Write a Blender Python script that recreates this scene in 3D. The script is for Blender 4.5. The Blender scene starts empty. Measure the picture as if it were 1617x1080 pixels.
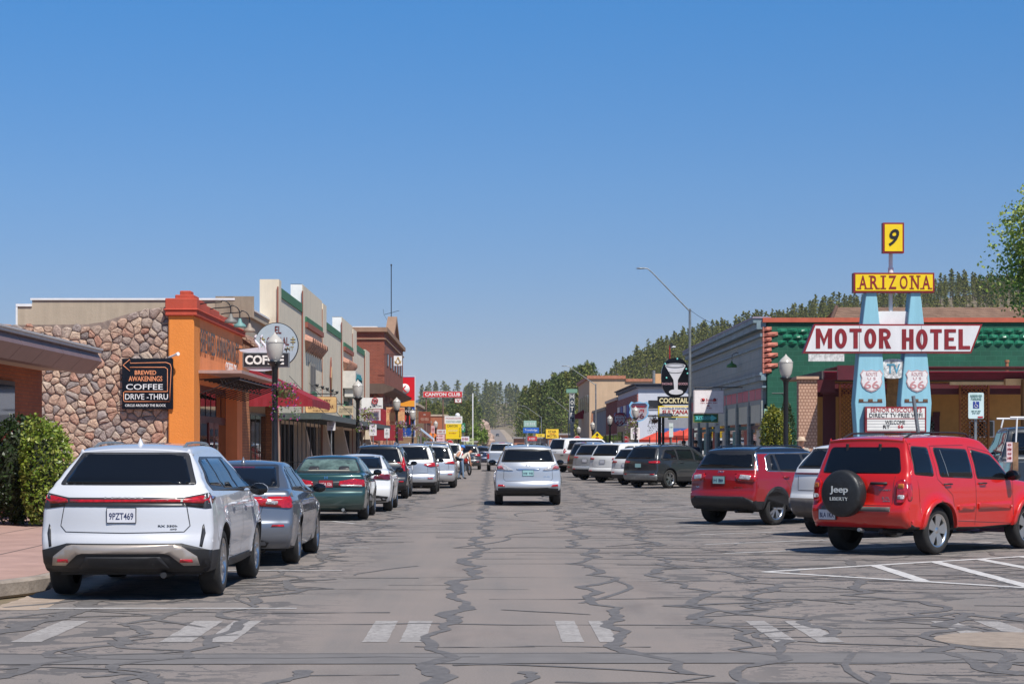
import bpy, bmesh, math, random
from mathutils import Vector, Matrix
from mathutils.bvhtree import BVHTree
from math import radians as R, sin, cos, pi
rnd = random.Random(66)
SC = bpy.context.scene
COL = SC.collection
# ---------------------------------------------------------------- camera, sky, sun, exposure
F = 3144.0            # focal length in photograph pixels (photo is 1617 wide)
CH = 1.68             # eye height
VX, VY = 775.0, 703.0 # where the street runs to in the photograph
cam_d = bpy.data.cameras.new('camera'); cam = bpy.data.objects.new('camera', cam_d); COL.objects.link(cam)
cam.location = (0, 0, CH); cam.rotation_euler = (R(90), 0, 0)
cam_d.sensor_width = 36; cam_d.lens = F/1617*36
cam_d.shift_x = (808.5-VX)/1617; cam_d.shift_y = (VY-540)/1617
cam_d.clip_start = 0.5; cam_d.clip_end = 30000
SC.camera = cam
SUN = Vector((0.27, -0.50, 0.83)).normalized()     # towards the sun
elev = math.asin(SUN.z); azim = math.atan2(SUN.x, SUN.y)
w = bpy.data.worlds.new('World'); SC.world = w; w.use_nodes = True
nt = w.node_tree; nt.nodes.clear()
sky = nt.nodes.new('ShaderNodeTexSky'); sky.sky_type = 'NISHITA'; sky.sun_disc = False
sky.sun_elevation = elev; sky.sun_rotation = azim
sky.altitude = 2000; sky.air_density = 0.7; sky.dust_density = 0.1; sky.ozone_density = 1.0
bg = nt.nodes.new('ShaderNodeBackground'); bg.inputs['Strength'].default_value = 0.10
wo = nt.nodes.new('ShaderNodeOutputWorld')
# the clear high-desert air: bluer overhead, greyer low down
tcw = nt.nodes.new('ShaderNodeTexCoord'); spw = nt.nodes.new('ShaderNodeSeparateXYZ'); nt.links.new(tcw.outputs['Generated'], spw.inputs[0])
rw = nt.nodes.new('ShaderNodeValToRGB'); e = rw.color_ramp.elements
e[0].position = 0.0; e[0].color = (.53, .46, .49, 1); e[1].position = .047; e[1].color = (.565, .530, .565, 1)
for q, c in ((.127, (.53, .725, .86, 1)), (.218, (.41, .885, 1.17, 1)), (.6, (.55, .92, 1.15, 1))):
    n_ = e.new(q); n_.color = c
nt.links.new(spw.outputs[2], rw.inputs[0])
mw = nt.nodes.new('ShaderNodeMix'); mw.data_type = 'RGBA'; mw.blend_type = 'MULTIPLY'; mw.inputs[0].default_value = 1
nt.links.new(sky.outputs[0], mw.inputs[6]); nt.links.new(rw.outputs[0], mw.inputs[7])
nt.links.new(mw.outputs[2], bg.inputs[0]); nt.links.new(bg.outputs[0], wo.inputs[0])
sl = bpy.data.lights.new('sun', 'SUN'); sl.energy = 4.2; sl.angle = R(0.5); sl.color = (1.0, 0.955, 0.89)
so = bpy.data.objects.new('sun', sl); COL.objects.link(so)
so.rotation_euler = SUN.to_track_quat('Z', 'Y').to_euler()
SC.view_settings.view_transform = 'Standard'; SC.view_settings.look = 'None'
SC.view_settings.gamma = 1; SC.view_settings.exposure = 0.35
try: SC.cycles.max_bounces = 6; SC.cycles.transparent_max_bounces = 6
except Exception: pass
# ---------------------------------------------------------------- bookkeeping helpers
def WX(px, d): return (px-VX)*d/F
def WZ(py, d): return CH+(VY-py)*d/F
def PW(px, py, d): return Vector((WX(px, d), d, WZ(py, d)))
OFF = {}
def tag(o, label=None, cat=None, group=None, kind=None):
    if label: o['label'] = label
    if cat: o['category'] = cat
    if group: o['group'] = group
    if kind: o['kind'] = kind
    return o
def thing(name, label, cat, loc=(0, 0, 0), group=None):
    o = bpy.data.objects.new(name, None); COL.objects.link(o); o.location = loc
    o.empty_display_size = .2; OFF[o.name] = Vector(loc)
    return tag(o, label, cat, group)
class MB:
    def __init__(s): s.v = []; s.f = []; s.m = []; s.sm = []
    def add(s, vs, fs, mi=0, smooth=False):
        n = len(s.v); s.v += [tuple(v) for v in vs]
        for f in fs: s.f.append(tuple(i+n for i in f)); s.m.append(mi); s.sm.append(smooth)
        return s
    def box(s, x0, x1, y0, y1, z0, z1, mi=0, M=None):
        if x0 > x1: x0, x1 = x1, x0
        if y0 > y1: y0, y1 = y1, y0
        if z0 > z1: z0, z1 = z1, z0
        vs = [Vector(p) for p in ((x0,y0,z0),(x1,y0,z0),(x1,y1,z0),(x0,y1,z0),(x0,y0,z1),(x1,y0,z1),(x1,y1,z1),(x0,y1,z1))]
        if M: vs = [M @ v for v in vs]
        return s.add(vs, [(0,3,2,1),(4,5,6,7),(0,1,5,4),(1,2,6,5),(2,3,7,6),(3,0,4,7)], mi)
    def quad(s, a, b, c, d, mi=0): return s.add([a, b, c, d], [(0,1,2,3)], mi)
    def tube(s, pts, r, n=8, mi=0, caps=True):
        pts = [Vector(p) for p in pts]; rs = r if isinstance(r, (list, tuple)) else [r]*len(pts)
        vs = []; up = Vector((0.0123, 0.0371, 1))
        for i, p in enumerate(pts):
            a = pts[max(0, i-1)]; b = pts[min(len(pts)-1, i+1)]; t = (b-a).normalized()
            q = t.cross(up if abs(t.z) < .95 else Vector((1, 0.01, 0))).normalized(); w_ = q.cross(t)
            for k in range(n):
                an = 2*pi*k/n; vs.append(p+(q*cos(an)+w_*sin(an))*rs[i])
        fs = []
        for i in range(len(pts)-1):
            for k in range(n):
                a = i*n+k; b = i*n+(k+1) % n; fs.append((a, b, b+n, a+n))
        s.add(vs, fs, mi, True)
        if caps:
            m = len(pts)
            s.add(vs[:n], [tuple(range(n))], mi); s.add(vs[(m-1)*n:], [tuple(reversed(range(n)))], mi)
        return s
    def lathe(s, prof, c=(0, 0, 0), n=16, mi=0, axis='z', smooth=True):
        # prof: (radius, height) pairs
        c = Vector(c); vs = []
        for (r, h) in prof:
            for k in range(n):
                a = 2*pi*k/n
                if axis == 'z': vs.append(c+Vector((r*cos(a), r*sin(a), h)))
                elif axis == 'x': vs.append(c+Vector((h, r*cos(a), r*sin(a))))
                else: vs.append(c+Vector((r*sin(a), h, r*cos(a))))
        fs = []
        for i in range(len(prof)-1):
            for k in range(n):
                a = i*n+k; b = i*n+(k+1) % n; fs.append((a, b, b+n, a+n))
        return s.add(vs, fs, mi, smooth)
    def prism(s, poly, fn, d0, d1, mi=0):
        # poly: 2-D outline; fn(a, b, d) -> point; extruded between depths d0 and d1
        n = len(poly)
        vs = [fn(a, b, d0) for a, b in poly]+[fn(a, b, d1) for a, b in poly]
        fs = [tuple(range(n)), tuple(reversed(range(n, 2*n)))]
        for i in range(n): j = (i+1) % n; fs.append((i, i+n, j+n, j))
        return s.add(vs, fs, mi)
    def build(s, name, mats, parent=None, bevel=0, recalc=True, **tg):
        return link_mesh(name, s.v, s.f, mats, parent, s.m, s.sm, bevel, recalc, **tg)
def link_mesh(name, vs, fs, mats, parent=None, mi=None, sm=None, bevel=0, recalc=True, origin=None, **tg):
    off = OFF[parent.name] if parent else (Vector(origin) if origin else Vector((0, 0, 0)))
    me = bpy.data.meshes.new(name)
    me.from_pydata([tuple(Vector(v)-off) for v in vs], [], fs)
    if not isinstance(mats, (list, tuple)): mats = [mats]
    for m in mats: me.materials.append(m)
    if mi: me.polygons.foreach_set('material_index', mi)
    if sm: me.polygons.foreach_set('use_smooth', sm)
    if recalc or bevel:
        bm = bmesh.new(); bm.from_mesh(me)
        if recalc: bmesh.ops.recalc_face_normals(bm, faces=bm.faces)
        if bevel:
            bmesh.ops.bevel(bm, geom=[e for e in bm.edges if len(e.link_faces) == 2 and e.calc_face_angle(0) > .5],
                            offset=bevel, segments=1, affect='EDGES')
        bm.to_mesh(me); bm.free()
    o = bpy.data.objects.new(name, me); COL.objects.link(o)
    if parent: o.parent = parent
    elif origin: o.location = origin
    OFF[o.name] = Vector(off)
    tag(o, **tg)
    return o
def fxz(a, b, d): return Vector((a, d, b))
# ---------------------------------------------------------------- materials
MATS = {}
def lin(c):
    return tuple(((v/255)/12.92 if v/255 <= .04045 else ((v/255+.055)/1.055)**2.4) for v in c)
def newmat(name):
    m = bpy.data.materials.new(name); m.use_nodes = True; nt = m.node_tree
    return m, nt, nt.nodes['Principled BSDF']
def mixc(nt, fac, a, b, bt='MIX'):
    n = nt.nodes.new('ShaderNodeMix'); n.data_type = 'RGBA'; n.blend_type = bt
    for i, v in ((0, fac), (6, a), (7, b)):
        if hasattr(v, 'is_output'): nt.links.new(v, n.inputs[i])
        elif i == 0: n.inputs[0].default_value = v
        else: n.inputs[i].default_value = (*v[:3], 1)
    return n.outputs[2]
def noise(nt, vec, scale, det=4, rough=.6, dist=0):
    n = nt.nodes.new('ShaderNodeTexNoise'); n.inputs['Scale'].default_value = scale
    n.inputs['Detail'].default_value = det; n.inputs['Roughness'].default_value = rough; n.inputs['Distortion'].default_value = dist
    if vec: nt.links.new(vec, n.inputs['Vector'])
    return n
def ramp(nt, src, p0, p1, c0=(0, 0, 0), c1=(1, 1, 1)):
    n = nt.nodes.new('ShaderNodeValToRGB'); e = n.color_ramp.elements
    e[0].position = p0; e[0].color = (*c0, 1); e[1].position = p1; e[1].color = (*c1, 1)
    nt.links.new(src, n.inputs[0]); return n.outputs[0]
def wcoord(nt, scl=(1, 1, 1)):
    # stays fixed to the object (object space)
    tc = nt.nodes.new('ShaderNodeTexCoord'); mp = nt.nodes.new('ShaderNodeMapping')
    mp.inputs['Scale'].default_value = scl; nt.links.new(tc.outputs['Object'], mp.inputs[0]); return mp.outputs[0]
def wallcoord(nt):
    # (x+y, z) for walls that face along x or along y
    tc = nt.nodes.new('ShaderNodeTexCoord'); sp = nt.nodes.new('ShaderNodeSeparateXYZ'); nt.links.new(tc.outputs['Object'], sp.inputs[0])
    ad = nt.nodes.new('ShaderNodeMath'); nt.links.new(sp.outputs[0], ad.inputs[0]); nt.links.new(sp.outputs[1], ad.inputs[1])
    cb = nt.nodes.new('ShaderNodeCombineXYZ'); nt.links.new(ad.outputs[0], cb.inputs[0]); nt.links.new(sp.outputs[2], cb.inputs[1])
    return cb.outputs[0]
def bumpn(nt, p, src, strength=.3, dist=.02):
    b = nt.nodes.new('ShaderNodeBump'); b.inputs['Strength'].default_value = strength; b.inputs['Distance'].default_value = dist
    nt.links.new(src, b.inputs['Height']); nt.links.new(b.outputs[0], p.inputs['Normal'])
def pm(name, rgb, rough=.6, metal=0, var=.12, scale=3, bump=0, bscale=30, coat=0, spec=.5, emit=None, trans=0, alpha=1):
    if name in MATS: return MATS[name]
    m, nt, p = newmat(name); c = rgb if max(rgb) <= 1 else lin(rgb)
    if var:
        v = wcoord(nt); n = noise(nt, v, scale, 6, .65)
        lo = tuple(x*(1-var*1.3) for x in c); hi = tuple(min(1, x*(1+var)) for x in c)
        nt.links.new(ramp(nt, n.outputs[0], .32, .68, lo, hi), p.inputs['Base Color'])
    else: p.inputs['Base Color'].default_value = (*c, 1)
    p.inputs['Roughness'].default_value = rough; p.inputs['Metallic'].default_value = metal
    p.inputs['Specular IOR Level'].default_value = spec
    if coat: p.inputs['Coat Weight'].default_value = coat; p.inputs['Coat Roughness'].default_value = .03
    if trans: p.inputs['Transmission Weight'].default_value = trans
    if alpha < 1: p.inputs['Alpha'].default_value = alpha
    if emit: p.inputs['Emission Color'].default_value = (*c, 1); p.inputs['Emission Strength'].default_value = emit
    if bump:
        v = wcoord(nt); n = noise(nt, v, bscale, 5, .6); bumpn(nt, p, n.outputs[0], bump, .03)
    MATS[name] = m; return m
def brickmat(name, c1, c2, mortar, bw=.2, bh=.067, ms=.008, rough=.85, bump=.35, wear=.25):
    if name in MATS: return MATS[name]
    m, nt, p = newmat(name); v = wallcoord(nt)
    b = nt.nodes.new('ShaderNodeTexBrick'); nt.links.new(v, b.inputs['Vector'])
    b.inputs['Color1'].default_value = (*lin(c1), 1); b.inputs['Color2'].default_value = (*lin(c2), 1); b.inputs['Mortar'].default_value = (*lin(mortar), 1)
    b.inputs['Scale'].default_value = 1; b.inputs['Brick Width'].default_value = bw; b.inputs['Row Height'].default_value = bh
    b.inputs['Mortar Size'].default_value = ms; b.inputs['Mortar Smooth'].default_value = .3; b.inputs['Bias'].default_value = 0
    n = noise(nt, wcoord(nt), .8, 6, .7)
    c = mixc(nt, 1.0, b.outputs[0], ramp(nt, n.outputs[0], .3, .7, (1-wear,)*3, (1.0,)*3), 'MULTIPLY')
    nt.links.new(c, p.inputs['Base Color']); p.inputs['Roughness'].default_value = rough
    inv = nt.nodes.new('ShaderNodeMath'); inv.operation = 'SUBTRACT'; inv.inputs[0].default_value = 1; nt.links.new(b.outputs[1], inv.inputs[1])
    n2 = noise(nt, wcoord(nt), 40, 3, .6)
    ad = nt.nodes.new('ShaderNodeMath'); ad.operation = 'MULTIPLY_ADD'; nt.links.new(n2.outputs[0], ad.inputs[0]); ad.inputs[1].default_value = .5; nt.links.new(inv.outputs[0], ad.inputs[2])
    bumpn(nt, p, ad.outputs[0], bump, .02)
    MATS[name] = m; return m
def stucco(name, c, bump=.4, wear=.15, streak=.15):
    if name in MATS: return MATS[name]
    m, nt, p = newmat(name); c = lin(c)
    n = noise(nt, wcoord(nt), .7, 8, .7); n2 = noise(nt, wcoord(nt, (3, 3, .25)), 1.2, 5, .7); n3 = noise(nt, wcoord(nt), 22, 5, .7)
    c1 = ramp(nt, n.outputs[0], .3, .7, tuple(x*(1-wear) for x in c), c)
    c2 = mixc(nt, 1.0, c1, ramp(nt, n2.outputs[0], .35, .65, (1-streak,)*3, (1,)*3), 'MULTIPLY')
    nt.links.new(c2, p.inputs['Base Color']); p.inputs['Roughness'].default_value = .9
    bumpn(nt, p, n3.outputs[0], bump, .03)
    MATS[name] = m; return m
def paint(name, c, metal=0.0, rough=.32):
    key = 'paint_'+name
    if key in MATS: return MATS[key]
    m, nt, p = newmat(key); c = c if max(c) <= 1 else lin(c)
    n = noise(nt, wcoord(nt), 1.3, 5, .7)
    # a thin film of road dust, thicker low on the body
    tc = nt.nodes.new('ShaderNodeTexCoord'); sp = nt.nodes.new('ShaderNodeSeparateXYZ'); nt.links.new(tc.outputs['Object'], sp.inputs[0])
    mr = nt.nodes.new('ShaderNodeMapRange'); nt.links.new(sp.outputs[2], mr.inputs[0])
    mr.inputs[1].default_value = .2; mr.inputs[2].default_value = .9; mr.inputs[3].default_value = .16; mr.inputs[4].default_value = .0
    ml = nt.nodes.new('ShaderNodeMath'); ml.operation = 'MULTIPLY'; nt.links.new(mr.outputs[0], ml.inputs[0]); nt.links.new(n.outputs[0], ml.inputs[1])
    nt.links.new(mixc(nt, ml.outputs[0], c, (.24, .20, .17)), p.inputs['Base Color'])
    p.inputs['Metallic'].default_value = metal; p.inputs['Roughness'].default_value = rough
    p.inputs['Coat Weight'].default_value = 1; p.inputs['Coat Roughness'].default_value = .04
    MATS[key] = m; return m
M_black = pm('black_plastic', (.018, .018, .02), .55, var=.2, scale=8)
M_trim = pm('dark_trim', (.03, .03, .032), .35, var=0)
M_glass = pm('tinted_glass', (.006, .007, .009), .03, var=0, spec=.55)
M_rub = pm('tyre_rubber', (.022, .021, .02), .8, var=.3, scale=6, bump=.3, bscale=60)
M_rim = pm('alloy_rim', (.55, .55, .56), .28, 1.0, var=.1, scale=9)
M_rimd = pm('rim_shadowed_well', (.02, .02, .022), .6, var=0)
M_chrome = pm('chrome_trim', (.8, .8, .82), .12, 1.0, var=0)
M_red = pm('tail_lamp_red', (.42, .008, .012), .12, var=.35, scale=25, coat=1)
M_redd = pm('tail_lamp_dark_red', (.12, .006, .01), .12, var=.3, scale=25, coat=1)
M_amb = pm('amber_lens', (.6, .16, .02), .15, var=0, coat=1)
M_clr = pm('clear_lens', (.55, .53, .52), .1, var=.4, scale=30, coat=1, metal=.3)
M_white = pm('white_paint', (.78, .78, .77), .5, var=.06)
M_poleb = pm('black_painted_metal', (.012, .012, .014), .35, var=.2, scale=4)
M_galv = pm('galvanised_steel', (.27, .285, .29), .45, .5, var=.2, scale=5)
M_wood = pm('weathered_wood', (.26, .15, .08), .8, var=.35, scale=6)
def flat(name, c, rough=.55, var=.08): return pm(name, lin(c), rough, var=var, scale=4)
# ---------------------------------------------------------------- lettering
def text(s, parent, mat, c, w_=None, h=None, d='-y', bold=0.0, ext=.004, shear=0, space=1.0, name='lettering', stretch=True):
    """flat letters centred on c, fitted to w_ x h; d is the way they face"""
    if s[0] == '#':   # writing too small to read in the photograph: rows of letter-like marks
        W0 = w_ or .3; H0 = h or .05; words = [int(q) for q in s[1:]]; n = sum(words)+len(words)-1; u = W0/n; mb = MB(); k = 0; r = random.Random(len(s)+n)
        ax_ = {'-y': lambda a, b, e: Vector(c)+Vector((a, -e, b)), '+x': lambda a, b, e: Vector(c)+Vector((e, a, b))}[d]
        for wd in words:
            for _ in range(wd):
                a = -W0/2+k*u; t_ = r.choice((0, .15, .3)); kk = r.randrange(3)
                if kk != 1: mb.prism([(a+u*.1, -H0/2), (a+u*.35, -H0/2), (a+u*.35, H0/2*(1-t_)), (a+u*.1, H0/2*(1-t_))], ax_, 0, ext)
                if kk != 2: mb.prism([(a+u*.55, -H0/2), (a+u*.8, -H0/2), (a+u*.8, H0/2*(1-t_)), (a+u*.55, H0/2*(1-t_))], ax_, 0, ext)
                mb.prism([(a+u*.1, -.08*H0), (a+u*.8, -.08*H0), (a+u*.8, .12*H0), (a+u*.1, .12*H0)], ax_, 0, ext); k += 1
            k += 1
        return mb.build(name, mat, parent)
    cu = bpy.data.curves.new(name, 'FONT'); cu.body = s; cu.align_x = 'CENTER'; cu.align_y = 'CENTER'
    cu.size = 1; cu.offset = bold*.55; cu.extrude = 0; cu.shear = shear; cu.space_character = space; cu.resolution_u = 3
    o = bpy.data.objects.new(name+'_tmp', cu); COL.objects.link(o)
    dg = bpy.context.evaluated_depsgraph_get(); me = bpy.data.meshes.new_from_object(o.evaluated_get(dg))
    bpy.data.objects.remove(o); bpy.data.curves.remove(cu)
    xs = [v.co.x for v in me.vertices]; ys = [v.co.y for v in me.vertices]
    if not xs: return None
    W0, H0 = max(xs)-min(xs), max(ys)-min(ys); cx, cy = (max(xs)+min(xs))/2, (max(ys)+min(ys))/2
    sx = w_/W0 if w_ else None; sy = h/H0 if h else None
    if sx is None: sx = sy
    if sy is None: sy = sx
    ax = {'-y': (Vector((1, 0, 0)), Vector((0, 0, 1)), Vector((0, -1, 0))), '+x': (Vector((0, 1, 0)), Vector((0, 0, 1)), Vector((1, 0, 0))),
          '-x': (Vector((0, -1, 0)), Vector((0, 0, 1)), Vector((-1, 0, 0)))}[d]
    c = Vector(c)
    vs = [c+ax[0]*((v.co.x-cx)*sx)+ax[1]*((v.co.y-cy)*sy)+ax[2]*ext for v in me.vertices]
    fs = [tuple(p.vertices) for p in me.polygons]
    # give the letters a little thickness
    n = len(vs); back = [v-ax[2]*(ext*.9) for v in vs]
    from collections import Counter
    ec = Counter()
    for f in fs:
        for i in range(len(f)): ec[tuple(sorted((f[i], f[(i+1) % len(f)])))] += 1
    sides = []
    for f in fs:
        for i in range(len(f)):
            a, b = f[i], f[(i+1) % len(f)]
            if ec[tuple(sorted((a, b)))] == 1: sides.append((b, a, a+n, b+n))
    bpy.data.meshes.remove(me)
    return link_mesh(name, vs+back, fs+sides, mat, parent, recalc=False)
# ---------------------------------------------------------------- vehicles
def chaikin(pts, it=2):
    for _ in range(it):
        out = [pts[0]]
        for a, b in zip(pts, pts[1:]):
            out += [(a[0]*.75+b[0]*.25, a[1]*.75+b[1]*.25), (a[0]*.25+b[0]*.75, a[1]*.25+b[1]*.75)]
        out.append(pts[-1]); pts = out
    return pts
def interp(tab, x):
    if x <= tab[0][0]: return tab[0][1]
    for (a, va), (b, vb) in zip(tab, tab[1:]):
        if x <= b:
            t = (x-a)/(b-a); t = t*t*(3-2*t)*.5+t*.5; return va+(vb-va)*t
    return tab[-1][1]
def suv(L, H, rb=.30, bz=.62, gz=1.15, gy=.12, ty=.45, tz=.10, hood=1.02, ws=None, wt=None, low=.16, tuck=.0):
    ws = ws or L-1.25; wt = wt or L-2.05
    rear = [(.16, rb-.03), (.05, rb+.03), (0, rb+.16), (0, bz-.05), (.03, bz+.02), (.06+tuck, bz+.06), (.07+tuck, gz-.16), (gy-.02, gz-.02), (gy+.02, gz+.04), (ty-.04, H-tz-.03), (ty-.06, H-tz+.01), (ty, H-.06), (ty+.25, H-.02)]
    top = [(L*.36, H), (L*.47, H-.005), (wt-.15, H-.03), (wt+.1, H-.09), (ws-.1, hood+.09), (ws+.1, hood), (ws+.5, hood-.03), (L-.35, hood-.11), (L-.12, hood-.2), (L-.02, .68), (L, .5), (L-.06, .3), (L-.2, low+.05)]
    return rear, top
def sedan(L, H, rb=.28, bz=.6, dz=1.02, gy=.75, ty=1.5, hood=.88, ws=None, wt=None):
    ws = ws or L-1.35; wt = wt or L-2.1
    rear = [(.18, rb-.04), (.05, rb+.04), (0, rb+.15), (0, bz-.02), (.04, bz+.04), (.07, dz-.12), (.09, dz-.01), (.2, dz+.025), (gy-.08, dz+.02), (gy+.05, dz+.05), (ty-.1, H-.07), (ty+.15, H-.02)]
    top = [(ty+.55, H), (wt-.1, H-.025), (wt+.08, H-.08), (ws-.08, hood+.07), (ws+.15, hood+.0), (L-.6, hood-.08), (L-.15, hood-.2), (L-.02, .6), (L, .45), (L-.08, .26), (L-.2, .19)]
    return rear, top
def truck(L, H, bed=1.9, rail=1.18, rb=.5, hood=1.2):
    rear = [(.1, rb-.1), (.0, rb-.02), (-.02, rb+.12), (.10, rb+.16), (.12, rail-.06), (.14, rail), (.3, rail), (bed-.2, rail), (bed-.03, rail), (bed+.03, rail+.06), (bed+.14, H-.1), (bed+.3, H-.02)]
    top = [(bed+.8, H), (bed+1.5, H-.01), (bed+1.95, H-.08), (bed+2.6, hood+.08), (bed+2.8, hood), (L-.4, hood-.04), (L-.1, hood-.12), (L-.02, .85), (L, .6), (L-.05, .42), (L-.2, .32)]
    return rear, top
class Car:
    def __init__(s, name, label, cat, prof, L, W, H, pm_, ya=.95, yb=None, Rw=.36, zs=.28, wf=None, plan=(.045, .12), bow=.13, rc=.085, clad=None, clmat=None, roof=None, group=None, lowmat=None, fine=False, clad2=None, rimr=.7, tw=.235, flare=.018):
        s.root = thing(name, label, cat, (0, 0, 0), group); s.L, s.W, s.H = L, W, H; s.paint = pm_
        s.ya, s.yb, s.Rw = ya, yb or L-.95, Rw; s.plan = plan; s.rc = rc; s.flare = flare
        s.wf = wf or [(.25, .93), (.5, .985), (.72, 1.0), (.9, .985), (1.05, .94), (H-.4, .86), (H-.1, .70), (H, .62)]
        rear, top = prof
        up = chaikin(rear+top, 2); Ra = Rw+.055
        bot = []
        def arch(cy):
            a0 = math.asin(max(-1, (zs-Rw)/Ra)); n = 14
            return [(cy+Ra*cos(a0+(pi-2*a0)*k/n), Rw+Ra*sin(a0+(pi-2*a0)*k/n)) for k in range(n+1)]
        bot += arch(s.yb)+[(s.yb-Ra-.15, zs-.015), (s.L*.5, zs-.03), (s.ya+Ra+.15, zs-.015)]+arch(s.ya)
        if up[0][0] < s.ya-Ra-.1: bot.append(((up[0][0]+s.ya-Ra)/2, zs-.01))
        P = [Vector((y, z)) for y, z in up+bot]; n = len(P); nu = len(up)
        N = []
        for i in range(n):
            t = (P[(i+1) % n]-P[i-1]).normalized(); N.append(Vector((-t.y, t.x)))
        r = []
        for i in range(n):
            if i >= nu: r.append(.018)
            else:
                z = P[i].y; y = P[i].x
                r.append(rc if (z < H*.72 and .1 < z) else rc*.75)
        for i in range(nu):
            t0 = (P[i]-P[i-1]); t1 = (P[(i+1) % n]-P[i]); ang = abs(t0.angle(t1)) if t0.length > 1e-6 and t1.length > 1e-6 else 0
            if ang > .05: r[i] = max(.02, min(r[i], .9*(t0.length+t1.length)/2/ang))
        for _ in range(3): r = [(r[i-1]+2*r[i]+r[(i+1) % n])/4 for i in range(n)]
        NA = 8; rows = []
        O = []
        for i in range(n):
            by = bow*max(0, 1-P[i].x/.95)-bow*1.4*max(0, 1-(L-P[i].x)/1.1) if i < nu else 0
            bz_ = -.035*max(0, (P[i].y-.8*H)/(.2*H)) if i < nu else 0
            O.append((by, bz_))
        I = []
        for i in range(n): I.append(P[i]+Vector(O[i])-N[i]*r[i])
        for i in range(n-1):
            if (I[i+1]-I[i]).dot(P[i+1]-P[i]) < 0: I[i+1] = I[i].copy()
        vs = []; fs = []; ms = []
        for i in range(n):
            wi = s.half(I[i].x, I[i].y); row = []
            xe = max(.05, wi-r[i])
            for k in range(-NA, NA+1):
                t = k/NA; g = abs(t)**2.3
                row.append(Vector((t*xe, P[i].x+O[i][0]*g, P[i].y+O[i][1]*g)))
            rt = []
            for q in (1, 2, 3, 4):
                a = q/4*pi/2; p = I[i]+N[i]*r[i]*cos(a); rt.append(Vector((xe+r[i]*sin(a)+(wi-xe-r[i])*(q/4), p.x, p.y)))
            row = [Vector((-v.x, v.y, v.z)) for v in reversed(rt)]+row+rt
            rows.append(row)
        K = len(rows[0])
        for row in rows: vs += row
        def low_(y, z): return (clad and z < clad) or (clad2 and y < clad2[0] and z < clad2[1])
        def mi_of(z, i):
            if i >= nu: return 1
            if low_(P[i].x, z): return 1
            if roof and z > roof: return 2
            return 0
        for i in range(n):
            j = (i+1) % n
            for k in range(K-1):
                fs.append((i*K+k, i*K+k+1, j*K+k+1, j*K+k)); ms.append(mi_of((P[i].y+P[j].y)/2, i))
        # flanks: the inset outline, cut in a grid and pushed out to the half-width
        bm = bmesh.new(); poly = []
        for i in range(n):
            if not poly or (I[i]-poly[-1]).length > .004: poly.append(I[i])
        bv = [bm.verts.new((0, p.x, p.y)) for p in poly]; f = bm.faces.new(bv)
        bmesh.ops.triangulate(bm, faces=[f])
        gy_, gz_ = (.06, .045) if fine else (.14, .075)
        cuts = [((0, y, 0), (0, 1, 0)) for y in [k*gy_ for k in range(1, int(L/gy_)+1)]]+[((0, 0, z), (0, 0, 1)) for z in [k*gz_ for k in range(2, int(H/gz_)+1)]]
        if clad2: cuts.append(((0, 0, clad2[1]), (0, 0, 1)))
        if clad: cuts.append(((0, 0, clad), (0, 0, 1)))
        if roof: cuts.append(((0, 0, roof), (0, 0, 1)))
        for co, no in cuts: bmesh.ops.bisect_plane(bm, geom=bm.verts[:]+bm.edges[:]+bm.faces[:], plane_co=co, plane_no=no)
        bm.verts.index_update()
        for sgn in (1, -1):
            b = len(vs)
            for v in bm.verts: vs.append(Vector((sgn*s.half(v.co.y, v.co.z), v.co.y, v.co.z)))
            for f in bm.faces:
                idx = [v.index+b for v in f.verts]; c = f.calc_center_median()
                fs.append(tuple(idx)); ms.append(2 if roof and c.z > roof else (1 if low_(c.y, c.z) else 0))
        bm.free()
        mats = [pm_, clmat or M_black, roof and M_roofblack or pm_]
        s.body = link_mesh('body', vs, fs, mats, s.root, ms, [True]*len(fs), recalc=False)
        bm = bmesh.new(); bm.from_mesh(s.body.data); bmesh.ops.remove_doubles(bm, verts=bm.verts, dist=.0015); bmesh.ops.recalc_face_normals(bm, faces=bm.faces)
        bm.to_mesh(s.body.data); s.bvh = BVHTree.FromBMesh(bm); bm.free()
        # dark floor pan and wheels
        mb = MB(); mb.box(-W*.40, W*.40, .5, L-.5, zs-.05, zs+.25)
        mb.box(-.12, .12, s.ya-.07, s.ya+.07, Rw-.09, Rw+.05); mb.tube([(-W*.38, s.ya, Rw), (W*.38, s.ya, Rw)], .05)
        mb.tube([(W*.22, .12, zs-.03), (W*.22, .7, zs-.05)], .035)
        mb.build('underbody', M_black, s.root)
        s.tw = tw; s.rimr = rimr
    def half(s, y, z):
        w = s.W/2*interp(s.wf, z); L = s.L
        a = max(0, (1.1-y)/1.1); b = max(0, (y-(L-1.2))/1.2)
        w *= 1-s.plan[0]*a*a-s.plan[1]*b*b
        for cy in (s.ya, s.yb):
            d = math.hypot(y-cy, z-s.Rw)-s.Rw-.07
            w += s.flare*math.exp(-(d/.09)**2)
        if z < .85: w -= .022*math.exp(-((z-.48)/.13)**2)*max(0, 1-abs((y-(s.ya+s.yb)/2)/(s.yb-s.ya)*2)**4)
        return w
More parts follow.
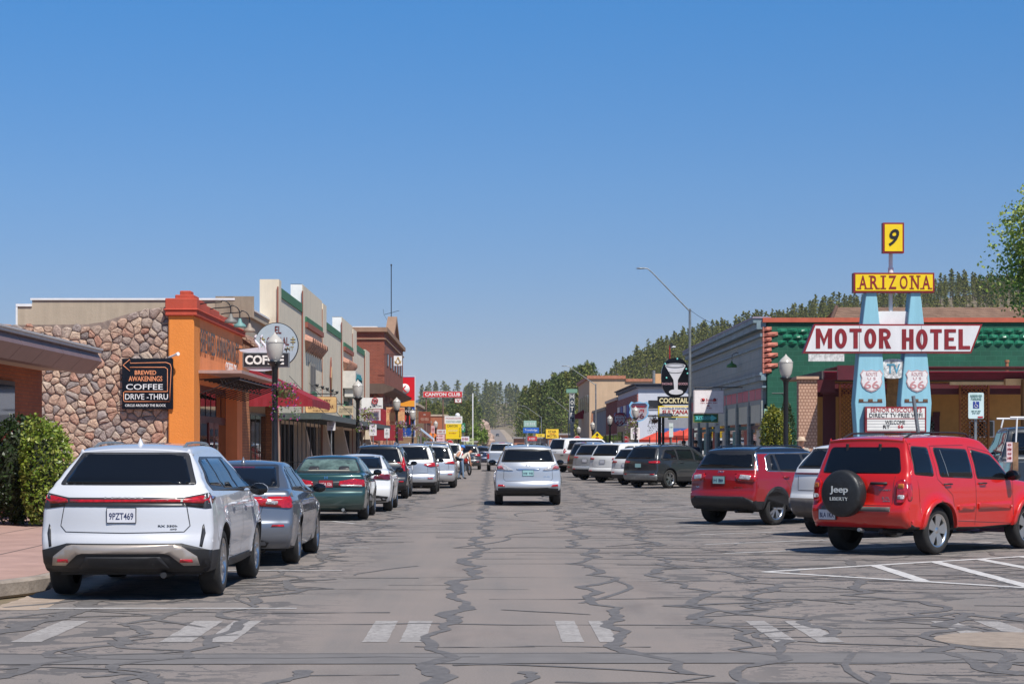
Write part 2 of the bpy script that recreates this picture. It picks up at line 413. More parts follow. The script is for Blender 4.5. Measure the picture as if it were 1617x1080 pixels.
    def wheels(s, n=5, style='twin', mat=None, wid=.055, small=False):
        m = mat or M_rim
        for cy in (s.ya, s.yb):
            for sg in (1, -1):
                xo = sg*(s.W/2-.015); xi = xo-sg*s.tw; Rw = s.Rw; rr = Rw*s.rimr
                t = MB(); q = .02*sg
                t.lathe([(rr-.005, xi), (Rw-.03, xi), (Rw-.008, xi+q), (Rw, xi+2*q), (Rw, xo-2.2*q), (Rw-.01, xo-q), (Rw-.04, xo-.1*q), (rr+.012, xo), (rr, xo-.4*q), (rr-.004, xo-2*q)], (0, cy, Rw), 32, axis='x')
                for gx in (.3, .5, .7): t.lathe([(Rw+.001, xi+(xo-xi)*gx-.006), (Rw+.001, xi+(xo-xi)*gx+.006)], (0, cy, Rw), 24, axis='x')
                tw_ = t.build('wheel', M_rub, s.root)
                OFF[tw_.name] = Vector((0, 0, 0))
                r_ = MB()
                r_.lathe([(rr, xo-.4*q), (rr-.018, xo-.6*q), (rr-.03, xo-2*q), (rr-.03, xo-4*q)], (0, cy, Rw), 32, axis='x')
                r_.lathe([(rr-.028, xo-4*q), (rr*.5, xo-4.2*q), (.0, xo-4*q)], (0, cy, Rw), 20, mi=1, axis='x')
                r_.lathe([(0, xo-1.0*q), (.045, xo-1.1*q), (.06, xo-1.6*q), (.06, xo-4*q)], (0, cy, Rw), 14, axis='x')
                if not small:
                    for k in range(n):
                        for da in ((-.13, .13) if style == 'twin' else (0,)):
                            a = 2*pi*k/n+.2+da*.6; a2 = 2*pi*k/n+.2+da*1.7
                            wd = wid if style != 'twin' else wid*.6
                            p0 = Vector((0, sin(a), cos(a)))*.04; p1 = Vector((0, sin(a2), cos(a2)))*(rr-.012)
                            tdir = (p1-p0).normalized(); sd = Vector((0, tdir.z, -tdir.y))
                            c = Vector((0, cy, Rw)); X = lambda v: Vector((v, 0, 0))
                            w0, w1 = wd*.62, wd*(.5 if style == 'twin' else .62)
                            if style == 'star': w0, w1 = wd*.5, wd*1.1
                            A = [c+p0+sd*w0+X(xo-1.3*q), c+p0-sd*w0+X(xo-1.3*q), c+p1-sd*w1+X(xo-.9*q), c+p1+sd*w1+X(xo-.9*q)]
                            B = [v-X(1.4*q) for v in A]
                            r_.add(A+B, [(0,1,2,3), (7,6,5,4), (0,4,5,1), (1,5,6,2), (2,6,7,3), (3,7,4,0)])
                r_.build('rim', [m, M_rimd], tw_)
    def cast(s, view, a, b):
        if view == 'r': o, d = Vector((a, -2, b)), Vector((0, 1, 0))
        elif view == 's': o, d = Vector((3, a, b)), Vector((-1, 0, 0))
        elif view == 'l': o, d = Vector((-3, a, b)), Vector((1, 0, 0))
        elif view == 't': o, d = Vector((a, b, 4)), Vector((0, 0, -1))
        else: o, d = Vector((a, s.L+2, b)), Vector((0, -1, 0))
        h = s.bvh.ray_cast(o, d)
        if view == 'r':
            lim = .32 if b < 1.1 else .8
            ok = lambda q: q[0] is not None and q[0].y < lim and abs(q[1].y) > .15
            if not ok(h):
                lo, hi = a*.6, a; zc = b+(.02 if b < .45 else 0); best = h
                for _ in range(11):
                    m_ = (lo+hi)/2; q = s.bvh.ray_cast(Vector((m_, -2, zc)), d)
                    if ok(q): lo = m_; best = q
                    else: hi = m_
                h = best
        if view in 'sl' and (h[0] is None or abs(h[1].x) < .12):
            sg = 1 if a < s.L/2 else -1
            for k in range(1, 25):
                q = s.bvh.ray_cast(Vector((o.x, a+sg*k*.015, b)), d)
                if q[0] is not None and abs(q[1].x) > .12: h = q; break
        if h[0] is None:
            q = o+d*(2.1 if view != 't' else 3)
            h = s.bvh.find_nearest(q)
        n = h[1]
        if n.dot(d) > 0: n = -n
        return h[0], n, d
    def decal(s, name, poly, view, mat, off=.004, thick=0.0, grid=.09, parent=None, both=False, rnd_=0, smooth=True, dy=0):
        """a panel, lamp or pane that follows the body's surface"""
        par = parent or s.root
        if both:
            if view == 'r':
                s.decal(name, [(-a, b) for a, b in poly], view, mat, off, thick, grid, parent, False, rnd_); return s.decal(name, poly, view, mat, off, thick, grid, parent, False, rnd_)
            s.decal(name, poly, 'l', mat, off, thick, grid, parent, False, rnd_); return s.decal(name, poly, 's', mat, off, thick, grid, parent, False, rnd_)
        if rnd_:
            poly = round_poly(poly, rnd_)
        bm = bmesh.new(); f = bm.faces.new([bm.verts.new((a, b, 0)) for a, b in poly]); bmesh.ops.triangulate(bm, faces=[f])
        xs = [p[0] for p in poly]; ys = [p[1] for p in poly]
        k = math.floor(min(xs)/grid)+1
        while k*grid < max(xs): bmesh.ops.bisect_plane(bm, geom=bm.verts[:]+bm.edges[:]+bm.faces[:], plane_co=(k*grid, 0, 0), plane_no=(1, 0, 0)); k += 1
        k = math.floor(min(ys)/grid)+1
        while k*grid < max(ys): bmesh.ops.bisect_plane(bm, geom=bm.verts[:]+bm.edges[:]+bm.faces[:], plane_co=(0, k*grid, 0), plane_no=(0, 1, 0)); k += 1
        bm.verts.index_update(); vs = []; hits = []
        for v in bm.verts:
            h, n, d = s.cast(view, v.co.x, v.co.y); hits.append((h, n, d))
            vs.append(h-d*(off+thick)*1.0 if thick else h+n*off)
        fs = [tuple(v.index for v in f.verts) for f in bm.faces]; sm = [smooth]*len(fs)
        be = [e for e in bm.edges if len(e.link_faces) == 1]; nv = len(vs)
        mp = {}
        for e in be:
            for v in e.verts:
                if v.index not in mp:
                    h, n, d = hits[v.index]; mp[v.index] = len(vs); vs.append(h+d*.012)
        for e in be:
            a, b = e.verts[0].index, e.verts[1].index; fs.append((a, b, mp[b], mp[a])); sm.append(False)
        bm.free()
        return link_mesh(name, vs, fs, mat, par, None, sm, recalc=True)
    def line(s, name, pts, view, mat, w=.008, off=.002, parent=None, both=False):
        if both: s.line(name, pts, 'l', mat, w, off, parent); return s.line(name, pts, 's', mat, w, off, parent)
        pts = [Vector(p) for p in pts]; dense = []
        for a, b in zip(pts, pts[1:]):
            n = max(1, int((b-a).length/.05))
            for k in range(n): dense.append(a.lerp(b, k/n))
        dense.append(pts[-1]); vs = []; fs = []
        for i, p in enumerate(dense):
            t = (dense[min(i+1, len(dense)-1)]-dense[max(0, i-1)]).normalized(); q = Vector((-t.y, t.x))*w/2
            for c in (p+q, p-q):
                h, n, d = s.cast(view, c.x, c.y); vs.append(h+n*off)
        for i in range(len(dense)-1): fs.append((2*i, 2*i+1, 2*i+3, 2*i+2))
        return link_mesh(name, vs, fs, mat, parent or s.root, None, None, recalc=False)
    def plate(s, x, z, txt, fg, bgc, w_=.305, h=.152, name='number_plate', dark=True):
        ys = min(s.cast('r', x+a, z+b)[0].y for a in (-w_/2, 0, w_/2) for b in (-h/2, h/2))
        y = ys-.012
        m = MB(); m.prism(round_poly([(x-w_/2-.008, z-h/2-.008), (x+w_/2+.008, z-h/2-.008), (x+w_/2+.008, z+h/2+.008), (x-w_/2-.008, z+h/2+.008)], .01), fxz, y, y+.03)
        fr = m.build(name, M_trim if dark else M_chrome, s.root)
        m = MB(); m.box(x-w_/2, x+w_/2, y-.003, y+.01, z-h/2, z+h/2); m.build('plate_face', bgc, fr)
        if txt: text(txt, fr, fg, (x, y-.003, z-.008), w_*.86, h*.48, bold=.02, ext=.003)
        return y
    def badge(s, txt, x, z, w_, h, mat=None, shear=0, bold=.02, out=0):
        ys = min(s.cast('r', x+a, z+b)[0].y for a in (-w_/2, 0, w_/2) for b in (-h/2, h/2))-.004-out
        o = text(txt, s.root, mat or M_chrome, (x, ys-.002, z), w_, h, bold=bold, ext=.006, shear=shear, name='badge_lettering')
        for v in o.data.vertices:
            q = s.bvh.ray_cast(Vector((v.co.x, -2, v.co.z)), Vector((0, 1, 0)))
            if q[0] is not None: v.co.y = q[0].y-out-(.005 if v.co.y < ys-.005 else .0)
        return o
    def windows(s, dlo, panes, rear, trimmat=None, chrome=None, rtrim=None, gl=None):
        if chrome: s.decal('window_surround', [(y, z) for y, z in dlo], 's', chrome, .002, both=True, rnd_=.03)
        c = Vector((sum(p[0] for p in dlo)/len(dlo), sum(p[1] for p in dlo)/len(dlo)))
        inner = offset_poly(dlo, -.014 if chrome else 0)
        s.decal('window_frame', inner, 's', trimmat or M_trim, .0035, both=True, rnd_=.03)
        for p in panes: s.decal('side_window', p, 's', gl or M_glass, .006, both=True, rnd_=.025)
        if rtrim: s.decal('rear_window_surround', rtrim, 'r', trimmat or M_trim, .003, rnd_=.04)
        if rear: s.decal('rear_window', rear, 'r', gl or M_glass, .007, rnd_=.05, grid=.12)
    def mirrors(s, y, z, mat, sz=1.0):
        for sg in (1, -1):
            h = s.half(y, z)*sg; m = MB()
            m.lathe([(0, -.07), (.06, -.06), (.085, -.02), (.09, .03), (.085, .05), (.0, .05)], (0, 0, 0), 12, axis='y')
            mm = [Vector(v) for v in m.v]; m.v = [tuple(Vector((h+sg*.13+v.x*1.15*sz, y-v.y*1.2, z+.05+v.z*.78*sz))) for v in mm]
            m.tube([(h-sg*.02, y, z-.01), (h+sg*.12, y, z+.02)], [.03, .022], 6)
            o = m.build('wing_mirror', mat, s.root)
            g = MB(); g.lathe([(0, 0), (.084, .001), (.088, .006)], (0, 0, 0), 12, axis='y'); g.v = [(h+sg*.13+v[0]*1.15*sz, y-.062+v[1]-.001, z+.05+v[2]*.78*sz) for v in g.v]
            g.build('mirror_glass', M_glass, o)
    def handles(s, ys, z, mat):
        for y in ys:
            for sg, vw in ((1, 's'), (-1, 'l')):
                h = s.cast(vw, y, z)[0]; m = MB()
                m.tube([(h.x-sg*.01, y-.1, z), (h.x+sg*.035, y-.08, z), (h.x+sg*.04, y, z+.003), (h.x+sg*.035, y+.08, z), (h.x-sg*.01, y+.1, z)], .014, 6)
                m.build('door_handle', mat, s.root)
    def doors(s, lines):
        for l in lines: s.line('panel_gap', l, 's', M_trim, both=True)
    def rails(s, y0, y1, x, mat, z=.05):
        for sg in (1, -1):
            m = MB(); pts = []
            for k in range(9):
                t = k/8; y = y0+(y1-y0)*t; zz = s.cast('t', sg*x, y)[0].z; pts.append((sg*x, y, zz+(z if 0 < k < 8 else 0)-(.01 if k in (0, 8) else 0)))
            m.tube(pts, .017, 6); m.build('roof_rail', mat, s.root)
    def fin(s, y, mat):
        z = s.cast('t', 0, y)[0].z; m = MB()
        m.add([(-.03, y-.07, z-.01), (.03, y-.07, z-.01), (.022, y+.08, z-.01), (-.022, y+.08, z-.01), (0, y-.075, z+.075), (0, y-.05, z+.075)], [(0, 1, 4), (1, 2, 5, 4), (2, 3, 5), (3, 0, 4, 5)], 0, True)
        m.build('roof_antenna', mat, s.root)
    def wiper(s, z, w_=.45):
        h, n, d = s.cast('r', 0, z); h2 = s.cast('r', w_, z+.03)[0]
        m = MB(); m.tube([h-Vector((0, .02, 0)), h2-Vector((0, .02, 0))], .009, 5); m.build('rear_wiper', M_black, s.root)
    def place(s, x, y, heading):
        """x, y of the rear bumper's centre; heading in degrees to the right of straight ahead"""
        s.root.location = (x, y, 0.012); s.root.rotation_euler = (0, 0, -R(heading)); return s
def round_poly(poly, r, n=3):
    out = []; m = len(poly)
    for i in range(m):
        p = Vector(poly[i]); a = Vector(poly[i-1]); b = Vector(poly[(i+1) % m])
        da = (a-p); db = (b-p); la, lb = da.length, db.length; q = min(r, la*.45, lb*.45)
        p0 = p+da.normalized()*q; p1 = p+db.normalized()*q
        for k in range(n+1):
            t = k/n; v = p0*(1-t)**2+p*2*t*(1-t)+p1*t*t; out.append((v.x, v.y))
    return out
def offset_poly(poly, d):
    # positive grows
    A = sum(poly[i-1][0]*poly[i][1]-poly[i][0]*poly[i-1][1] for i in range(len(poly))); sg = 1 if A > 0 else -1; out = []; m = len(poly)
    for i in range(m):
        p = Vector(poly[i]); a = (p-Vector(poly[i-1])).normalized(); b = (Vector(poly[(i+1) % m])-p).normalized()
        n1 = Vector((a.y, -a.x))*sg; n2 = Vector((b.y, -b.x))*sg; n = (n1+n2)
        n = n/max(.4, n.dot(n1)) ; q = p+n*d; out.append((q.x, q.y))
    return out
def mir(h):   # half outline (x>=0, bottom to top) -> full
    return [(x, z) for x, z in h]+[(-x, z) for x, z in reversed(h)]
M_roofblack = paint('black_roof', (.012, .014, .02), 0, .25)
P_white = paint('pearl_white', (.58, .59, .62)); P_grey = paint('steel_grey', (.17, .19, .225), .6, .35); P_green = paint('dark_green', (.018, .062, .058), .35)
P_white2 = paint('plain_white', (.76, .76, .75)); P_blk = paint('black', (.012, .014, .018)); P_silver = paint('silver', (.42, .44, .47), .6, .34)
P_red = paint('deep_red', (.28, .005, .005), .1); P_red2 = paint('bright_red', (.56, .010, .005)); P_dgrey = paint('dark_grey', (.045, .05, .056), .5, .35)
P_tan = paint('tan', (.33, .28, .23), .4); P_blue = paint('dark_blue', (.02, .03, .07), .3); P_sil2 = paint('light_silver', (.52, .54, .57), .5, .34)
PL_w = flat('plate_white', (215, 215, 220), .4); PL_b = flat('plate_ink', (40, 50, 90), .5, 0); PL_t = flat('plate_teal', (150, 190, 190), .4); PL_r = flat('plate_red', (150, 40, 50), .4)
M_bump = pm('bare_grey_plastic', (.13, .115, .105), .6, var=.15, scale=8); M_dif = pm('champagne_diffuser', (.46, .40, .35), .38, .5, var=.05)
CARS = {}
def std_suv_windows(c, zb, zt, y0, y1, pil=(1.55, 2.6), chrome=None, gz=1.2, gt=None, gw=(.7, .56), rtop=None, gl=None, q=None):
    """side glass between belt zb and top zt from y0 to y1 with pillars at pil, and the back glass"""
    yA = y1; gt = gt or zt
    dlo = [(y0, zb+.08), (y0+.05, zb+.01), (yA, zb-.06), (yA-.06, zb), (yA-.85, zt), (y0+.55, zt+.01), (y0+.3, zt-.04)]
    w_ = .045
    p1, p2 = pil
    panes = [[(y0+.12, zb+.07), (p1-w_, zb+.04), (p1-w_-.02, zt-.02), (y0+.5, zt-.03), (y0+.36, zt-.07)],
             [(p1+w_, zb+.025), (p2-w_, zb+.0), (p2-w_-.02, zt-.02), (p1+w_, zt-.015)],
             [(p2+w_, zb-.0), (yA-.13, zb-.02), (yA-.86, zt-.03), (p2+w_-.0, zt-.02)]]
    c.windows(dlo, panes, mir([(gw[0], gz), (gw[1], gt)]), chrome=chrome, rtrim=rtop, gl=gl)
def low(c, poly, mat, name, off=.004, thick=0, **k): return c.decal(name, poly, 'r', mat, off, thick, **k)
# 1 -- white crossover nearest on the left
def lexus_white():
    c = Car('parked_suv', 'large pearl white crossover with a full-width red light bar, nearest car on the left', 'car', suv(4.89, 1.70, rb=.33, bz=.66, gz=1.235, gy=.22, ty=.76, tz=.085, hood=1.02), 4.89, 1.92, 1.70, P_white, ya=1.0, yb=3.85, Rw=.372, zs=.30,
            wf=[(.25, .93), (.45, .985), (.7, 1.0), (.95, .985), (1.12, .955), (1.2, .89), (1.3, .82), (1.58, .65), (1.70, .55)], bow=.20, rc=.09, clad=.36, clad2=(.62, .53), fine=True, group='cars parked along the left kerb')
    c.wheels(10, 'spoke', M_rim, .034)
    std_suv_windows(c, 1.16, 1.53, .62, 3.62, (1.5, 2.5), None, 1.25, 1.57, (.69, .545), mir([(.75, 1.235), (.59, 1.59)]))
    # light bar and lamps
    low(c, mir([(.60, 1.045), (.66, 1.01), (.86, .985), (.955, .985), (.955, 1.13), (.88, 1.155), (.62, 1.105)]), M_trim, 'light_bar_housing', .004, .004, rnd_=.02)
    low(c, mir([(.60, 1.055), (.60, 1.085)]), M_red, 'light_bar', .010, .004, grid=.15)
    c.decal('tail_lamp', [(.62, 1.05), (.80, 1.04), (.945, 1.05), (.935, 1.125), (.80, 1.125), (.63, 1.09)], 'r', M_red, .010, .005, both=True, rnd_=.02)
    c.decal('tail_lamp_wrap', [(.36, 1.03), (.60, 1.09), (.58, 1.11), (.36, 1.12)], 's', M_redd, .006, both=True, rnd_=.02)
    c.badge('LEXUS', .0, 1.103, .42, .022, M_galv, bold=.02, out=.012)
    # lower bumper
    low(c, mir([(.70, .33), (.93, .38), (.95, .53), (.86, .55), (.62, .615)]), M_black, 'bumper_cladding', .004, .01)
    low(c, [(-.80, .37), (-.78, .47), (-.62, .585), (-.56, .60), (.56, .60), (.62, .585), (.78, .47), (.80, .37), (.64, .37), (.50, .49), (.44, .505), (-.44, .505), (-.50, .49), (-.64, .37)], M_dif, 'diffuser', .016, .012)
    low(c, mir([(.50, .33), (.40, .47)]), M_black, 'diffuser_insert', .018, .008)
    c.decal('reflector', [(.60, .405), (.74, .405), (.73, .44), (.61, .44)], 'r', M_red, .03, .006, both=True)
    c.decal('bumper_slit', [(.80, .58), (.83, .57), (.86, .72), (.84, .82), (.825, .80)], 'r', M_trim, .004, both=True, grid=.05)
    c.line('hatch_gap', [(-.66, 1.03), (-.70, .80), (-.64, .735), (0, .725), (.64, .735), (.70, .80), (.66, 1.03)], 'r', M_trim, .010)
    low(c, mir([(.20, 1.005), (.22, 1.03)]), M_trim, 'boot_handle', .006)
    c.plate(-.02, .915, '9PZT469', PL_b, PL_w); c.badge('RX 350h', .47, .80, .2, .022, M_trim); c.badge('AWD', .53, .765, .07, .016, M_trim)
    c.doors([[(1.36, .42), (1.30, .8), (1.32, 1.15)], [(2.5, .34), (2.5, 1.14)], [(3.55, .36), (3.62, .7), (3.58, 1.08)], [(1.36, .42), (2.5, .34), (3.5, .36)]])
    c.decal('sill_trim', [(1.5, .28), (3.3, .28), (3.3, .38), (1.5, .38)], 's', M_black, .004, both=True)
    c.handles((1.75, 2.72), 1.0, P_white); c.mirrors(3.25, 1.08, P_white, 1.1); c.rails(.95, 2.9, .50, M_galv, .03); c.fin(1.1, P_white)
    return c.place(WX(204, 21.3)-.085, 21.35, .8)
def cruze():
    c = Car('parked_sedan', 'steel grey compact sedan parked ahead of the large white crossover', 'car', sedan(4.67, 1.46, dz=1.03, gy=.62, ty=1.55), 4.67, 1.80, 1.46, P_grey, ya=1.0, yb=3.72, Rw=.325, zs=.24,
            wf=[(.2, .92), (.42, .98), (.65, 1.0), (.85, .985), (.98, .93), (1.06, .84), (1.36, .64), (1.46, .56)], bow=.16, clad=.0, fine=True, group='cars parked along the left kerb')
    c.wheels(5, 'twin', M_rim, .07)
    dlo = [(.95, 1.03), (3.6, .93), (3.5, .97), (2.75, 1.36), (1.75, 1.38), (1.35, 1.24)]
    panes = [[(1.2, 1.05), (1.62, 1.03), (1.64, 1.34), (1.5, 1.26)], [(1.7, 1.03), (2.35, 1.0), (2.35, 1.36), (1.78, 1.36)], [(2.43, 1.0), (3.38, .965), (2.75, 1.33), (2.43, 1.355)]]
    c.windows(dlo, panes, mir([(.60, 1.09), (.49, 1.36)]), chrome=M_chrome, rtrim=mir([(.64, 1.07), (.52, 1.39)]))
    for nm, po, mt, of in (('tail_lamp', [(.40, .83), (.86, .80), (.88, .90), (.80, .965), (.44, .93)], M_red, .012), ('lamp_lens', [(.50, .86), (.66, .85), (.68, .90), (.52, .905)], M_clr, .02)):
        c.decal(nm, po, 'r', mt, of, .008, both=True, rnd_=.03)
    c.decal('tail_lamp_wrap', [(.0, .83), (.34, .90), (.30, .97), (.0, .95)], 's', M_red, .006, both=True, rnd_=.02)
    c.decal('reflector', [(.58, .545), (.76, .545), (.75, .575), (.60, .575)], 'r', M_red, .008, both=True)
    low(c, mir([(.50, .26), (.55, .33), (.46, .37)]), M_black, 'bumper_insert', .006)
    c.line('boot_gap', [(-.5, 1.0), (-.44, .72), (0, .70), (.44, .72), (.5, 1.0)], 'r', M_trim)
    c.plate(0, .83, None, PL_b, PL_w)
    c.doors([[(1.5, .36), (1.4, .62), (1.62, 1.0)], [(2.4, .28), (2.4, .99)], [(3.4, .3), (3.45, .6), (3.4, .94)]])
    c.handles((1.8, 2.62), .88, M_chrome); c.mirrors(3.1, .97, P_grey); c.fin(1.65, P_grey)
    c.line('brake_lamp', [(-.2, 1.345), (.2, 1.345)], 'r', M_redd, .02, .01)
    return c.place(WX(372, 27.4)-.10, 27.35, .5)
def accord():
    c = Car('parked_sedan', 'dark green older sedan with wide red tail lamps and a clear rear window', 'car', sedan(4.80, 1.45, rb=.28, bz=.62, dz=1.02, gy=.78, ty=1.42), 4.80, 1.79, 1.45, P_green, ya=1.1, yb=3.8, Rw=.32, zs=.24,
            wf=[(.2, .93), (.45, .985), (.65, 1.0), (.85, .985), (1.0, .94), (1.08, .85), (1.36, .67), (1.45, .60)], bow=.12, fine=True, group='cars parked along the left kerb')
    c.wheels(5, 'spoke', M_rim, .07)
    gl = pm('green_clear_glass', (.10, .15, .135), .05, var=.5, scale=3.5, spec=.8)
    dlo = [(.98, 1.05), (3.55, .94), (3.45, .98), (2.75, 1.36), (1.65, 1.375), (1.35, 1.28)]
    panes = [[(1.25, 1.06), (1.55, 1.045), (1.57, 1.33), (1.45, 1.26)], [(1.63, 1.04), (2.38, 1.0), (2.38, 1.35), (1.7, 1.35)], [(2.46, 1.0), (3.32, .975), (2.75, 1.32), (2.46, 1.35)]]
    c.windows(dlo, panes, mir([(.69, 1.085), (.56, 1.35)]), rtrim=mir([(.73, 1.06), (.59, 1.38)]), gl=gl)
    # head restraints and shelf seen through the glass, just inside it
    for x in (-.34, .34): low(c, [(x-.13, 1.10), (x+.13, 1.10), (x+.11, 1.19), (x-.11, 1.19)], M_trim, 'head_restraint', .009, rnd_=.04)
    low(c, [(-.5, 1.088), (.5, 1.088), (.44, 1.105), (-.44, 1.105)], flat('parcel_shelf', (175, 170, 155)), 'parcel_shelf', .0095)
    low(c, mir([(.78, .735), (.78, .88)]), M_trim, 'lamp_panel', .004)
    for nm, po, mt, of in (('tail_lamp', [(.28, .77), (.86, .75), (.86, .90), (.62, .93), (.30, .875)], M_red, .012), ('lamp_lens', [(.32, .765), (.80, .745), (.80, .79), (.32, .80)], M_clr, .02)):
        c.decal(nm, po, 'r', mt, of, .006, both=True, rnd_=.02)
    c.plate(0, .815, 'NCA 526', flat('ink_white', (225, 215, 215), .5, 0), PL_r)
    c.line('bumper_gap', [(-.86, .655), (0, .66), (.86, .655)], 'r', M_trim, .012)
    c.line('boot_gap', [(-.60, 1.02), (-.62, .94)], 'r', M_trim); c.line('boot_gap', [(.60, 1.02), (.62, .94)], 'r', M_trim)
    c.badge('H', 0, .955, .07, .06)
    m = MB(); m.tube([(.38, .06, .24), (.38, .4, .25)], .035); m.build('exhaust_pipe', M_galv, c.root)
    c.doors([[(1.5, .36), (1.45, .62), (1.6, 1.0)], [(2.42, .28), (2.42, .99)], [(3.4, .3), (3.45, .6), (3.4, .94)]])
    c.handles((1.8, 2.62), .86, P_green); c.mirrors(3.1, .98, P_green)
    return c.place(WX(524, 44.2)-.13, 44.1, 0)
def corolla():
    c = Car('parked_sedan', 'white saloon parked directly ahead of the dark green sedan', 'car', sedan(4.63, 1.45, dz=1.03, gy=.62, ty=1.5), 4.63, 1.78, 1.46, P_white2, ya=.98, yb=3.68, Rw=.33, zs=.24,
            wf=[(.2, .92), (.42, .98), (.65, 1.0), (.85, .985), (.98, .93), (1.06, .84), (1.36, .64), (1.46, .56)], bow=.15, group='cars parked along the left kerb')
    c.wheels(5, 'spoke', M_rim, .06)
    dlo = [(.95, 1.03), (3.6, .93), (3.5, .97), (2.75, 1.36), (1.75, 1.38), (1.35, 1.24)]
    panes = [[(1.2, 1.05), (1.62, 1.03), (1.64, 1.34), (1.5, 1.26)], [(1.7, 1.03), (2.35, 1.0), (2.35, 1.36), (1.78, 1.36)], [(2.43, 1.0), (3.38, .965), (2.75, 1.33), (2.43, 1.355)]]
    c.windows(dlo, panes, mir([(.60, 1.09), (.49, 1.36)]), rtrim=mir([(.64, 1.07), (.52, 1.39)]))
    c.decal('tail_lamp', [(.42, .82), (.86, .80), (.88, .90), (.80, .95), (.46, .91)], 'r', M_redd, .012, .008, both=True, rnd_=.03)
    c.decal('tail_lamp_wrap', [(.0, .82), (.38, .90), (.33, .95), (.0, .94)], 's', M_red, .006, both=True, rnd_=.02)
    low(c, mir([(.75, .26), (.80, .38), (.5, .42)]), M_black, 'bumper_insert', .006)
    c.plate(0, .80, None, PL_b, PL_w)
    c.doors([[(1.5, .36), (1.4, .62), (1.62, 1.0)], [(2.4, .28), (2.4, .99)], [(3.4, .3), (3.45, .6), (3.4, .94)]])
    c.handles((1.8, 2.62), .88, P_white2); c.mirrors(3.1, .97, M_black)
    return c.place(WX(566, 50)-.06, 49.9, 0)
def gen_suv(label, pmat, x, y, hd, L=4.6, W=1.86, H=1.68, gz=1.15, ty=.45, lamp='tri', group=None, chrome=None, rail=None, small=True, rimmat=None, plate=True, clad=None, lampmat=None, name='parked_suv', wh=5, roofm=None, style='twin', bumper=None, side=True, fine=False, Rw=.36, **kw):
    c = Car(name, label, 'car', suv(L, H, gz=gz, ty=ty, gy=kw.get('gy', .14), tz=kw.get('tz', .1)), L, W, H, pmat, ya=.92, yb=L-.95, Rw=Rw, zs=.29, wf=kw.get('wf'), bow=kw.get('bow', .13), clad=clad, group=group, roof=roofm)
    c.wheels(wh, style, rimmat, .06)
    b = gz-.06; gw = kw.get('gw', (.70, .57))
    std_suv_windows(c, b, H-.17, .45, L-1.3, (1.45, 2.45), chrome, gz+.02, H-.14, gw, mir([(gw[0]+.05, gz), (gw[1]+.05, H-.115)]))
    lm = lampmat or M_red; hw = W/2
    if lamp == 'vert': pl = [(hw-.20, gz-.30), (hw-.03, gz-.30), (hw-.04, gz+.02), (hw-.17, gz+.04)]
    elif lamp == 'high': pl = [(hw-.22, gz-.25), (hw-.03, gz-.25), (hw-.06, gz+.16), (hw-.17, gz+.20)]
    elif lamp == 'slim': pl = [(hw-.42, gz-.16), (hw-.03, gz-.19), (hw-.03, gz-.07), (hw-.45, gz-.10)]
    elif lamp == 'bar': pl = [(hw-.5, gz-.13), (hw-.03, gz-.15), (hw-.03, gz-.07), (hw-.5, gz-.08)]
    else: pl = [(hw-.44, gz-.17), (hw-.22, gz-.24), (hw-.03, gz-.22), (hw-.03, gz-.06), (hw-.44, gz-.13)]
    c.decal('tail_lamp', pl, 'r', lm, .010, .010, both=True, rnd_=.03)
    zc = sum(p[1] for p in pl)/len(pl); c.decal('tail_lamp_wrap', [(.20, zc-.05), (.38, zc-.02), (.36, zc+.05), (.20, zc+.06)], 's', lm, .006, both=True, rnd_=.02)
    if bumper: low(c, mir([(hw-.1, .31), (hw-.03, .42), (hw-.05, .52), (hw-.45, .56)]), bumper, 'bumper_cladding', .004, .01)
    c.decal('reflector', [(hw-.32, .52), (hw-.14, .52), (hw-.14, .56), (hw-.31, .555)], 'r', M_red, .018, .004, both=True)
    if plate: c.plate(0, gz-.26, None, PL_b, plate if plate is not True else PL_w)
    c.line('hatch_gap', [(-.62, gz-.08), (-.66, .72), (0, .69), (.66, .72), (.62, gz-.08)], 'r', M_trim, .011)
    if side:
        c.doors([[(1.36, .42), (1.30, .8), (1.38, b)], [(2.45, .34), (2.45, b)], [(L-1.38, .36), (L-1.34, .7), (L-1.4, b-.05)]])
        c.handles((1.65, 2.65), gz-.14, kw.get('hmat', pmat))
    c.mirrors(L-1.65, gz-.08, kw.get('mm', M_black)); c.wiper(gz+.03)
    if rail: c.rails(.7, L-2.1, .52, rail, .045)
    c.fin(ty+.25, pmat)
    return c.place(x, y, hd)
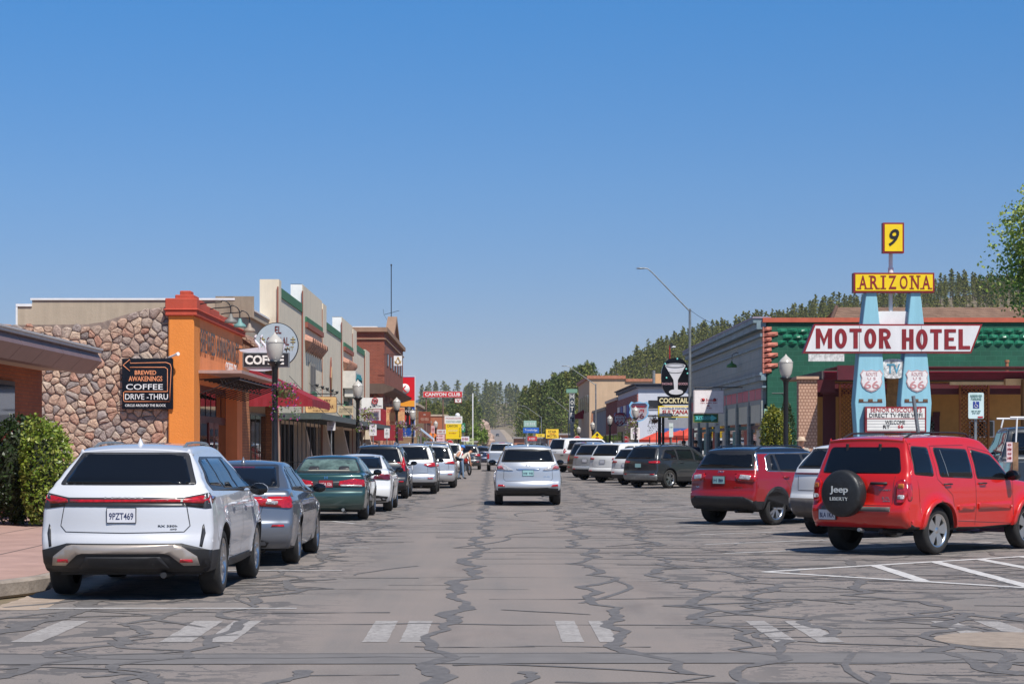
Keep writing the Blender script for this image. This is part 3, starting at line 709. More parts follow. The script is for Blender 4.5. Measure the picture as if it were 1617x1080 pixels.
def pickup(label, pmat, x, y, hd, L=5.6, W=1.98, H=1.88, lampmat=None, rack=False, group=None, name='pickup_truck'):
    H0 = H
    c = Car(name, label, 'pickup', truck(L, H), L, W, H, pmat, ya=1.15, yb=L-.95, Rw=.40, zs=.45, wf=[(.35, .95), (.6, .99), (.9, 1.0), (1.15, .97), (1.25, .90), (H-.12, .74), (H, .66)], bow=.05, rc=.05, group=group)
    c.wheels(6, 'spoke', M_rim, .06)
    dlo = [(2.12, 1.28), (4.45, 1.22), (3.75, H-.12), (2.2, H-.11)]
    c.windows(dlo, [[(2.2, 1.30), (2.9, 1.28), (2.9, H-.14), (2.26, H-.14)], [(3.0, 1.28), (4.3, 1.25), (3.7, H-.14), (3.0, H-.14)]], mir([(.72, 1.33), (.62, H-.16)]), rtrim=mir([(.76, 1.30), (.66, H-.13)]))
    hw = W/2
    c.decal('tail_lamp', [(hw-.16, .80), (hw-.02, .80), (hw-.02, 1.12), (hw-.16, 1.12)], 'r', lampmat or M_red, .010, .010, both=True, rnd_=.02)
    c.line('tailgate_gap', [(-.77, 1.16), (-.77, .70), (.77, .70), (.77, 1.16)], 'r', M_trim, .014)
    low(c, mir([(hw-.03, .46), (hw-.04, .62)]), M_chrome, 'rear_bumper', .01, .02)
    c.plate(0, .55, None, PL_b, PL_w); low(c, mir([(.12, 1.02), (.12, 1.08)]), M_trim, 'tailgate_handle', .008)
    low(c, mir([(.2, H-.07), (.2, H-.035)]), M_red, 'brake_lamp', .008)
    c.mirrors(3.9, 1.28, pmat, 1.25); c.doors([[(2.95, .5), (2.95, 1.26)], [(2.15, .55), (2.15, 1.26)], [(4.15, .55), (4.2, 1.2)]])
    c.handles((2.3, 3.15), 1.12, pmat)
    if rack:
        for yy in (.3, 2.3):
            m = MB()
            for sg in (1, -1): m.tube([(sg*.85, yy, 1.15 if yy < 2 else H-.05), (sg*.80, yy, H+.16)], .02)
            m.tube([(-.95, yy, H+.16), (.95, yy, H+.16)], .022); m.build('ladder_rack', M_white, c.root)
    return c.place(x, y, hd)
GL = 'cars parked along the left kerb'; GR = 'cars parked at an angle on the right'
def lexus_silver():
    c = Car('moving_suv', 'silver crossover driving away in the middle of the street', 'car', suv(4.77, 1.69, rb=.34, bz=.62, gz=1.2, gy=.16, ty=.5, tz=.12, hood=1.02), 4.77, 1.885, 1.69, P_sil2, ya=.98, yb=3.72, Rw=.37, zs=.30,
            wf=[(.25, .93), (.45, .985), (.7, 1.0), (.9, .985), (1.08, .93), (1.2, .87), (1.56, .70), (1.69, .60)], bow=.16, clad=.42, fine=True)
    c.wheels(5, 'twin', M_rim, .07)
    std_suv_windows(c, 1.13, 1.52, .55, 3.5, (1.45, 2.45), None, 1.225, 1.53, (.70, .60), mir([(.75, 1.20), (.64, 1.56)]))
    c.decal('tail_lamp', [(.40, .98), (.52, .975), (.88, 1.0), (.90, 1.13), (.74, 1.17)], 'r', M_clr, .012, .012, both=True, rnd_=.03)
    c.decal('lamp_insert', [(.66, 1.0), (.86, 1.02), (.86, 1.08), (.74, 1.11)], 'r', pm('lamp_pinkish', (.45, .12, .14), .15, var=.3, scale=30, coat=1), .026, .004, both=True, rnd_=.02)
    low(c, mir([(.28, .985), (.33, 1.015)]), M_chrome, 'chrome_strip', .008, .01)
    c.plate(0, .90, '#33', PL_b, PL_t)
    low(c, mir([(.9, .36), (.93, .47), (.55, .50)]), M_black, 'bumper_cladding', .004, .012)
    c.decal('reflector', [(.64, .52), (.84, .53), (.83, .585), (.68, .575)], 'r', M_red, .014, .006, both=True)
    c.line('hatch_gap', [(-.66, 1.15), (-.68, .74), (-.62, .68), (.62, .68), (.68, .74), (.66, 1.15)], 'r', M_trim, .009)
    m = MB(); m.lathe([(.045, -.006), (.055, 0), (.045, .006)], (0, 0, 0), 18, axis='y'); yb_ = c.cast('r', 0, 1.11)[0].y
    m.v = [(v[0]*1.15, v[1]+yb_-.012, v[2]*.8+1.11) for v in m.v]; m.build('badge', M_chrome, c.root)
    c.badge('RX 350', .52, .80, .17, .025)
    c.mirrors(3.2, 1.12, P_sil2, 1.15); c.rails(.75, 2.9, .54, M_galv, .04); c.fin(.75, P_sil2); c.wiper(1.23)
    c.handles((1.75, 2.72), 1.0, P_sil2); c.doors([[(1.36, .45), (1.32, 1.12)], [(2.5, .4), (2.5, 1.12)], [(3.5, .4), (3.5, 1.06)]])
    return c.place(WX(834, 55.2), 55.2, 0)
def compass():
    c = Car('parked_suv', 'deep red compact crossover with black roof, second from the front of the right-hand row', 'car', suv(4.40, 1.65, rb=.36, bz=.66, gz=1.16, gy=.16, ty=.42, tz=.12, hood=1.05), 4.40, 1.82, 1.65, P_red, ya=.88, yb=3.52, Rw=.35, zs=.32,
            wf=[(.25, .93), (.5, .985), (.75, 1.0), (.95, .985), (1.1, .93), (1.2, .88), (1.5, .74), (1.65, .64)], bow=.13, clad=.50, roof=1.50, fine=True, group=GR)
    c.wheels(5, 'twin', M_rim, .075)
    dlo = [(.62, 1.12), (3.3, 1.06), (3.2, 1.12), (2.5, 1.505), (.95, 1.52), (.72, 1.44)]
    c.decal('roof_edge_trim', [(.30, 1.12), (.36, 1.14), (.50, 1.49), (2.5, 1.495), (3.2, 1.13), (3.22, 1.15), (2.52, 1.525), (.46, 1.52)], 's', M_chrome, .004, both=True)
    panes = [[(.80, 1.15), (1.02, 1.145), (1.0, 1.47), (.92, 1.46)], [(1.10, 1.14), (1.95, 1.11), (1.95, 1.475), (1.08, 1.48)], [(2.04, 1.10), (3.08, 1.09), (2.48, 1.47), (2.04, 1.475)]]
    c.windows(dlo, panes, mir([(.72, 1.20), (.58, 1.50)]), rtrim=mir([(.78, 1.165), (.66, 1.55)]), chrome=M_chrome)
    low(c, mir([(.80, 1.15), (.78, 1.165)]), M_chrome, 'hatch_trim', .006)
    c.decal('tail_lamp', [(.42, .98), (.50, .93), (.84, .90), (.88, 1.02), (.80, 1.075), (.44, 1.085)], 'r', M_red, .012, .012, both=True, rnd_=.03)
    c.decal('lamp_lens', [(.50, .965), (.74, .95), (.76, 1.04), (.52, 1.06)], 'r', M_clr, .026, .004, both=True, rnd_=.02)
    c.decal('tail_lamp_wrap', [(.0, .92), (.26, .96), (.24, 1.07), (.0, 1.07)], 's', M_red, .006, both=True, rnd_=.02)
    c.plate(0, .94, '#23', PL_b, PL_t); c.badge('Jeep', 0, 1.115, .16, .06)
    c.badge('4x4', -.62, .79, .1, .03); c.badge('LIMITED', .48, .79, .2, .022)
    low(c, mir([(.9, .36), (.92, .48), (.62, .60)]), M_black, 'bumper_cladding', .004, .014)
    ar = [(.88+.46*cos(a), .35+.46*sin(a)) for a in [pi*k/14 for k in range(15)]]; ar2 = [(.88+.430*cos(a), .35+.430*sin(a)) for a in [pi*(14-k)/14 for k in range(15)]]
    c.decal('wheel_arch_trim', ar+ar2, 's', M_black, .006, .008, both=True, grid=.2)
    c.doors([[(1.40, .50), (1.34, .8), (1.06, 1.12)], [(2.0, .42), (2.0, 1.10)], [(3.1, .5), (3.1, 1.06)]])
    c.handles((1.22, 2.2), 1.0, P_red); c.mirrors(2.8, 1.1, M_roofblack); c.wiper(1.21, .3); c.rails(.6, 2.4, .54, M_roofblack, .04)
    return c
def liberty():
    c = Car('parked_suv', 'bright red boxy off-roader with a covered spare wheel on its back, nearest on the right', 'car', suv(4.44, 1.84, rb=.44, bz=.74, gz=1.22, gy=.14, ty=.33, tz=.08, hood=1.12, ws=3.15, wt=2.45), 4.44, 1.85, 1.84, P_red2, ya=.92, yb=3.57, Rw=.365, zs=.40,
            wf=[(.3, .93), (.5, .975), (.75, .975), (1.0, .965), (1.15, .945), (1.25, .92), (1.68, .79), (1.84, .69)], bow=.07, rc=.10, group=GR, flare=.05, plan=(.03, .1), fine=True)
    c.wheels(5, 'star', pm('bright_alloy', (.72, .72, .70), .3, 1.0, var=.05), .085)
    P1 = [[(.38, 1.24), (.86, 1.21), (.86, 1.62), (.44, 1.64)], [(1.06, 1.20), (1.96, 1.17), (1.96, 1.59), (1.04, 1.62)], [(2.10, 1.16), (3.08, 1.12), (2.62, 1.50), (2.10, 1.585)]]
    for p in P1:
        c.decal('window_frame', offset_poly(p, .02), 's', M_trim, .003, both=True, rnd_=.06); c.decal('side_window', p, 's', M_glass, .006, both=True, rnd_=.05)
    c.line('window_divider', [(1.27, 1.19), (1.20, 1.6)], 's', M_galv, .014, .008, both=True)
    c.decal('rear_window', mir([(.72, 1.24), (.62, 1.64)]), 'r', M_glass, .006, rnd_=.07)
    for x in (-.30, .30):
        h = c.cast('r', x, 1.66)[0]; m = MB(); m.box(x-.02, x+.02, h.y-.03, h.y+.05, 1.58, 1.69); m.build('glass_hinge', M_black, c.root, bevel=.006)
    c.decal('tail_lamp', [(.70, .80), (.82, .80), (.86, .92), (.84, 1.12), (.78, 1.17), (.69, 1.12)], 'r', M_red, .012, .018, both=True, rnd_=.04)
    c.decal('lamp_amber', [(.72, 1.02), (.82, 1.02), (.82, 1.09), (.73, 1.09)], 'r', M_amb, .031, .004, both=True, rnd_=.02)
    c.decal('lamp_lens', [(.72, .86), (.83, .86), (.83, .92), (.73, .92)], 'r', M_clr, .031, .004, both=True, rnd_=.02)
    c.decal('tail_lamp_wrap', [(.16, .82), (.25, .85), (.25, 1.10), (.16, 1.12)], 's', M_red, .008, .004, both=True, rnd_=.04)
    low(c, mir([(.62, .665), (.62, .735)]), M_bump, 'bumper_step', .008, .02)
    c.plate(-.50, .60, 'BLA 1KX', PL_b, PL_w)
    yb_ = c.cast('r', -.14, .95)[0].y; cx, cz = -.14, .93
    m = MB(); m.lathe([(.30, -.01), (.345, -.03), (.36, -.08), (.36, -.20), (.345, -.235), (.31, -.25), (.15, -.262), (0, -.265)], (cx, yb_, cz), 40, axis='y')
    sw = m.build('spare_wheel_cover', pm('black_vinyl', (.022, .023, .024), .45, var=.2, scale=5, bump=.5, bscale=5), c.root)
    wt_ = flat('cover_print', (205, 208, 205), .6, .05)
    text('Jeep', sw, wt_, (cx, yb_-.262, cz+.05), .33, .13, bold=.035, ext=.006); text('LIBERTY', sw, wt_, (cx, yb_-.262, cz-.08), .33, .05, bold=.0, ext=.006)
    m = MB(); h = c.cast('r', .38, 1.09)[0]; m.tube([(.25, h.y+.01, 1.09), (.27, h.y-.035, 1.09), (.50, h.y-.035, 1.09), (.52, h.y+.01, 1.09)], .022, 8); m.build('tailgate_handle', M_black, c.root)
    c.badge('3.7L', .52, .87, .13, .035, M_galv); c.badge('4X4', .53, .825, .12, .02, M_galv); c.badge('SPORT', .5, .99, .2, .02, M_galv)
    c.line('hatch_gap', [(.64, 1.20), (.64, 1.165)], 'r', M_trim, .008); c.line('hatch_gap', [(-.62, .755), (.62, .755)], 'r', M_trim, .008); c.line('hatch_gap', [(.635, 1.15), (.635, .77)], 'r', M_trim, .008)
    for cy in (.92, 3.57):
        ar = [(cy+.50*cos(a), .365+.50*sin(a)) for a in [pi*k/16-.05+.1*k/16 for k in range(17)]]; ar2 = [(cy+.438*cos(a), .365+.438*sin(a)) for a in [pi*(16-k)/16 for k in range(17)]]
        c.decal('wheel_arch_flare', ar+ar2, 's', P_red2, .02, .03, both=True, grid=.2)
    c.doors([[(1.42, .55), (1.35, .9), (.96, 1.15), (.94, 1.66), (1.9, 1.67)], [(2.03, .42), (2.03, 1.64)], [(3.1, .42), (3.15, 1.15), (2.64, 1.56), (2.03, 1.65)], [(1.42, .50), (3.1, .42)]])
    c.decal('side_moulding', [(1.50, .66), (1.98, .66), (1.98, .76), (1.50, .74)], 's', P_red2, .01, .012, both=True, rnd_=.03); c.decal('side_moulding', [(2.08, .66), (3.06, .66), (3.06, .78), (2.08, .77)], 's', P_red2, .01, .012, both=True, rnd_=.03)
    c.handles((1.22, 2.22), 1.07, M_black); c.mirrors(2.98, 1.14, M_black, 1.2); c.rails(.5, 2.5, .56, M_black, .055)
    h = c.cast('s', 2.85, .97)[0]
    m = MB(); m.tube([(.1, .1, .36), (.1, -.02, .38)], .03); m.build('tow_hitch', M_galv, c.root)
    return c
def white_ev():
    c = Car('parked_suv', 'white sport utility with grey rear bumper squeezed between the two red ones on the right', 'car', suv(4.8, 1.72, rb=.42, bz=.72, gz=1.24, gy=.14, ty=.55, tz=.1), 4.8, 1.9, 1.72, P_white2, ya=.98, yb=3.85, Rw=.37, zs=.34, bow=.13, clad=.45, clmat=M_bump, group=GR)
    c.wheels(5, 'spoke', M_rim, .06)
    std_suv_windows(c, 1.17, 1.55, .5, 3.5, (1.5, 2.5), None, 1.27, 1.58, (.72, .58), mir([(.77, 1.24), (.63, 1.61)]))
    low(c, mir([(.93, 1.135), (.93, 1.165)]), M_redd, 'light_bar', .008, .006)
    low(c, mir([(.9, .40), (.95, .55), (.90, .70)]), M_bump, 'bumper_cladding', .01, .02)
    c.line('hatch_gap', [(-.70, 1.10), (-.68, .84), (.68, .84), (.70, 1.10)], 'r', M_trim, .012)
    c.mirrors(3.2, 1.1, P_white2); c.badge('R', 0, 1.0, .04, .03)
    return c
lexus_white(); cruze(); accord(); corolla(); lexus_silver()
gen_suv('black sport utility with tall red tail lamps parked ahead of the white saloon', P_blk, WX(597, 62), 62.0, 0, L=4.6, W=1.86, H=1.70, lamp='high', group=GL, rail=M_galv, gz=1.12, clad=.42)
gen_suv('silver sport utility with roof bars parked ahead of the black one', P_silver, WX(645.5, 68.2), 68.0, 0, L=4.9, W=1.94, H=1.74, lamp='tri', group=GL, rail=M_chrome, gz=1.16, clad=.42)
gen_suv('pale silver crossover half hidden ahead of the silver one with roof bars', P_sil2, WX(678, 77.5)+.1, 77.5, 0, L=4.6, H=1.72, lamp='slim', group=GL, gz=1.12)
gen_suv('dark grey crossover, last of the tight group before the two men', P_dgrey, WX(681, 83), 83.3, 0, L=4.5, H=1.66, lamp='slim', group=GL)
def angled(c, corner_px, d, hd=46):
    """stand the car so that its rear right corner is seen at corner_px at depth d"""
    a = R(hd); x = WX(corner_px, d)-c.W/2*.93*cos(a); y = d+c.W/2*.93*sin(a)
    return c.place(x, y, hd)
angled(liberty(), 1424, 29.9, 45)
angled(white_ev(), 1366, 35.6, 45)
angled(compass(), 1183, 41.3, 45)
# ---------------------------------------------------------------- ground, road, kerbs, markings
TP = [(500, 640), (690, 640), (747, 636), (800, 632), (845, 620), (870, 602), (887, 580), (927, 560), (971, 548), (1015, 547), (1033, 536), (1080, 524), (1124, 510), (1157, 511), (1196, 496), (1267, 484), (1290, 476), (1353, 467), (1473, 444), (1523, 434), (1567, 438), (1700, 425)]
def tprof(px):
    if px <= TP[0][0]: return TP[0][1]
    for (a, va), (b, vb) in zip(TP, TP[1:]):
        if px <= b: return va+(vb-va)*(px-a)/(b-a)
    return TP[-1][1]
def sst(t): t = max(0, min(1, t)); return t*t*(3-2*t)
def gz(x, y):
    if y < 420: return 0.0
    px = VX+F*x/y
    zr = CH+(VY-tprof(px)-37)*900/F
    z = max(0, zr)*sst((y-430)/450)
    road = 0 if y < 650 else 1.95*((y-650)/230)**2 if y < 880 else 1.95+(y-880)*.0176
    c = sst((abs(x-3.5)-9)/(40+.02*y)); return road*(1-c)+max(z, road*.9)*c
def gfar(x, y):
    if y <= 1560: return gz(x, y)
    if y > 1950: return 10 if y < 2500 else 0
    return max(gz(x, 1560), 12+30*sst((y-1570)/330))
def groundmat():
    m, nt, p = newmat('dry_ground'); v = wcoord(nt); n = noise(nt, v, .05, 8, .7); n2 = noise(nt, v, 1.5, 5, .7)
    c = mixc(nt, n.outputs[0], (.16, .115, .075), (.30, .22, .15)); c = mixc(nt, ramp(nt, n2.outputs[0], .4, .7), c, (.10, .105, .05))
    nt.links.new(c, p.inputs['Base Color']); p.inputs['Roughness'].default_value = .95; return m
def asphalt(name='street_asphalt', cracks=True):
    m, nt, p = newmat(name); tc = nt.nodes.new('ShaderNodeTexCoord'); v = tc.outputs['Object']
    sp = nt.nodes.new('ShaderNodeSeparateXYZ'); nt.links.new(v, sp.inputs[0])
    big = noise(nt, v, .35, 6, .65); fine = noise(nt, v, 60, 3, .7); mid = noise(nt, wcoord(nt, (1.6, .06, 1)), 1.0, 5, .6)
    base = mixc(nt, ramp(nt, mid.outputs[0], .38, .62), (.234, .203, .182), (.190, .174, .163))
    base = mixc(nt, ramp(nt, big.outputs[0], .35, .75), base, (.262, .220, .196))
    st_ = noise(nt, wcoord(nt, (1, .35, 1)), .9, 4, .55); base = mixc(nt, 1.0, base, ramp(nt, st_.outputs[0], .26, .42, (.80, .80, .81), (1, 1, 1)), 'MULTIPLY')
    base = mixc(nt, 1.0, base, ramp(nt, fine.outputs[0], .3, .7, (.82,)*3, (1.12,)*3), 'MULTIPLY')
    if cracks:
        # warped cell edges at three sizes, strongest outside the travelled lane
        w1 = noise(nt, v, .8, 5, .65)
        sc_ = nt.nodes.new('ShaderNodeVectorMath'); sc_.operation = 'SCALE'; sc_.inputs['Scale'].default_value = 1.9; nt.links.new(w1.outputs['Color'], sc_.inputs[0])
        add = nt.nodes.new('ShaderNodeVectorMath'); add.operation = 'ADD'; nt.links.new(v, add.inputs[0]); nt.links.new(sc_.outputs[0], add.inputs[1])
        lt = None
        for sx, sy, nsc, w0, w1_ in ((.34, .58, .45, .012, .105), (.62, 1.15, .7, -.03, .085), (.9, 2.3, .35, -.05, .080)):
            mp = nt.nodes.new('ShaderNodeMapping'); mp.inputs['Scale'].default_value = (sx, sy, 1); mp.inputs['Location'].default_value = (sx*7, sy*3, 0); nt.links.new(add.outputs[0], mp.inputs[0])
            vo = nt.nodes.new('ShaderNodeTexVoronoi'); vo.feature = 'DISTANCE_TO_EDGE'; vo.voronoi_dimensions = '2D'; vo.inputs['Scale'].default_value = 1.5; nt.links.new(mp.outputs[0], vo.inputs['Vector'])
            wn = noise(nt, v, nsc, 5, .7)
            wd = nt.nodes.new('ShaderNodeMapRange'); nt.links.new(wn.outputs[0], wd.inputs[0]); wd.inputs[1].default_value = .38; wd.inputs[2].default_value = .66; wd.inputs[3].default_value = w0; wd.inputs[4].default_value = w1_; wd.clamp = False
            l_ = nt.nodes.new('ShaderNodeMath'); l_.operation = 'LESS_THAN'; nt.links.new(vo.outputs[0], l_.inputs[0]); nt.links.new(wd.outputs[0], l_.inputs[1])
            if lt is None: lt = l_
            else:
                mx_ = nt.nodes.new('ShaderNodeMath'); mx_.operation = 'MAXIMUM'; nt.links.new(lt.outputs[0], mx_.inputs[0]); nt.links.new(l_.outputs[0], mx_.inputs[1]); lt = mx_
        # |x - 0.8| > 1.6 region
        sb = nt.nodes.new('ShaderNodeMath'); sb.operation = 'SUBTRACT'; nt.links.new(sp.outputs[0], sb.inputs[0]); sb.inputs[1].default_value = .1
        ab = nt.nodes.new('ShaderNodeMath'); ab.operation = 'ABSOLUTE'; nt.links.new(sb.outputs[0], ab.inputs[0])
        gt = nt.nodes.new('ShaderNodeMapRange'); nt.links.new(ab.outputs[0], gt.inputs[0]); gt.inputs[1].default_value = 1.5; gt.inputs[2].default_value = 2.3
        mu = nt.nodes.new('ShaderNodeMath'); mu.operation = 'MULTIPLY'; nt.links.new(lt.outputs[0], mu.inputs[0]); nt.links.new(gt.outputs[0], mu.inputs[1])
        tarv = mixc(nt, fine.outputs[0], (.105, .097, .094), (.150, .138, .132))
        base = mixc(nt, mu.outputs[0], base, tarv)
    nt.links.new(base, p.inputs['Base Color']); p.inputs['Roughness'].default_value = .88; p.inputs['Specular IOR Level'].default_value = .3
    bumpn(nt, p, fine.outputs[0], .25, .01); return m
M_asph = asphalt(); M_asph2 = asphalt('plain_asphalt', False)
M_tar = pm('tar_sealant', (.138, .127, .120), .7, var=.2, scale=9)
# one sheet of ground out to the horizon
mb = MB(); xs = [-3500, -2500, -1200, -700, -400, -250, -160, -100, -60, -30, -12, -6, 0, 3.5, 8, 14, 22, 32, 45, 60, 80, 105, 135, 170, 210, 250, 290, 330, 380, 450, 700, 1500, 3500]
ys = [-300, 0, 100, 200, 300, 400, 430, 460, 490, 520, 550, 580, 610, 640, 670, 700, 730, 760, 790, 820, 850, 880, 920, 1000, 1100, 1250, 1480, 1560, 1640, 1720, 1800, 1900, 2100, 3000, 4600]
vs = []
for y in ys:
    for x in xs:
        z = gfar(x, y)
        vs.append((x, y, z-.06))
nx = len(xs)
mb.add(vs, [(j*nx+i, j*nx+i+1, (j+1)*nx+i+1, (j+1)*nx+i) for j in range(len(ys)-1) for i in range(nx-1)], 0, True)
mb.build('ground', groundmat(), recalc=False, kind='structure')
KL, KR = -5.15, 9.05
mb = MB(); mb.quad((-40, -40, 0), (60, -40, 0), (60, 20.2, 0), (-40, 20.2, 0)); mb.quad((KL, 20.2, 0), (60, 20.2, 0), (60, 44, 0), (KL, 44, 0)); mb.quad((KL, 44, 0), (KR, 44, 0), (KR, 640, 0), (KL, 640, 0))
mb.build('street', M_asph, recalc=False, kind='structure')
mb = MB(); n = 30; v2 = []
for k in range(n+1):
    y = 640+(1560-640)*k/n; cx = 3.5 if y > 900 else 2+1.5*(y-640)/260; cx -= max(0, (y-1200)/360)*1.5
    for sx in (-1, 1): v2.append((cx+sx*(4.6 if y > 800 else 7.5-2.9*(y-640)/160), y, gz(3.5, y)+.12))
mb.add(v2, [(2*k, 2*k+1, 2*k+3, 2*k+2) for k in range(n)], 0, True); mb.build('far_road', M_asph2, recalc=False, kind='structure')
mb = MB(); v2 = []
for k in range(n+1):
    y = 700+(1560-700)*k/n; cx = 3.2 - max(0, (y-1200)/360)*1.5
    for sx in (-1, 1): v2.append((cx+sx*(8.5 if sx > 0 else 9.5), y, gz(3.5, y)+.05))
mb.add(v2, [(2*k, 2*k+1, 2*k+3, 2*k+2) for k in range(n)], 0, True); mb.build('road_verge', pm('pale_gravel', (.34, .27, .20), .95, var=.2, scale=.3), recalc=False, kind='structure')
M_kerb = pm('kerb_concrete', (.33, .28, .24), .9, var=.25, scale=2.2, bump=.3, bscale=25)
M_walk = pm('pink_concrete', (.40, .255, .215), .9, var=.12, scale=1.5, bump=.15, bscale=40)
M_walk2 = pm('grey_concrete', (.34, .30, .27), .9, var=.15, scale=1.2)
def slab(name, poly, z0, z1, mat, bevel=0):
    mb = MB(); mb.prism(poly, lambda a, b, d: Vector((a, b, d)), z0, z1); return mb.build(name, mat, bevel=bevel, kind='structure')
arc = [(KL-3.5+3.5*cos(a), 24-3.5*sin(a)) for a in [pi/2*k/10 for k in range(11)]]
slab('left_kerb', [(KL, 640)]+[(KL, 24)]+arc[1:]+[(-45, 20.5), (-45, 20.7)]+[(KL-3.5+3.3*cos(a), 24-3.3*sin(a)) for a in [pi/2*(10-k)/10 for k in range(11)]]+[(KL-.2, 640)], -.05, .15, M_kerb, .03)
slab('left_pavement', [(KL-.2, 640)]+[(KL-3.5+3.3*cos(a), 24-3.3*sin(a)) for a in [pi/2*k/10 for k in range(11)]]+[(-45, 20.7), (-45, 640)], -.05, .147, M_walk)
slab('right_kerb', [(KR, 44), (KR+.18, 44), (KR+.18, 640), (KR, 640)], -.05, .15, M_kerb, .03)
slab('right_pavement', [(KR+.18, 44), (60, 44), (60, 640), (KR+.18, 640)], -.05, .147, M_walk2)
# joints in the pink pavement and the dusty gutter
mb = MB()
for y in (27.4, 30.6, 33.8, 37): mb.quad((KL-6, y, .1515), (KL-.2, y, .1515), (KL-.2, y+.02, .1515), (KL-6, y+.02, .1515))

for x in (-6.9, -8.5): mb.quad((x, 20.8, .1515), (x+.02, 20.8, .1515), (x+.02, 120, .1515), (x, 120, .1515))
mb.build('pavement_joints', M_tar, recalc=False, kind='structure')
RC = [0]
def ribbon(mb, pts, wf, z=.004, jag=.25, step=.18):
    RC[0] += 1
    if z >= .004 and z < .005: z = .0040+(RC[0]*37 % 230)*.000007   # no two strips share a plane
    P = [Vector(p) for p in pts]; dense = []
    for a, b in zip(P, P[1:]):
        n = max(1, int((b-a).length/step))
        for k in range(n): dense.append(a.lerp(b, k/n))
    dense.append(P[-1]); L = []
    for i, p in enumerate(dense):
        t = (dense[min(i+1, len(dense)-1)]-dense[max(0, i-1)])
        if t.length < 1e-6: t = Vector((0, 1))
        t.normalize(); q = Vector((-t.y, t.x)); w_ = wf(i/max(1, len(dense)-1))/2
        a = p+q*w_*(1+rnd.uniform(-jag, jag)); b = p-q*w_*(1+rnd.uniform(-jag, jag)); L += [(a.x, a.y, z+(i % 9)*.000004), (b.x, b.y, z+(i % 9)*.000004)]
    mb.add(L, [(2*i, 2*i+1, 2*i+3, 2*i+2) for i in range(len(dense)-1)])
mb = MB(); gut = [(KL+.02, 20), (KL+.02, 30), (KL+.02, 60), (KL+.02, 120)]
ribbon(mb, [(KL+.28, 20.3), (KL+.25, 24), (KL+.2, 40), (KL+.2, 140)], lambda t: .52, .0028, .12); mb.build('gutter_dust', pm('tan_dust', (.36, .28, .215), .95, var=.2, scale=3), recalc=False, kind='structure')
# meandering tar-sealed seams
tar = MB(); r2 = random.Random(11)
def seam(knots, wd, amp=.09, y1=None):
    pts = []; y = knots[0][1]; yend = knots[-1][1]; ph = r2.uniform(0, 9)
    while y < yend:
        for (xa, ya), (xb, yb) in zip(knots, knots[1:]):
            if ya <= y <= yb: x = xa+(xb-xa)*(y-ya)/(yb-ya)
        pts.append((x+amp*(sin(y*1.1+ph)+.7*sin(y*2.7+ph*2)+.5*sin(y*5.3)+r2.uniform(-.6, .6)), y)); y += r2.uniform(.18, .5)
    ns = [r2.uniform(.45, 1.4) for _ in range(400)]
    ribbon(tar, pts, lambda t: wd*1.15*(ns[int(t*390)]*(.5+.5*(t*390 % 1))+ns[int(t*390)+1]*.5*(1-(t*390 % 1)))*1.0, .004, .16, .10)
seam([(-.50, 13), (-.42, 17.8), (-.33, 24), (-.13, 41), (-.2, 75), (-.15, 150), (-.1, 300)], .14)
seam([(1.35, 14.6), (1.19, 17.8), (1.05, 20), (1.30, 24), (1.47, 30), (1.7, 43), (1.75, 80), (1.7, 200)], .12, .13)
seam([(2.0, 13.6), (2.2, 20), (2.28, 26), (2.98, 41), (3.1, 80), (3.1, 200)], .11, .16)
seam([(-2.5, 13.5), (-2.52, 17.8), (-2.45, 20.5), (-2.6, 30), (-2.35, 45), (-2.2, 100), (-2.2, 200)], .09, .16)
seam([(-4.9, 16.4), (-4.35, 18.3), (-4.2, 21), (-4.25, 23)], .2, .06)
seam([(-1.6, 13.8), (-1.5, 15.2)], .1, .2); seam([(-3.4, 13.5), (-3.5, 15), (-3.1, 19), (-3.0, 21)], .1, .15)
seam([(.1, 13.4), (.25, 14.9)], .1, .12); seam([(2.95, 17.5), (2.75, 20), (3.1, 23), (3.4, 27)], .11, .2); seam([(3.7, 13.5), (3.9, 16), (4.4, 19), (4.3, 23), (5.3, 26)], .12, .2)
seam([(4.6, 14), (4.3, 17), (4.8, 20)], .13, .2)
# thin transverse cracks
y = 14.2
while y < 210:
    for _ in range(2 if y < 70 else 1):
        x0 = r2.uniform(-4.2, 2.2); ln = r2.choice((1.2, 2.2, 3.5, 5.5)); pts = []; x = x0; yy = y+r2.uniform(-.4, .4)
        while x < min(x0+ln, 8): pts.append((x, yy)); x += r2.uniform(.2, .5); yy += r2.uniform(-.07, .07)
        if len(pts) > 2:
            tw = r2.uniform(.018, .05)*(1 if y < 30 else 1.5); ribbon(tar, pts, lambda t: tw*(.3+1.4*abs(sin(t*7+y))), .0045, .3, .2)
    y += r2.uniform(.8, 1.7) if y < 60 else r2.uniform(1.5, 3)
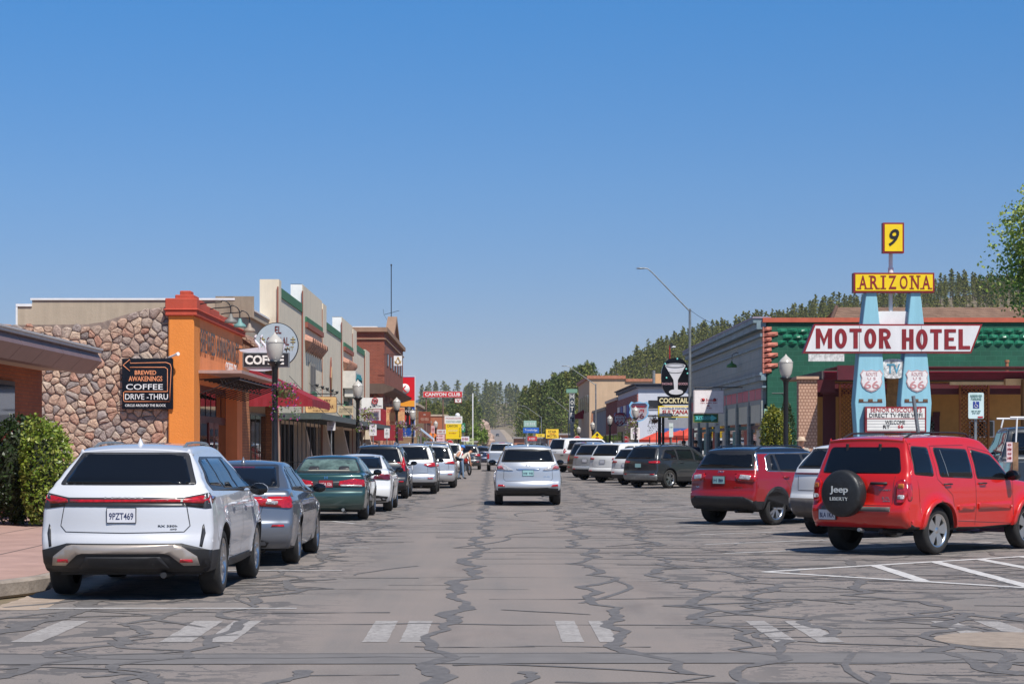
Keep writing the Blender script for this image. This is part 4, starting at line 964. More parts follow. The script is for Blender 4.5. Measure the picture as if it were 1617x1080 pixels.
# branching network of sealed cracks either side of the travelled lane
def network(xa, xb, y0, y1, sx, sy, wmax, ph, pv):
    nx_ = int((xb-xa)/sx)+1; y = y0; rows = []
    while y < y1: rows.append(y); y += sy*(1+max(0, (y-26))/22)
    N = {}
    for j, yy in enumerate(rows):
        st = sy*(1+max(0, (yy-26))/22)
        for i in range(nx_): N[i, j] = (xa+(i+r2.uniform(-.42, .42)+(.5 if j % 2 else 0))*sx, yy+r2.uniform(-.42, .42)*st)
    for (i, j), p in N.items():
        for q, pr, hz in ((N.get((i+1, j)), ph, 1), (N.get((i, j+1)), pv, 0), (N.get((i+(1 if j % 2 else -1), j+1)), pv*.5, 0)):
            if q is None or r2.random() > pr: continue
            n = 7; L_ = math.hypot(q[0]-p[0], q[1]-p[1]); bx, by_ = r2.uniform(-.16, .16)*L_, r2.uniform(-.16, .16)*L_; pts = []
            for k in range(n+1):
                t = k/n; e = sin(pi*t); pts.append((p[0]+(q[0]-p[0])*t+bx*e+.03*sin(t*9+bx*40)*e, p[1]+(q[1]-p[1])*t+by_*e+.035*sin(t*8+by_*60)*e))
            bl = r2.uniform(-.3, .8); w0, w1 = (r2.uniform(.025, .08) if hz else r2.uniform(.03, wmax)), (r2.uniform(.015, .06) if hz else r2.uniform(.03, wmax)); sc = 1.0
            ribbon(tar, pts, lambda t: (w0+(w1-w0)*t+.4*(w0+w1)*sin(pi*t)*bl)*sc, .0043, .10, .09)
network(2.3, 9.0, 13.2, 110, 1.3, .74, .13, .42, .40)
network(-4.9, -1.9, 13.2, 100, 1.05, .9, .12, .36, .42)
network(-1.6, 2.4, 13.2, 120, 1.9, 2.2, .07, .28, .14)
for yb in (15.25, 16.0): ribbon(tar, [(-12, yb-.05), (-4, yb), (2, yb+.12), (12, yb+.25)], lambda t: .035, .0046, .2)
tar.build('tar_sealant', M_tar, recalc=False, kind='structure')
mb = MB(); ribbon(mb, [(-12, 15.57), (-4, 15.62), (2, 15.74), (12, 15.87)], lambda t: .73, .0025, .01, 1.0); mb.build('trench_patch', pm('patch_asphalt', (.165, .153, .147), .9, var=.1, scale=2), recalc=False, kind='structure')
# painted markings
def wornpaint():
    m, nt, p = newmat('worn_road_paint'); v = wcoord(nt); n = noise(nt, v, 14, 8, .85); n2 = noise(nt, v, 1.3, 4, .6)
    c = mixc(nt, ramp(nt, n.outputs[0], .46, .60), (.37, .345, .325), (.215, .195, .182)); c = mixc(nt, ramp(nt, n2.outputs[0], .5, .7), c, (.26, .24, .225))
    nt.links.new(c, p.inputs['Base Color']); p.inputs['Roughness'].default_value = .8; return m
M_mark = wornpaint(); mk = MB()
for x0, x1 in ((-4.10, -3.84), (-2.83, -2.56), (-2.45, -2.2), (-1.10, -.885), (-.78, -.56), (.61, .80), (.93, 1.09), (2.43, 2.62), (2.80, 3.02), (4.2, 4.42), (4.62, 4.85)):
    ribbon(mk, [((x0+x1)/2, 17.0), ((x0+x1)/2, 19.05)], lambda t, q=x1-x0: q, .0034, .05, .15)
mk.build('crosswalk_bars', M_mark, recalc=False, kind='structure')
mk = MB()
for y in (20.5, 26.7, 32.6, 38.6, 44.0, 50.5, 57, 63.5, 70, 77): ribbon(mk, [(KL+.5, y), (-2.0, y)], lambda t: .085, .0058, .12)
ribbon(mk, [(-4.2, 43.3), (-3.6, 41)], lambda t: .1, .0058, .1); ribbon(mk, [(-3.5, 44), (-2.9, 42.6)], lambda t: .1, .0058, .1)
dx, dy = cos(R(41)), sin(R(41))
for y in (30.9, 33.7, 37.2, 41.3, 45.2, 49.2, 53.2, 57.2, 61.2, 65.2, 69.2, 73.2, 77.2, 81.2, 85.2): ribbon(mk, [(3.62, y), (3.62+7*dx*.95, y+7*dy*.75)], lambda t: .10, .0058, .1)
ribbon(mk, [(3.62, 26.4), (8.06, 30.1), (10.5, 32.1)], lambda t: .15, .0058, .1); ribbon(mk, [(3.62, 26.4), (6.29, 23.5), (9, 20.6)], lambda t: .15, .0058, .1)
for a, b in (((5.37, 27.85), (5.35, 24.6)), ((6.4, 28.7), (6.4, 23.4)), ((7.2, 29.4), (7.6, 23)), ((8.0, 30), (8.8, 22.6))): ribbon(mk, [a, b], lambda t: .18, .006, .1)
mk.build('parking_lines', pm('line_paint', (.54, .52, .50), .8, var=.2, scale=9), recalc=False, kind='structure')
t = thing('manhole_cover', 'round concrete collar with a small blue lid set in the street at the right', 'manhole', (4.35, 17.1, 0))
mb = MB(); mb.prism([(4.55+.72*cos(a), 17.15+.72*sin(a)) for a in [2*pi*k/28 for k in range(28)]], lambda a, b, d: Vector((a, b, d)), -.02, .007); mb.build('collar', pm('collar_concrete', (.30, .24, .19), .9, var=.15, scale=6), t)
mb = MB(); mb.prism([(4.72+.13*cos(a), 17.1+.13*sin(a)) for a in [2*pi*k/20 for k in range(20)]], lambda a, b, d: Vector((a, b, d)), .0, .013); mb.build('lid', flat('lid_blue', (60, 60, 120)), t)
# ---------------------------------------------------------------- the left side of the street
FX = -8.6
def along(z0, z1, y0, y1, x0=FX, x1=None, mb=None, mi=0):
    (mb or MB()).box(x0, x1, y0, y1, z0, z1, mi)
def stones(mb, x0, x1, z0, ztop, y, sw=.30, sh=.2, depth=.07, seed=1, mp=None):
    """rubble facing: one bulging many-sided stone per cell, mortar left between"""
    r = random.Random(seed); pts = []; z = z0; j = 0
    nx_ = int((x1-x0)/sw)+2; nz_ = int((ztop(x1)+.6-z0)/sh)+2
    G = {}
    for j in range(-1, nz_+1):
        for i in range(-1, nx_+1):
            G[i, j] = (x0+(i+(.5 if j % 2 else 0)+r.uniform(-.40, .40))*sw, z0+(j+.5+r.uniform(-.40, .40))*sh)
    for q_ in [q for q in G if r.random() < .16]: del G[q_]
    for (i, j), (cx, cz) in G.items():
        if not (0 <= i <= nx_ and 0 <= j <= nz_): continue
        if cx < x0 or cx > x1 or cz > ztop(cx)-.06 or cz < z0: continue
        poly = [(cx-sw*1.3, cz-sh*1.5), (cx+sw*1.3, cz-sh*1.5), (cx+sw*1.3, cz+sh*1.5), (cx-sw*1.3, cz+sh*1.5)]
        for di in (-2, -1, 0, 1, 2):
            for dj in (-2, -1, 0, 1, 2):
                q = G.get((i+di, j+dj))
                if (di == 0 and dj == 0) or not q: continue
                mx, mz = (cx+q[0])/2, (cz+q[1])/2; nx0, nz0 = q[0]-cx, q[1]-cz; out = []
                for k in range(len(poly)):
                    a, b = poly[k-1], poly[k]; da = (a[0]-mx)*nx0+(a[1]-mz)*nz0; db = (b[0]-mx)*nx0+(b[1]-mz)*nz0
                    if (da <= 0) != (db <= 0): t = da/(da-db); out.append((a[0]+(b[0]-a[0])*t, a[1]+(b[1]-a[1])*t))
                    if db <= 0: out.append(b)
                poly = out
                if len(poly) < 3: break
            if len(poly) < 3: break
        if len(poly) < 3: continue
        poly = [(max(x0, min(x1, a)), min(b, ztop(a))) for a, b in poly]
        g = r.uniform(.91, .98); o = [(cx+(a-cx)*g, cz+(b-cz)*g) for a, b in poly]; o = round_poly(o, .07, 2); n = len(o)
        d = depth*r.uniform(.5, 1.3); vs = [];
        for s_, dd in ((1.0, .0), (.97, .45), (.82, .82), (.5, 1.0)):
            for a, b in o: vs.append((cx+(a-cx)*s_+r.uniform(-1, 1)*.006, y-d*dd-r.uniform(-1, 1)*.010*(1 if dd else 0), cz+(b-cz)*s_+r.uniform(-1, 1)*.006))
        vs.append((cx, y-d*1.0-r.uniform(-.01, .015), cz)); fs = []
        for L_ in range(3):
            for k in range(n): k2 = (k+1) % n; fs.append((L_*n+k, L_*n+k2, (L_+1)*n+k2, (L_+1)*n+k))
        for k in range(n): fs.append((3*n+k, 3*n+(k+1) % n, 4*n))
        if mp: vs = [mp(*v) for v in vs]
        mb.add(vs, fs, 0, False)
def stonemat(name, cols, bump=.5):
    m, nt, p = newmat(name); g = nt.nodes.new('ShaderNodeNewGeometry'); rp = nt.nodes.new('ShaderNodeValToRGB'); rp.color_ramp.interpolation = 'LINEAR'
    e = rp.color_ramp.elements
    while len(e) < len(cols): e.new(.5)
    for k, c in enumerate(cols): e[k].position = k/(len(cols)-1); e[k].color = (*lin(c), 1)
    nt.links.new(g.outputs['Random Per Island'], rp.inputs[0]); n = noise(nt, wcoord(nt), 9, 8, .75)
    c = mixc(nt, 1, rp.outputs[0], ramp(nt, n.outputs[0], .3, .7, (.55,)*3, (1.15,)*3), 'MULTIPLY'); nt.links.new(c, p.inputs['Base Color']); p.inputs['Roughness'].default_value = .9
    n2 = noise(nt, wcoord(nt), 28, 6, .7); bumpn(nt, p, n2.outputs[0], bump, .05); return m
# A -- brick office with the brown eaves
t = thing('brick_office', 'low brick office under a broad brown metal eave, left edge', 'building', (-12, 38, .15))
M_ob = brickmat('orange_brick', (168, 92, 52), (150, 78, 44), (120, 82, 62), .25, .078, .008)
mb = MB(); mb.box(-22, -10.3, 30, 45.7, .15, 3.40); mb.build('wall', M_ob, t)
mb = MB(); mb.box(-10.34, -10.25, 39.2, 42.9, .9, 3.05); wn = mb.build('window', pm('brown_frame', (.05, .03, .022), .5, var=.1), t)
mb = MB(); mb.box(-10.24, -10.22, 39.3, 41.2, 1.0, 2.95); mb.box(-10.24, -10.22, 41.3, 42.75, 1.0, 2.95); mb.build('pane', M_glass, wn)
mb = MB(); mb.box(-22, -9.3, 27, 45.7, 3.39, 3.5); mb.build('soffit', pm('cream_soffit', (.45, .38, .30), .8, var=.1), t)
mb = MB(); pr = [(-9.06, 3.80), (-8.95, 3.60), (-9.22, 3.33), (-9.5, 3.33), (-9.5, 3.80)]
M_fas = pm('brown_metal', (.165, .105, .10), .5, var=.1, scale=2); y = 27.0
while y < 45.9:
    y2 = min(y+1.85, 45.9); mb.prism(pr, lambda a, b, d: Vector((a, d, b)), y, y2-.025); y = y2
mb.build('fascia', M_fas, t)
mb = MB(); mb.box(-22, -8.98, 27, 45.93, 3.80, 3.88); mb.box(-9.04, -8.94, 27, 45.93, 3.86, 3.90); mb.build('roof', pm('pale_flashing', (.50, .48, .47), .5, var=.1), t)
# B -- coffee shop: rubble side wall, orange corner and front
t = thing('coffee_shop', 'orange plaster coffee shop with a rubble stone side wall and red cornice', 'building', (-12, 63, .15))
SY = 57.8
def st_top(x):
    px = VX+F*x/SY
    tp = [(-200, 515), (20, 511), (140, 510), (170, 505), (200, 493), (235, 486), (270, 481), (400, 481)]
    for (a, va), (b, vb) in zip(tp, tp[1:]):
        if px <= b: return WZ(va+(vb-va)*max(0, px-a)/(b-a), SY)
    return WZ(481, SY)
xl = -19
mb = MB(); pts = [(xl, .1), (-9.32, .1)]+[(x, st_top(x)-.04) for x in [-9.32-k*(9.68/20) for k in range(21)]]
mb.prism(pts, fxz, SY+.03, SY+.5); mb.build('mortar_wall', pm('mortar', (.27, .205, .17), .95, var=.3, scale=4, bump=.4, bscale=30), t)
mb = MB(); stones(mb, -16.5, -9.34, 1.0, st_top, SY+.03, .30, .165, .075, 4); mb.build('stone_facing', stonemat('rubble_stone', [(136, 128, 126), (206, 176, 152), (184, 154, 136), (156, 146, 142), (214, 188, 164), (184, 138, 118), (196, 164, 142), (168, 154, 148)]), t)
M_or = stucco('orange_plaster', (232, 140, 62), .5, .12, .05); M_or2 = stucco('orange_plaster_front', (246, 150, 92), .4, .15, .08)  # front copy has a lifted colour, as the sun only grazes that side
mb = MB(); mb.box(-9.34, FX, SY-.14, 58.9, .15, 5.45); mb.build('corner_pier', M_or, t, bevel=.03)
mb = MB(); mb.box(-9.3, FX-.01, 58.9, 69.0, 3.55, 5.45); mb.box(-9.3, FX-.01, 67.6, 69.0, .15, 3.55); mb.build('front_wall', M_or2, t)
mb = MB()
y = SY-.2
steps = [(SY-.22, 59.6, 5.93), (59.6, 62.4, 5.86), (62.4, 65.6, 5.78), (65.6, 69.0, 5.66)]
for a, b, z in steps: mb.box(-9.42, FX+.10, a, b, 5.43, z)
mb.box(-9.46, FX+.14, SY-.26, 69.0, 5.58, 5.63); mb.box(-9.15, FX-.0, SY-.1, 58.7, 5.9, 6.04); mb.box(-9.02, FX-.1, SY-.05, 58.3, 6.03, 6.16)
mb.build('cornice', stucco('red_plaster', (200, 84, 62), .5, .2, .12), t, bevel=.02)
M_dr = pm('burgundy_frame', (.10, .018, .014), .5, var=.2, scale=3)
mb = MB(); mb.box(-9.25, -9.0, 58.9, 67.6, .15, 3.55); dw = mb.build('shop_front', M_dr, t)
mb = MB()
for a, b in ((59.1, 60.9), (61.1, 62.9), (65.6, 67.4)): mb.box(-8.99, -8.975, a, b, .7, 2.35)
for k in range(7): mb.box(-8.99, -8.975, 59.1+k*1.2, 60.1+k*1.2, 2.6, 3.35)
mb.build('pane', M_glass, dw)
for yy in (63.2, 64.35):
    mb = MB(); mb.box(-8.985, -8.94, yy, yy+1.05, .17, 2.4); d_ = mb.build('door', pm('red_door', (.16, .022, .016), .45, var=.2), t)
    mb = MB(); mb.box(-8.935, -8.93, yy+.18, yy+.87, .5, 2.2); mb.build('pane', M_glass, d_)
ink = pm('dark_bronze_letters', (.095, .078, .072), .5, .1, var=.3)
text('BREWED AWAKENINGS', t, ink, (FX+.02, 63.3, 4.78), 8.9, .70, '+x', bold=.0, ext=.012)
text('COFFEE CO.', t, M_white, (FX+.02, 65.9, 4.22), 2.9, .33, '+x', bold=.0, ext=.012)
can = MB(); can.box(FX-.02, -7.35, 58.6, 69.6, 3.84, 3.87); can.box(-7.38, -7.33, 58.6, 69.6, 3.80, 3.89); can.box(FX, -7.35, 58.58, 58.64, 3.80, 3.89)
cn = can.build('canopy', pm('pinkish_flashing', (.42, .28, .24), .5, var=.15), t)
mb = MB()
for k in range(12):
    y = 58.8+k*.95; mb.tube([(FX, y, 3.62), (-7.4, y, 3.68)], .02, 5); mb.tube([(FX, y, 3.2), (-7.42, y, 3.64)], .018, 5)
    if k < 11: mb.tube([(-8.0, y, 3.45), (-8.0, y+.95, 3.66)], .015, 5); mb.tube([(-8.0, y, 3.66), (-8.0, y+.95, 3.45)], .015, 5)
mb.tube([(-7.42, 58.7, 3.62), (-7.42, 69.4, 3.62)], .022, 6); mb.tube([(-8.0, 58.7, 3.44), (-8.0, 69.4, 3.44)], .02, 6); mb.build('canopy_brackets', M_poleb, cn)
for i, (y, x) in enumerate(((58.2, -7.6), (60.3, -7.6), (62.7, -7.6))):
    l = thing('gooseneck_lamp', ['gooseneck lamp with grey shade on the orange cornice, nearest of three', 'gooseneck lamp with pale green shade, middle one on the orange cornice', 'gooseneck lamp with tan shade, farthest on the orange cornice'][i], 'lamp', (FX+.1, y, 5.5), 'gooseneck lamps on the orange cornice')
    mb = MB(); A = [(FX+.1, y, 5.80)]+[(FX+.1+.75*k/6, y, 5.82+.05*k/6) for k in range(1, 6)]+[(x-.25+.25*sin(a), y, 5.66+.25*cos(a)) for a in [pi/2*k/5 for k in range(6)]]+[(x, y, 5.5)]
    mb.tube(A, .018, 6); mb.build('arm', M_poleb, l)
    mb = MB(); mb.lathe([(.03, .26), (.06, .2), (.07, .14), (.17, .07), (.2, 0), (.19, -.01), (.0, .03)], (x, y, 5.26), 18); mb.build('shade', flat('shade_%d' % i, [(120, 118, 112), (110, 150, 145), (150, 135, 120)][i]), l)
c_ = thing('security_camera', 'small white camera tube on the orange corner', 'camera', (-9.3, SY-.2, 4.26))
mb = MB(); mb.tube([(-9.32, SY-.10, 4.22), (-9.05, SY-.42, 4.30)], .035, 8); mb.tube([(-9.05, SY-.42, 4.30), (-9.0, SY-.48, 4.31)], [.05, .055], 8); mb.build('housing', M_white, c_)
# drive-through sign on the stones
t = thing('drive_thru_sign', 'black square sign with an orange arrow mounted on the rubble wall', 'sign', (-9.9, SY-.2, 3.0))
x0, x1, z0, z1, y = WX(193, SY-.2), WX(273.5, SY-.2), WZ(646, SY-.2), WZ(566, SY-.2), SY-.2
mb = MB(); mb.box(x0, x1, y-.02, y+.03, z0, z1); mb.build('board', flat('sign_black', (16, 16, 22), .3), t)
W_, H_ = x1-x0, z1-z0
neon = flat('arrow_orange', (232, 150, 105), .5, .15); P_ = lambda u, v: (x0+u*W_, y-.03, z1-v*H_)
ar = [(.02, .135), (.155, .02), (.16, .095), (.86, .08), (.94, .11), (.965, .18), (.94, .66), (.94, .85), (.05, .85), (.03, .83), (.03, .67), (.05, .655), (.88, .655)]
ar2 = [(.02, .135), (.155, .25), (.155, .175), (.84, .175), (.89, .21), (.89, .66)]
mb = MB()
for L_ in (ar, ar2): mb.tube([P_(*q) for q in L_], .011, 5)
mb.build('arrow', neon, t)
for s_, u, v, w_, h, m_, b_ in (('BREWED', .46, .28, .42, .085, neon, .03), ('AWAKENINGS', .46, .40, .66, .10, neon, .02), ('COFFEE', .44, .56, .72, .11, M_white, .01), ('DRIVE -THRU', .48, .755, .84, .11, M_white, .01), ('CIRCLE AROUND THE BLOCK', .46, .925, .80, .05, M_white, .02)):
    text(s_, t, m_, P_(u, v), w_*W_, h*H_, bold=b_, ext=.006)
# hedge by the office
def leafmat(name, cols, rough=.5):
    m, nt, p = newmat(name); g = nt.nodes.new('ShaderNodeNewGeometry'); rp = nt.nodes.new('ShaderNodeValToRGB'); e = rp.color_ramp.elements
    while len(e) < len(cols): e.new(.5)
    for k, c in enumerate(cols): e[k].position = k/(len(cols)-1); e[k].color = (*c, 1)
    nt.links.new(g.outputs['Random Per Island'], rp.inputs[0]); n = noise(nt, wcoord(nt), 1.4, 4, .6)
    c = mixc(nt, 1, rp.outputs[0], ramp(nt, n.outputs[0], .35, .65, (.7,)*3, (1.2,)*3), 'MULTIPLY'); nt.links.new(c, p.inputs['Base Color']); p.inputs['Roughness'].default_value = rough
    tr = nt.nodes.new('ShaderNodeBsdfTranslucent'); nt.links.new(c, tr.inputs[0]); mx = nt.nodes.new('ShaderNodeMixShader'); mx.inputs[0].default_value = .25
    nt.links.new(p.outputs[0], mx.inputs[1]); nt.links.new(tr.outputs[0], mx.inputs[2]); nt.links.new(mx.outputs[0], nt.nodes['Material Output'].inputs[0]); return m
def leaf(mb, p, s, r, asp=.55, up=.0):
    a = Vector((r.gauss(0, 1), r.gauss(0, 1), r.gauss(0, 1)+up)).normalized(); b = a.cross(Vector((r.gauss(0, 1), r.gauss(0, 1), r.gauss(0, 1)))).normalized()*s*asp; a = a*s
    p = Vector(p); mb.add([p-a, p-b*.9, p+a, p+b*.9], [(0, 1, 2, 3)])
def bush(name, label, c, rad, n, ls, mat, cat='bush', seed=1, core=None, shape=None, group=None, lumps=14, stem=True):
    r = random.Random(seed); t = thing(name, label, cat, (c[0], c[1], .15), group); mb = MB(); L_ = []
    for _ in range(lumps):
        d = Vector((r.gauss(0, 1), r.gauss(0, 1), r.gauss(0, 1))).normalized(); L_.append((d, r.uniform(.05, .2), r.uniform(2, 6)))
    for i in range(n):
        d = Vector((r.gauss(0, 1), r.gauss(0, 1), r.gauss(0, 1))).normalized(); k = .86
        for l, am, sh in L_: k += am*max(0, d.dot(l))**(sh*3)
        if shape: k *= shape(d)
        k *= r.uniform(.80, 1.02) if r.random() < .85 else r.uniform(.95, 1.10)
        leaf(mb, (c[0]+d.x*rad[0]*k, c[1]+d.y*rad[1]*k, max(.2, c[2]+d.z*rad[2]*k)), ls*r.uniform(.6, 1.3), r)
    mb.build('foliage', mat, t, recalc=False)
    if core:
        m2 = MB(); pr = [(0, -.8)]+[(.78*sin(pi*k/8), -.8*cos(pi*k/8)) for k in range(1, 8)]+[(0, .8)]  # solid dark core stands in for the shade inside the leaves
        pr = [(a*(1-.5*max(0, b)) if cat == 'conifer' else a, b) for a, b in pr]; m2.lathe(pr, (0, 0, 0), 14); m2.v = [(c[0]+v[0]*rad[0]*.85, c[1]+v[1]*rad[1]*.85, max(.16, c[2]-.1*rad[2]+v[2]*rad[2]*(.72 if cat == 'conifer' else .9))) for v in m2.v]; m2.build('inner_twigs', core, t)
    if stem: m2 = MB(); m2.tube([(c[0], c[1], .1), (c[0], c[1], c[2])], [.08, .04], 7); m2.build('stem', M_wood, t)
    return t
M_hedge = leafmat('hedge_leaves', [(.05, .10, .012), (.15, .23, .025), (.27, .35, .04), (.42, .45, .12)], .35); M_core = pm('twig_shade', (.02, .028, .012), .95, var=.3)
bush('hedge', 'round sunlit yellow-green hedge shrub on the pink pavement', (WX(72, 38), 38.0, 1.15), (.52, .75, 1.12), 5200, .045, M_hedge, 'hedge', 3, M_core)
bush('hedge', 'dark green shrub in the shade of the brown eave', (WX(8, 37.6), 38.6, 1.2), (.62, .9, 1.2), 3600, .05, leafmat('dark_hedge_leaves', [(.015, .035, .01), (.03, .06, .014), (.05, .08, .02)], .4), 'hedge', 5, M_core)  # leaf colours darkened to carry the shade under the eave
# C -- plain plastered building behind the coffee shop
t = thing('plaster_building', 'tan plastered building with a white parapet cap behind the coffee shop', 'building', (-12.5, 74, .15))
M_tan = stucco('tan_plaster', (188, 172, 150), .3, .15, .15); cy = 69.25
mb = MB(); xa = WX(28, cy); mb.box(xa, FX-.5, cy, 80.2, .15, WZ(484, cy)); mb.box(xa+.5, FX-.35, cy+.003, 80.15, WZ(486, cy), WZ(474, cy)); mb.build('wall', M_tan, t)
mb = MB(); mb.box(xa-.05, xa+.5, cy-.05, 80.2, WZ(484, cy), WZ(480, cy)); mb.box(xa+.45, FX-.3, cy-.05, 80.2, WZ(474, cy), WZ(471, cy)); mb.box(xa-.06, xa, cy-.04, cy+.3, 5, WZ(480, cy)); mb.build('parapet_cap', M_white, t)
tbk = ('tan_brick', (190, 130, 86), (170, 112, 74), (130, 98, 74), .3, .1, .01)
for a, b, z in ((69.02, 71.2, 5.2), (78.6, 80.2, 5.6)): mb = MB(); mb.box(FX-.5, FX-.01, a, b, .15, z); mb.build('brick_pier', brickmat(*tbk), t)
mb = MB(); mb.box(FX-.48, FX-.3, 71.2, 78.6, .15, 5.6); mb.build('front_wall', stucco('cream_front', (196, 178, 148), .3), t)
mb = MB(); mb.box(FX-.3, FX-.26, 71.4, 78.4, .3, 2.9); wn = mb.build('shop_window', M_trim, t)
mb = MB()
for k in range(4): mb.box(FX-.255, FX-.25, 71.6+k*1.72, 73.1+k*1.72, .5, 2.8)
mb.build('pane', M_glass, wn)
mb = MB(); mb.box(WX(340, 69.2), WX(401, 69.2), cy-.03, cy+.0, WZ(501, cy), WZ(468, cy)); sg = mb.build('faded_wall_sign', stucco('weathered_board', (165, 150, 130), .3, .3, .3), t)
mb = MB(); mb.prism([(FX-.45, 5.62), (FX+.35, 5.05), (FX+.40, 5.10), (FX-.40, 5.75)], fxz, 71.3, 78.5); mb.build('tile_roof', brickmat('clay_tiles', (190, 160, 136), (160, 120, 104), (110, 80, 70), .3, .12, .02), t)
# red awning
t = thing('red_awning', 'dark red sloping canvas awning over the restaurant door', 'awning', (FX, 74, 3.0))
M_aw = pm('red_canvas', (.26, .012, .022), .8, var=.12, scale=2)
a0, a1 = 70.9, 78.6; xo = -6.35; mb = MB()
mb.add([(FX, a0, 4.42), (xo, a0, 3.33), (xo, a1, 3.33), (FX, a1, 4.42), (FX, a0, 3.33), (FX, a1, 3.33)], [(0, 1, 2, 3), (0, 4, 1), (3, 2, 5)]); 
for (p, q) in (((FX, a0), (xo, a0)), ((xo, a0), (xo, a1))):
    n = 14; vs = []
    for k in range(n+1):
        x = p[0]+(q[0]-p[0])*k/n; y = p[1]+(q[1]-p[1])*k/n; wv = .02*(k % 2); vs += [(x+wv*(p[0] == q[0]), y-wv*(p[1] == q[1]), 3.33), (x+wv*(p[0] == q[0]), y-wv*(p[1] == q[1]), 3.06)]
    mb.add(vs, [(2*k, 2*k+1, 2*k+3, 2*k+2) for k in range(n)])
mb.build('canvas', M_aw, t, recalc=False)
mb = MB()
for y in (a0+.05, (a0+a1)/2, a1-.05): mb.tube([(FX, y, 4.36), (xo+.02, y, 3.30), (FX, y, 3.30)], .02, 5)
mb.build('frame', M_galv, t)
# D -- the long beige front
t = thing('beige_arcade', 'long beige plastered shop building with green parapet bands and stepped pillars', 'building', (-10, 110, .15))
M_bg = stucco('beige_plaster', (226, 212, 188), .35, .12, .12); M_gr = stucco('green_band', (66, 120, 88), .3, .15, .15); M_pk = stucco('terracotta_line', (150, 88, 72), .3, .15, .1)
Yp = lambda px: -FX*F/(VX-px)
sec = [('A', 438, 441.5, 8.36), ('p', 441.5, 477, 7.75), ('T', 477, 508, 9.0), ('n', 508, 513.5, 8.9), ('p', 513.5, 539, 7.75), ('T', 539, 556, 9.05), ('n', 556, 561.5, 8.9), ('p', 561.5, 575.5, 7.75), ('n', 575.5, 582, 8.2)]
w_ = MB(); g_ = MB(); k_ = MB(); wh = MB(); sh = MB()
w_.box(-9.31, FX+.02, 80.2, Yp(441.5), .15, 8.36)
w_.box(-20, -9.32, 80.21, 139.9, .15, 6.2)
for kind, p0, p1, z in sec:
    y0, y1 = Yp(p0), Yp(p1)
    if kind == 'p':
        w_.box(FX-.55, FX-.02, y0, y1, 2.9, z); g_.box(FX-.57, FX+.03, y0+.002, y1-.002, z-.02, z+.36)
    elif kind == 'T':
        w_.box(FX-.5, FX+.02, y0, y1, 2.9, z); wh = MB(); wh.box(FX-.52, FX+.0, y0-.02, y0-.001, z-1.3, z+.02); wh.box(FX-.52, FX+.02, y0-.02, y0+1.2, z+.0, z+.02); wh.build('white_cap', M_white, t)
        g_.box(FX+.021, FX+.10, y0+1.2, y1-.4, z-1.62, z-1.38); kk = MB(); kk.box(FX+.021, FX+.15, y0+1.2, y1-.4, z-1.87, z-1.63); kk.build('terracotta_trim', M_pk, t)
        sh.box(FX+.022, FX+.05, y0+1.2, y1-.4, z-2.1, z-1.88)
    else: w_.box(FX-.5, FX+.07, y0, y1, 2.9, z)
    kk = MB(); kk.box(FX+.0, FX+.05, y0-.12, y0-.01, .3, z-.3); kk.build('terracotta_strip', M_pk, t)
w_.box(FX-.5, FX-.05, 80.2, 139.9, 2.6, 3.0); w_.build('wall', M_bg, t); g_.build('green_band', M_gr, t);
# corbel rows like clay tile ends
for y0, y1, z in ((Yp(477)+1, Yp(508)-.6, 6.55), (Yp(539)+1, Yp(556)-.6, 6.55)):
    n = 9; mb = MB()
    for k in range(n):
        y = y0+(y1-y0)*(k+.5)/n; wd_ = (y1-y0)/n*.42
        vs = []; m_ = 6
        for j in range(m_+1):
            a = pi*j/m_; vs += [(FX+.02, y-wd_*cos(a), z+.28*sin(a)), (FX+.38, y-wd_*cos(a)*.9, z-.12+.22*sin(a))]
        mb.add(vs, [(2*j, 2*j+1, 2*j+3, 2*j+2) for j in range(m_)], 0, True)
        mb.add([(FX+.02, y-wd_, z-.0), (FX+.36, y-wd_, z-.12), (FX+.02, y, z-.6)], [(0, 1, 2)]); mb.add([(FX+.02, y+wd_, z-.0), (FX+.36, y+wd_, z-.12), (FX+.02, y, z-.6)], [(0, 1, 2)]); mb.quad((FX+.36, y-wd_, z-.12), (FX+.36, y+wd_, z-.12), (FX+.03, y+.03, z-.6), (FX+.03, y-.03, z-.6))
    mb.build('tile_corbels', pm('clay_corbel', (.46, .24, .17), .85, var=.25, scale=5), t, recalc=False)
for p0, p1, za, zb in ((486.5, 495.5, 5.6, 4.1), (549, 554, 5.3, 4.2)):
    mb = MB(); mb.box(FX+.02, FX+.1, Yp(p0), Yp(p1), zb, za); v_ = mb.build('shutter_vent', flat('vent_grey', (150, 144, 132)), t)
    mb = MB(); ya, yb = Yp(p0), Yp(p1); mb.box(FX+.1, FX+.11, ya+.25, (ya+yb)/2-.1, zb+.1, za-.15); mb.box(FX+.1, FX+.11, (ya+yb)/2+.1, yb-.25, zb+.1, za-.15); mb.build('louvre', flat('vent_dark', (110, 104, 96)), v_)
for px in (522, 567):
    y = Yp(px); mb = MB(); mb.prism([(y, 6.4), (y+.5, 5.3), (y, 4.1), (y-.5, 5.3)], lambda a, b, d: Vector((d, a, b)), FX, FX+.05); mb.prism([(y, 5.9), (y+.3, 5.3), (y, 4.6), (y-.3, 5.3)], lambda a, b, d: Vector((d, a, b)), FX+.05, FX+.08, 1); mb.build('diamond_ornament', [M_pk, flat('orn_tan', (180, 150, 110))], t)
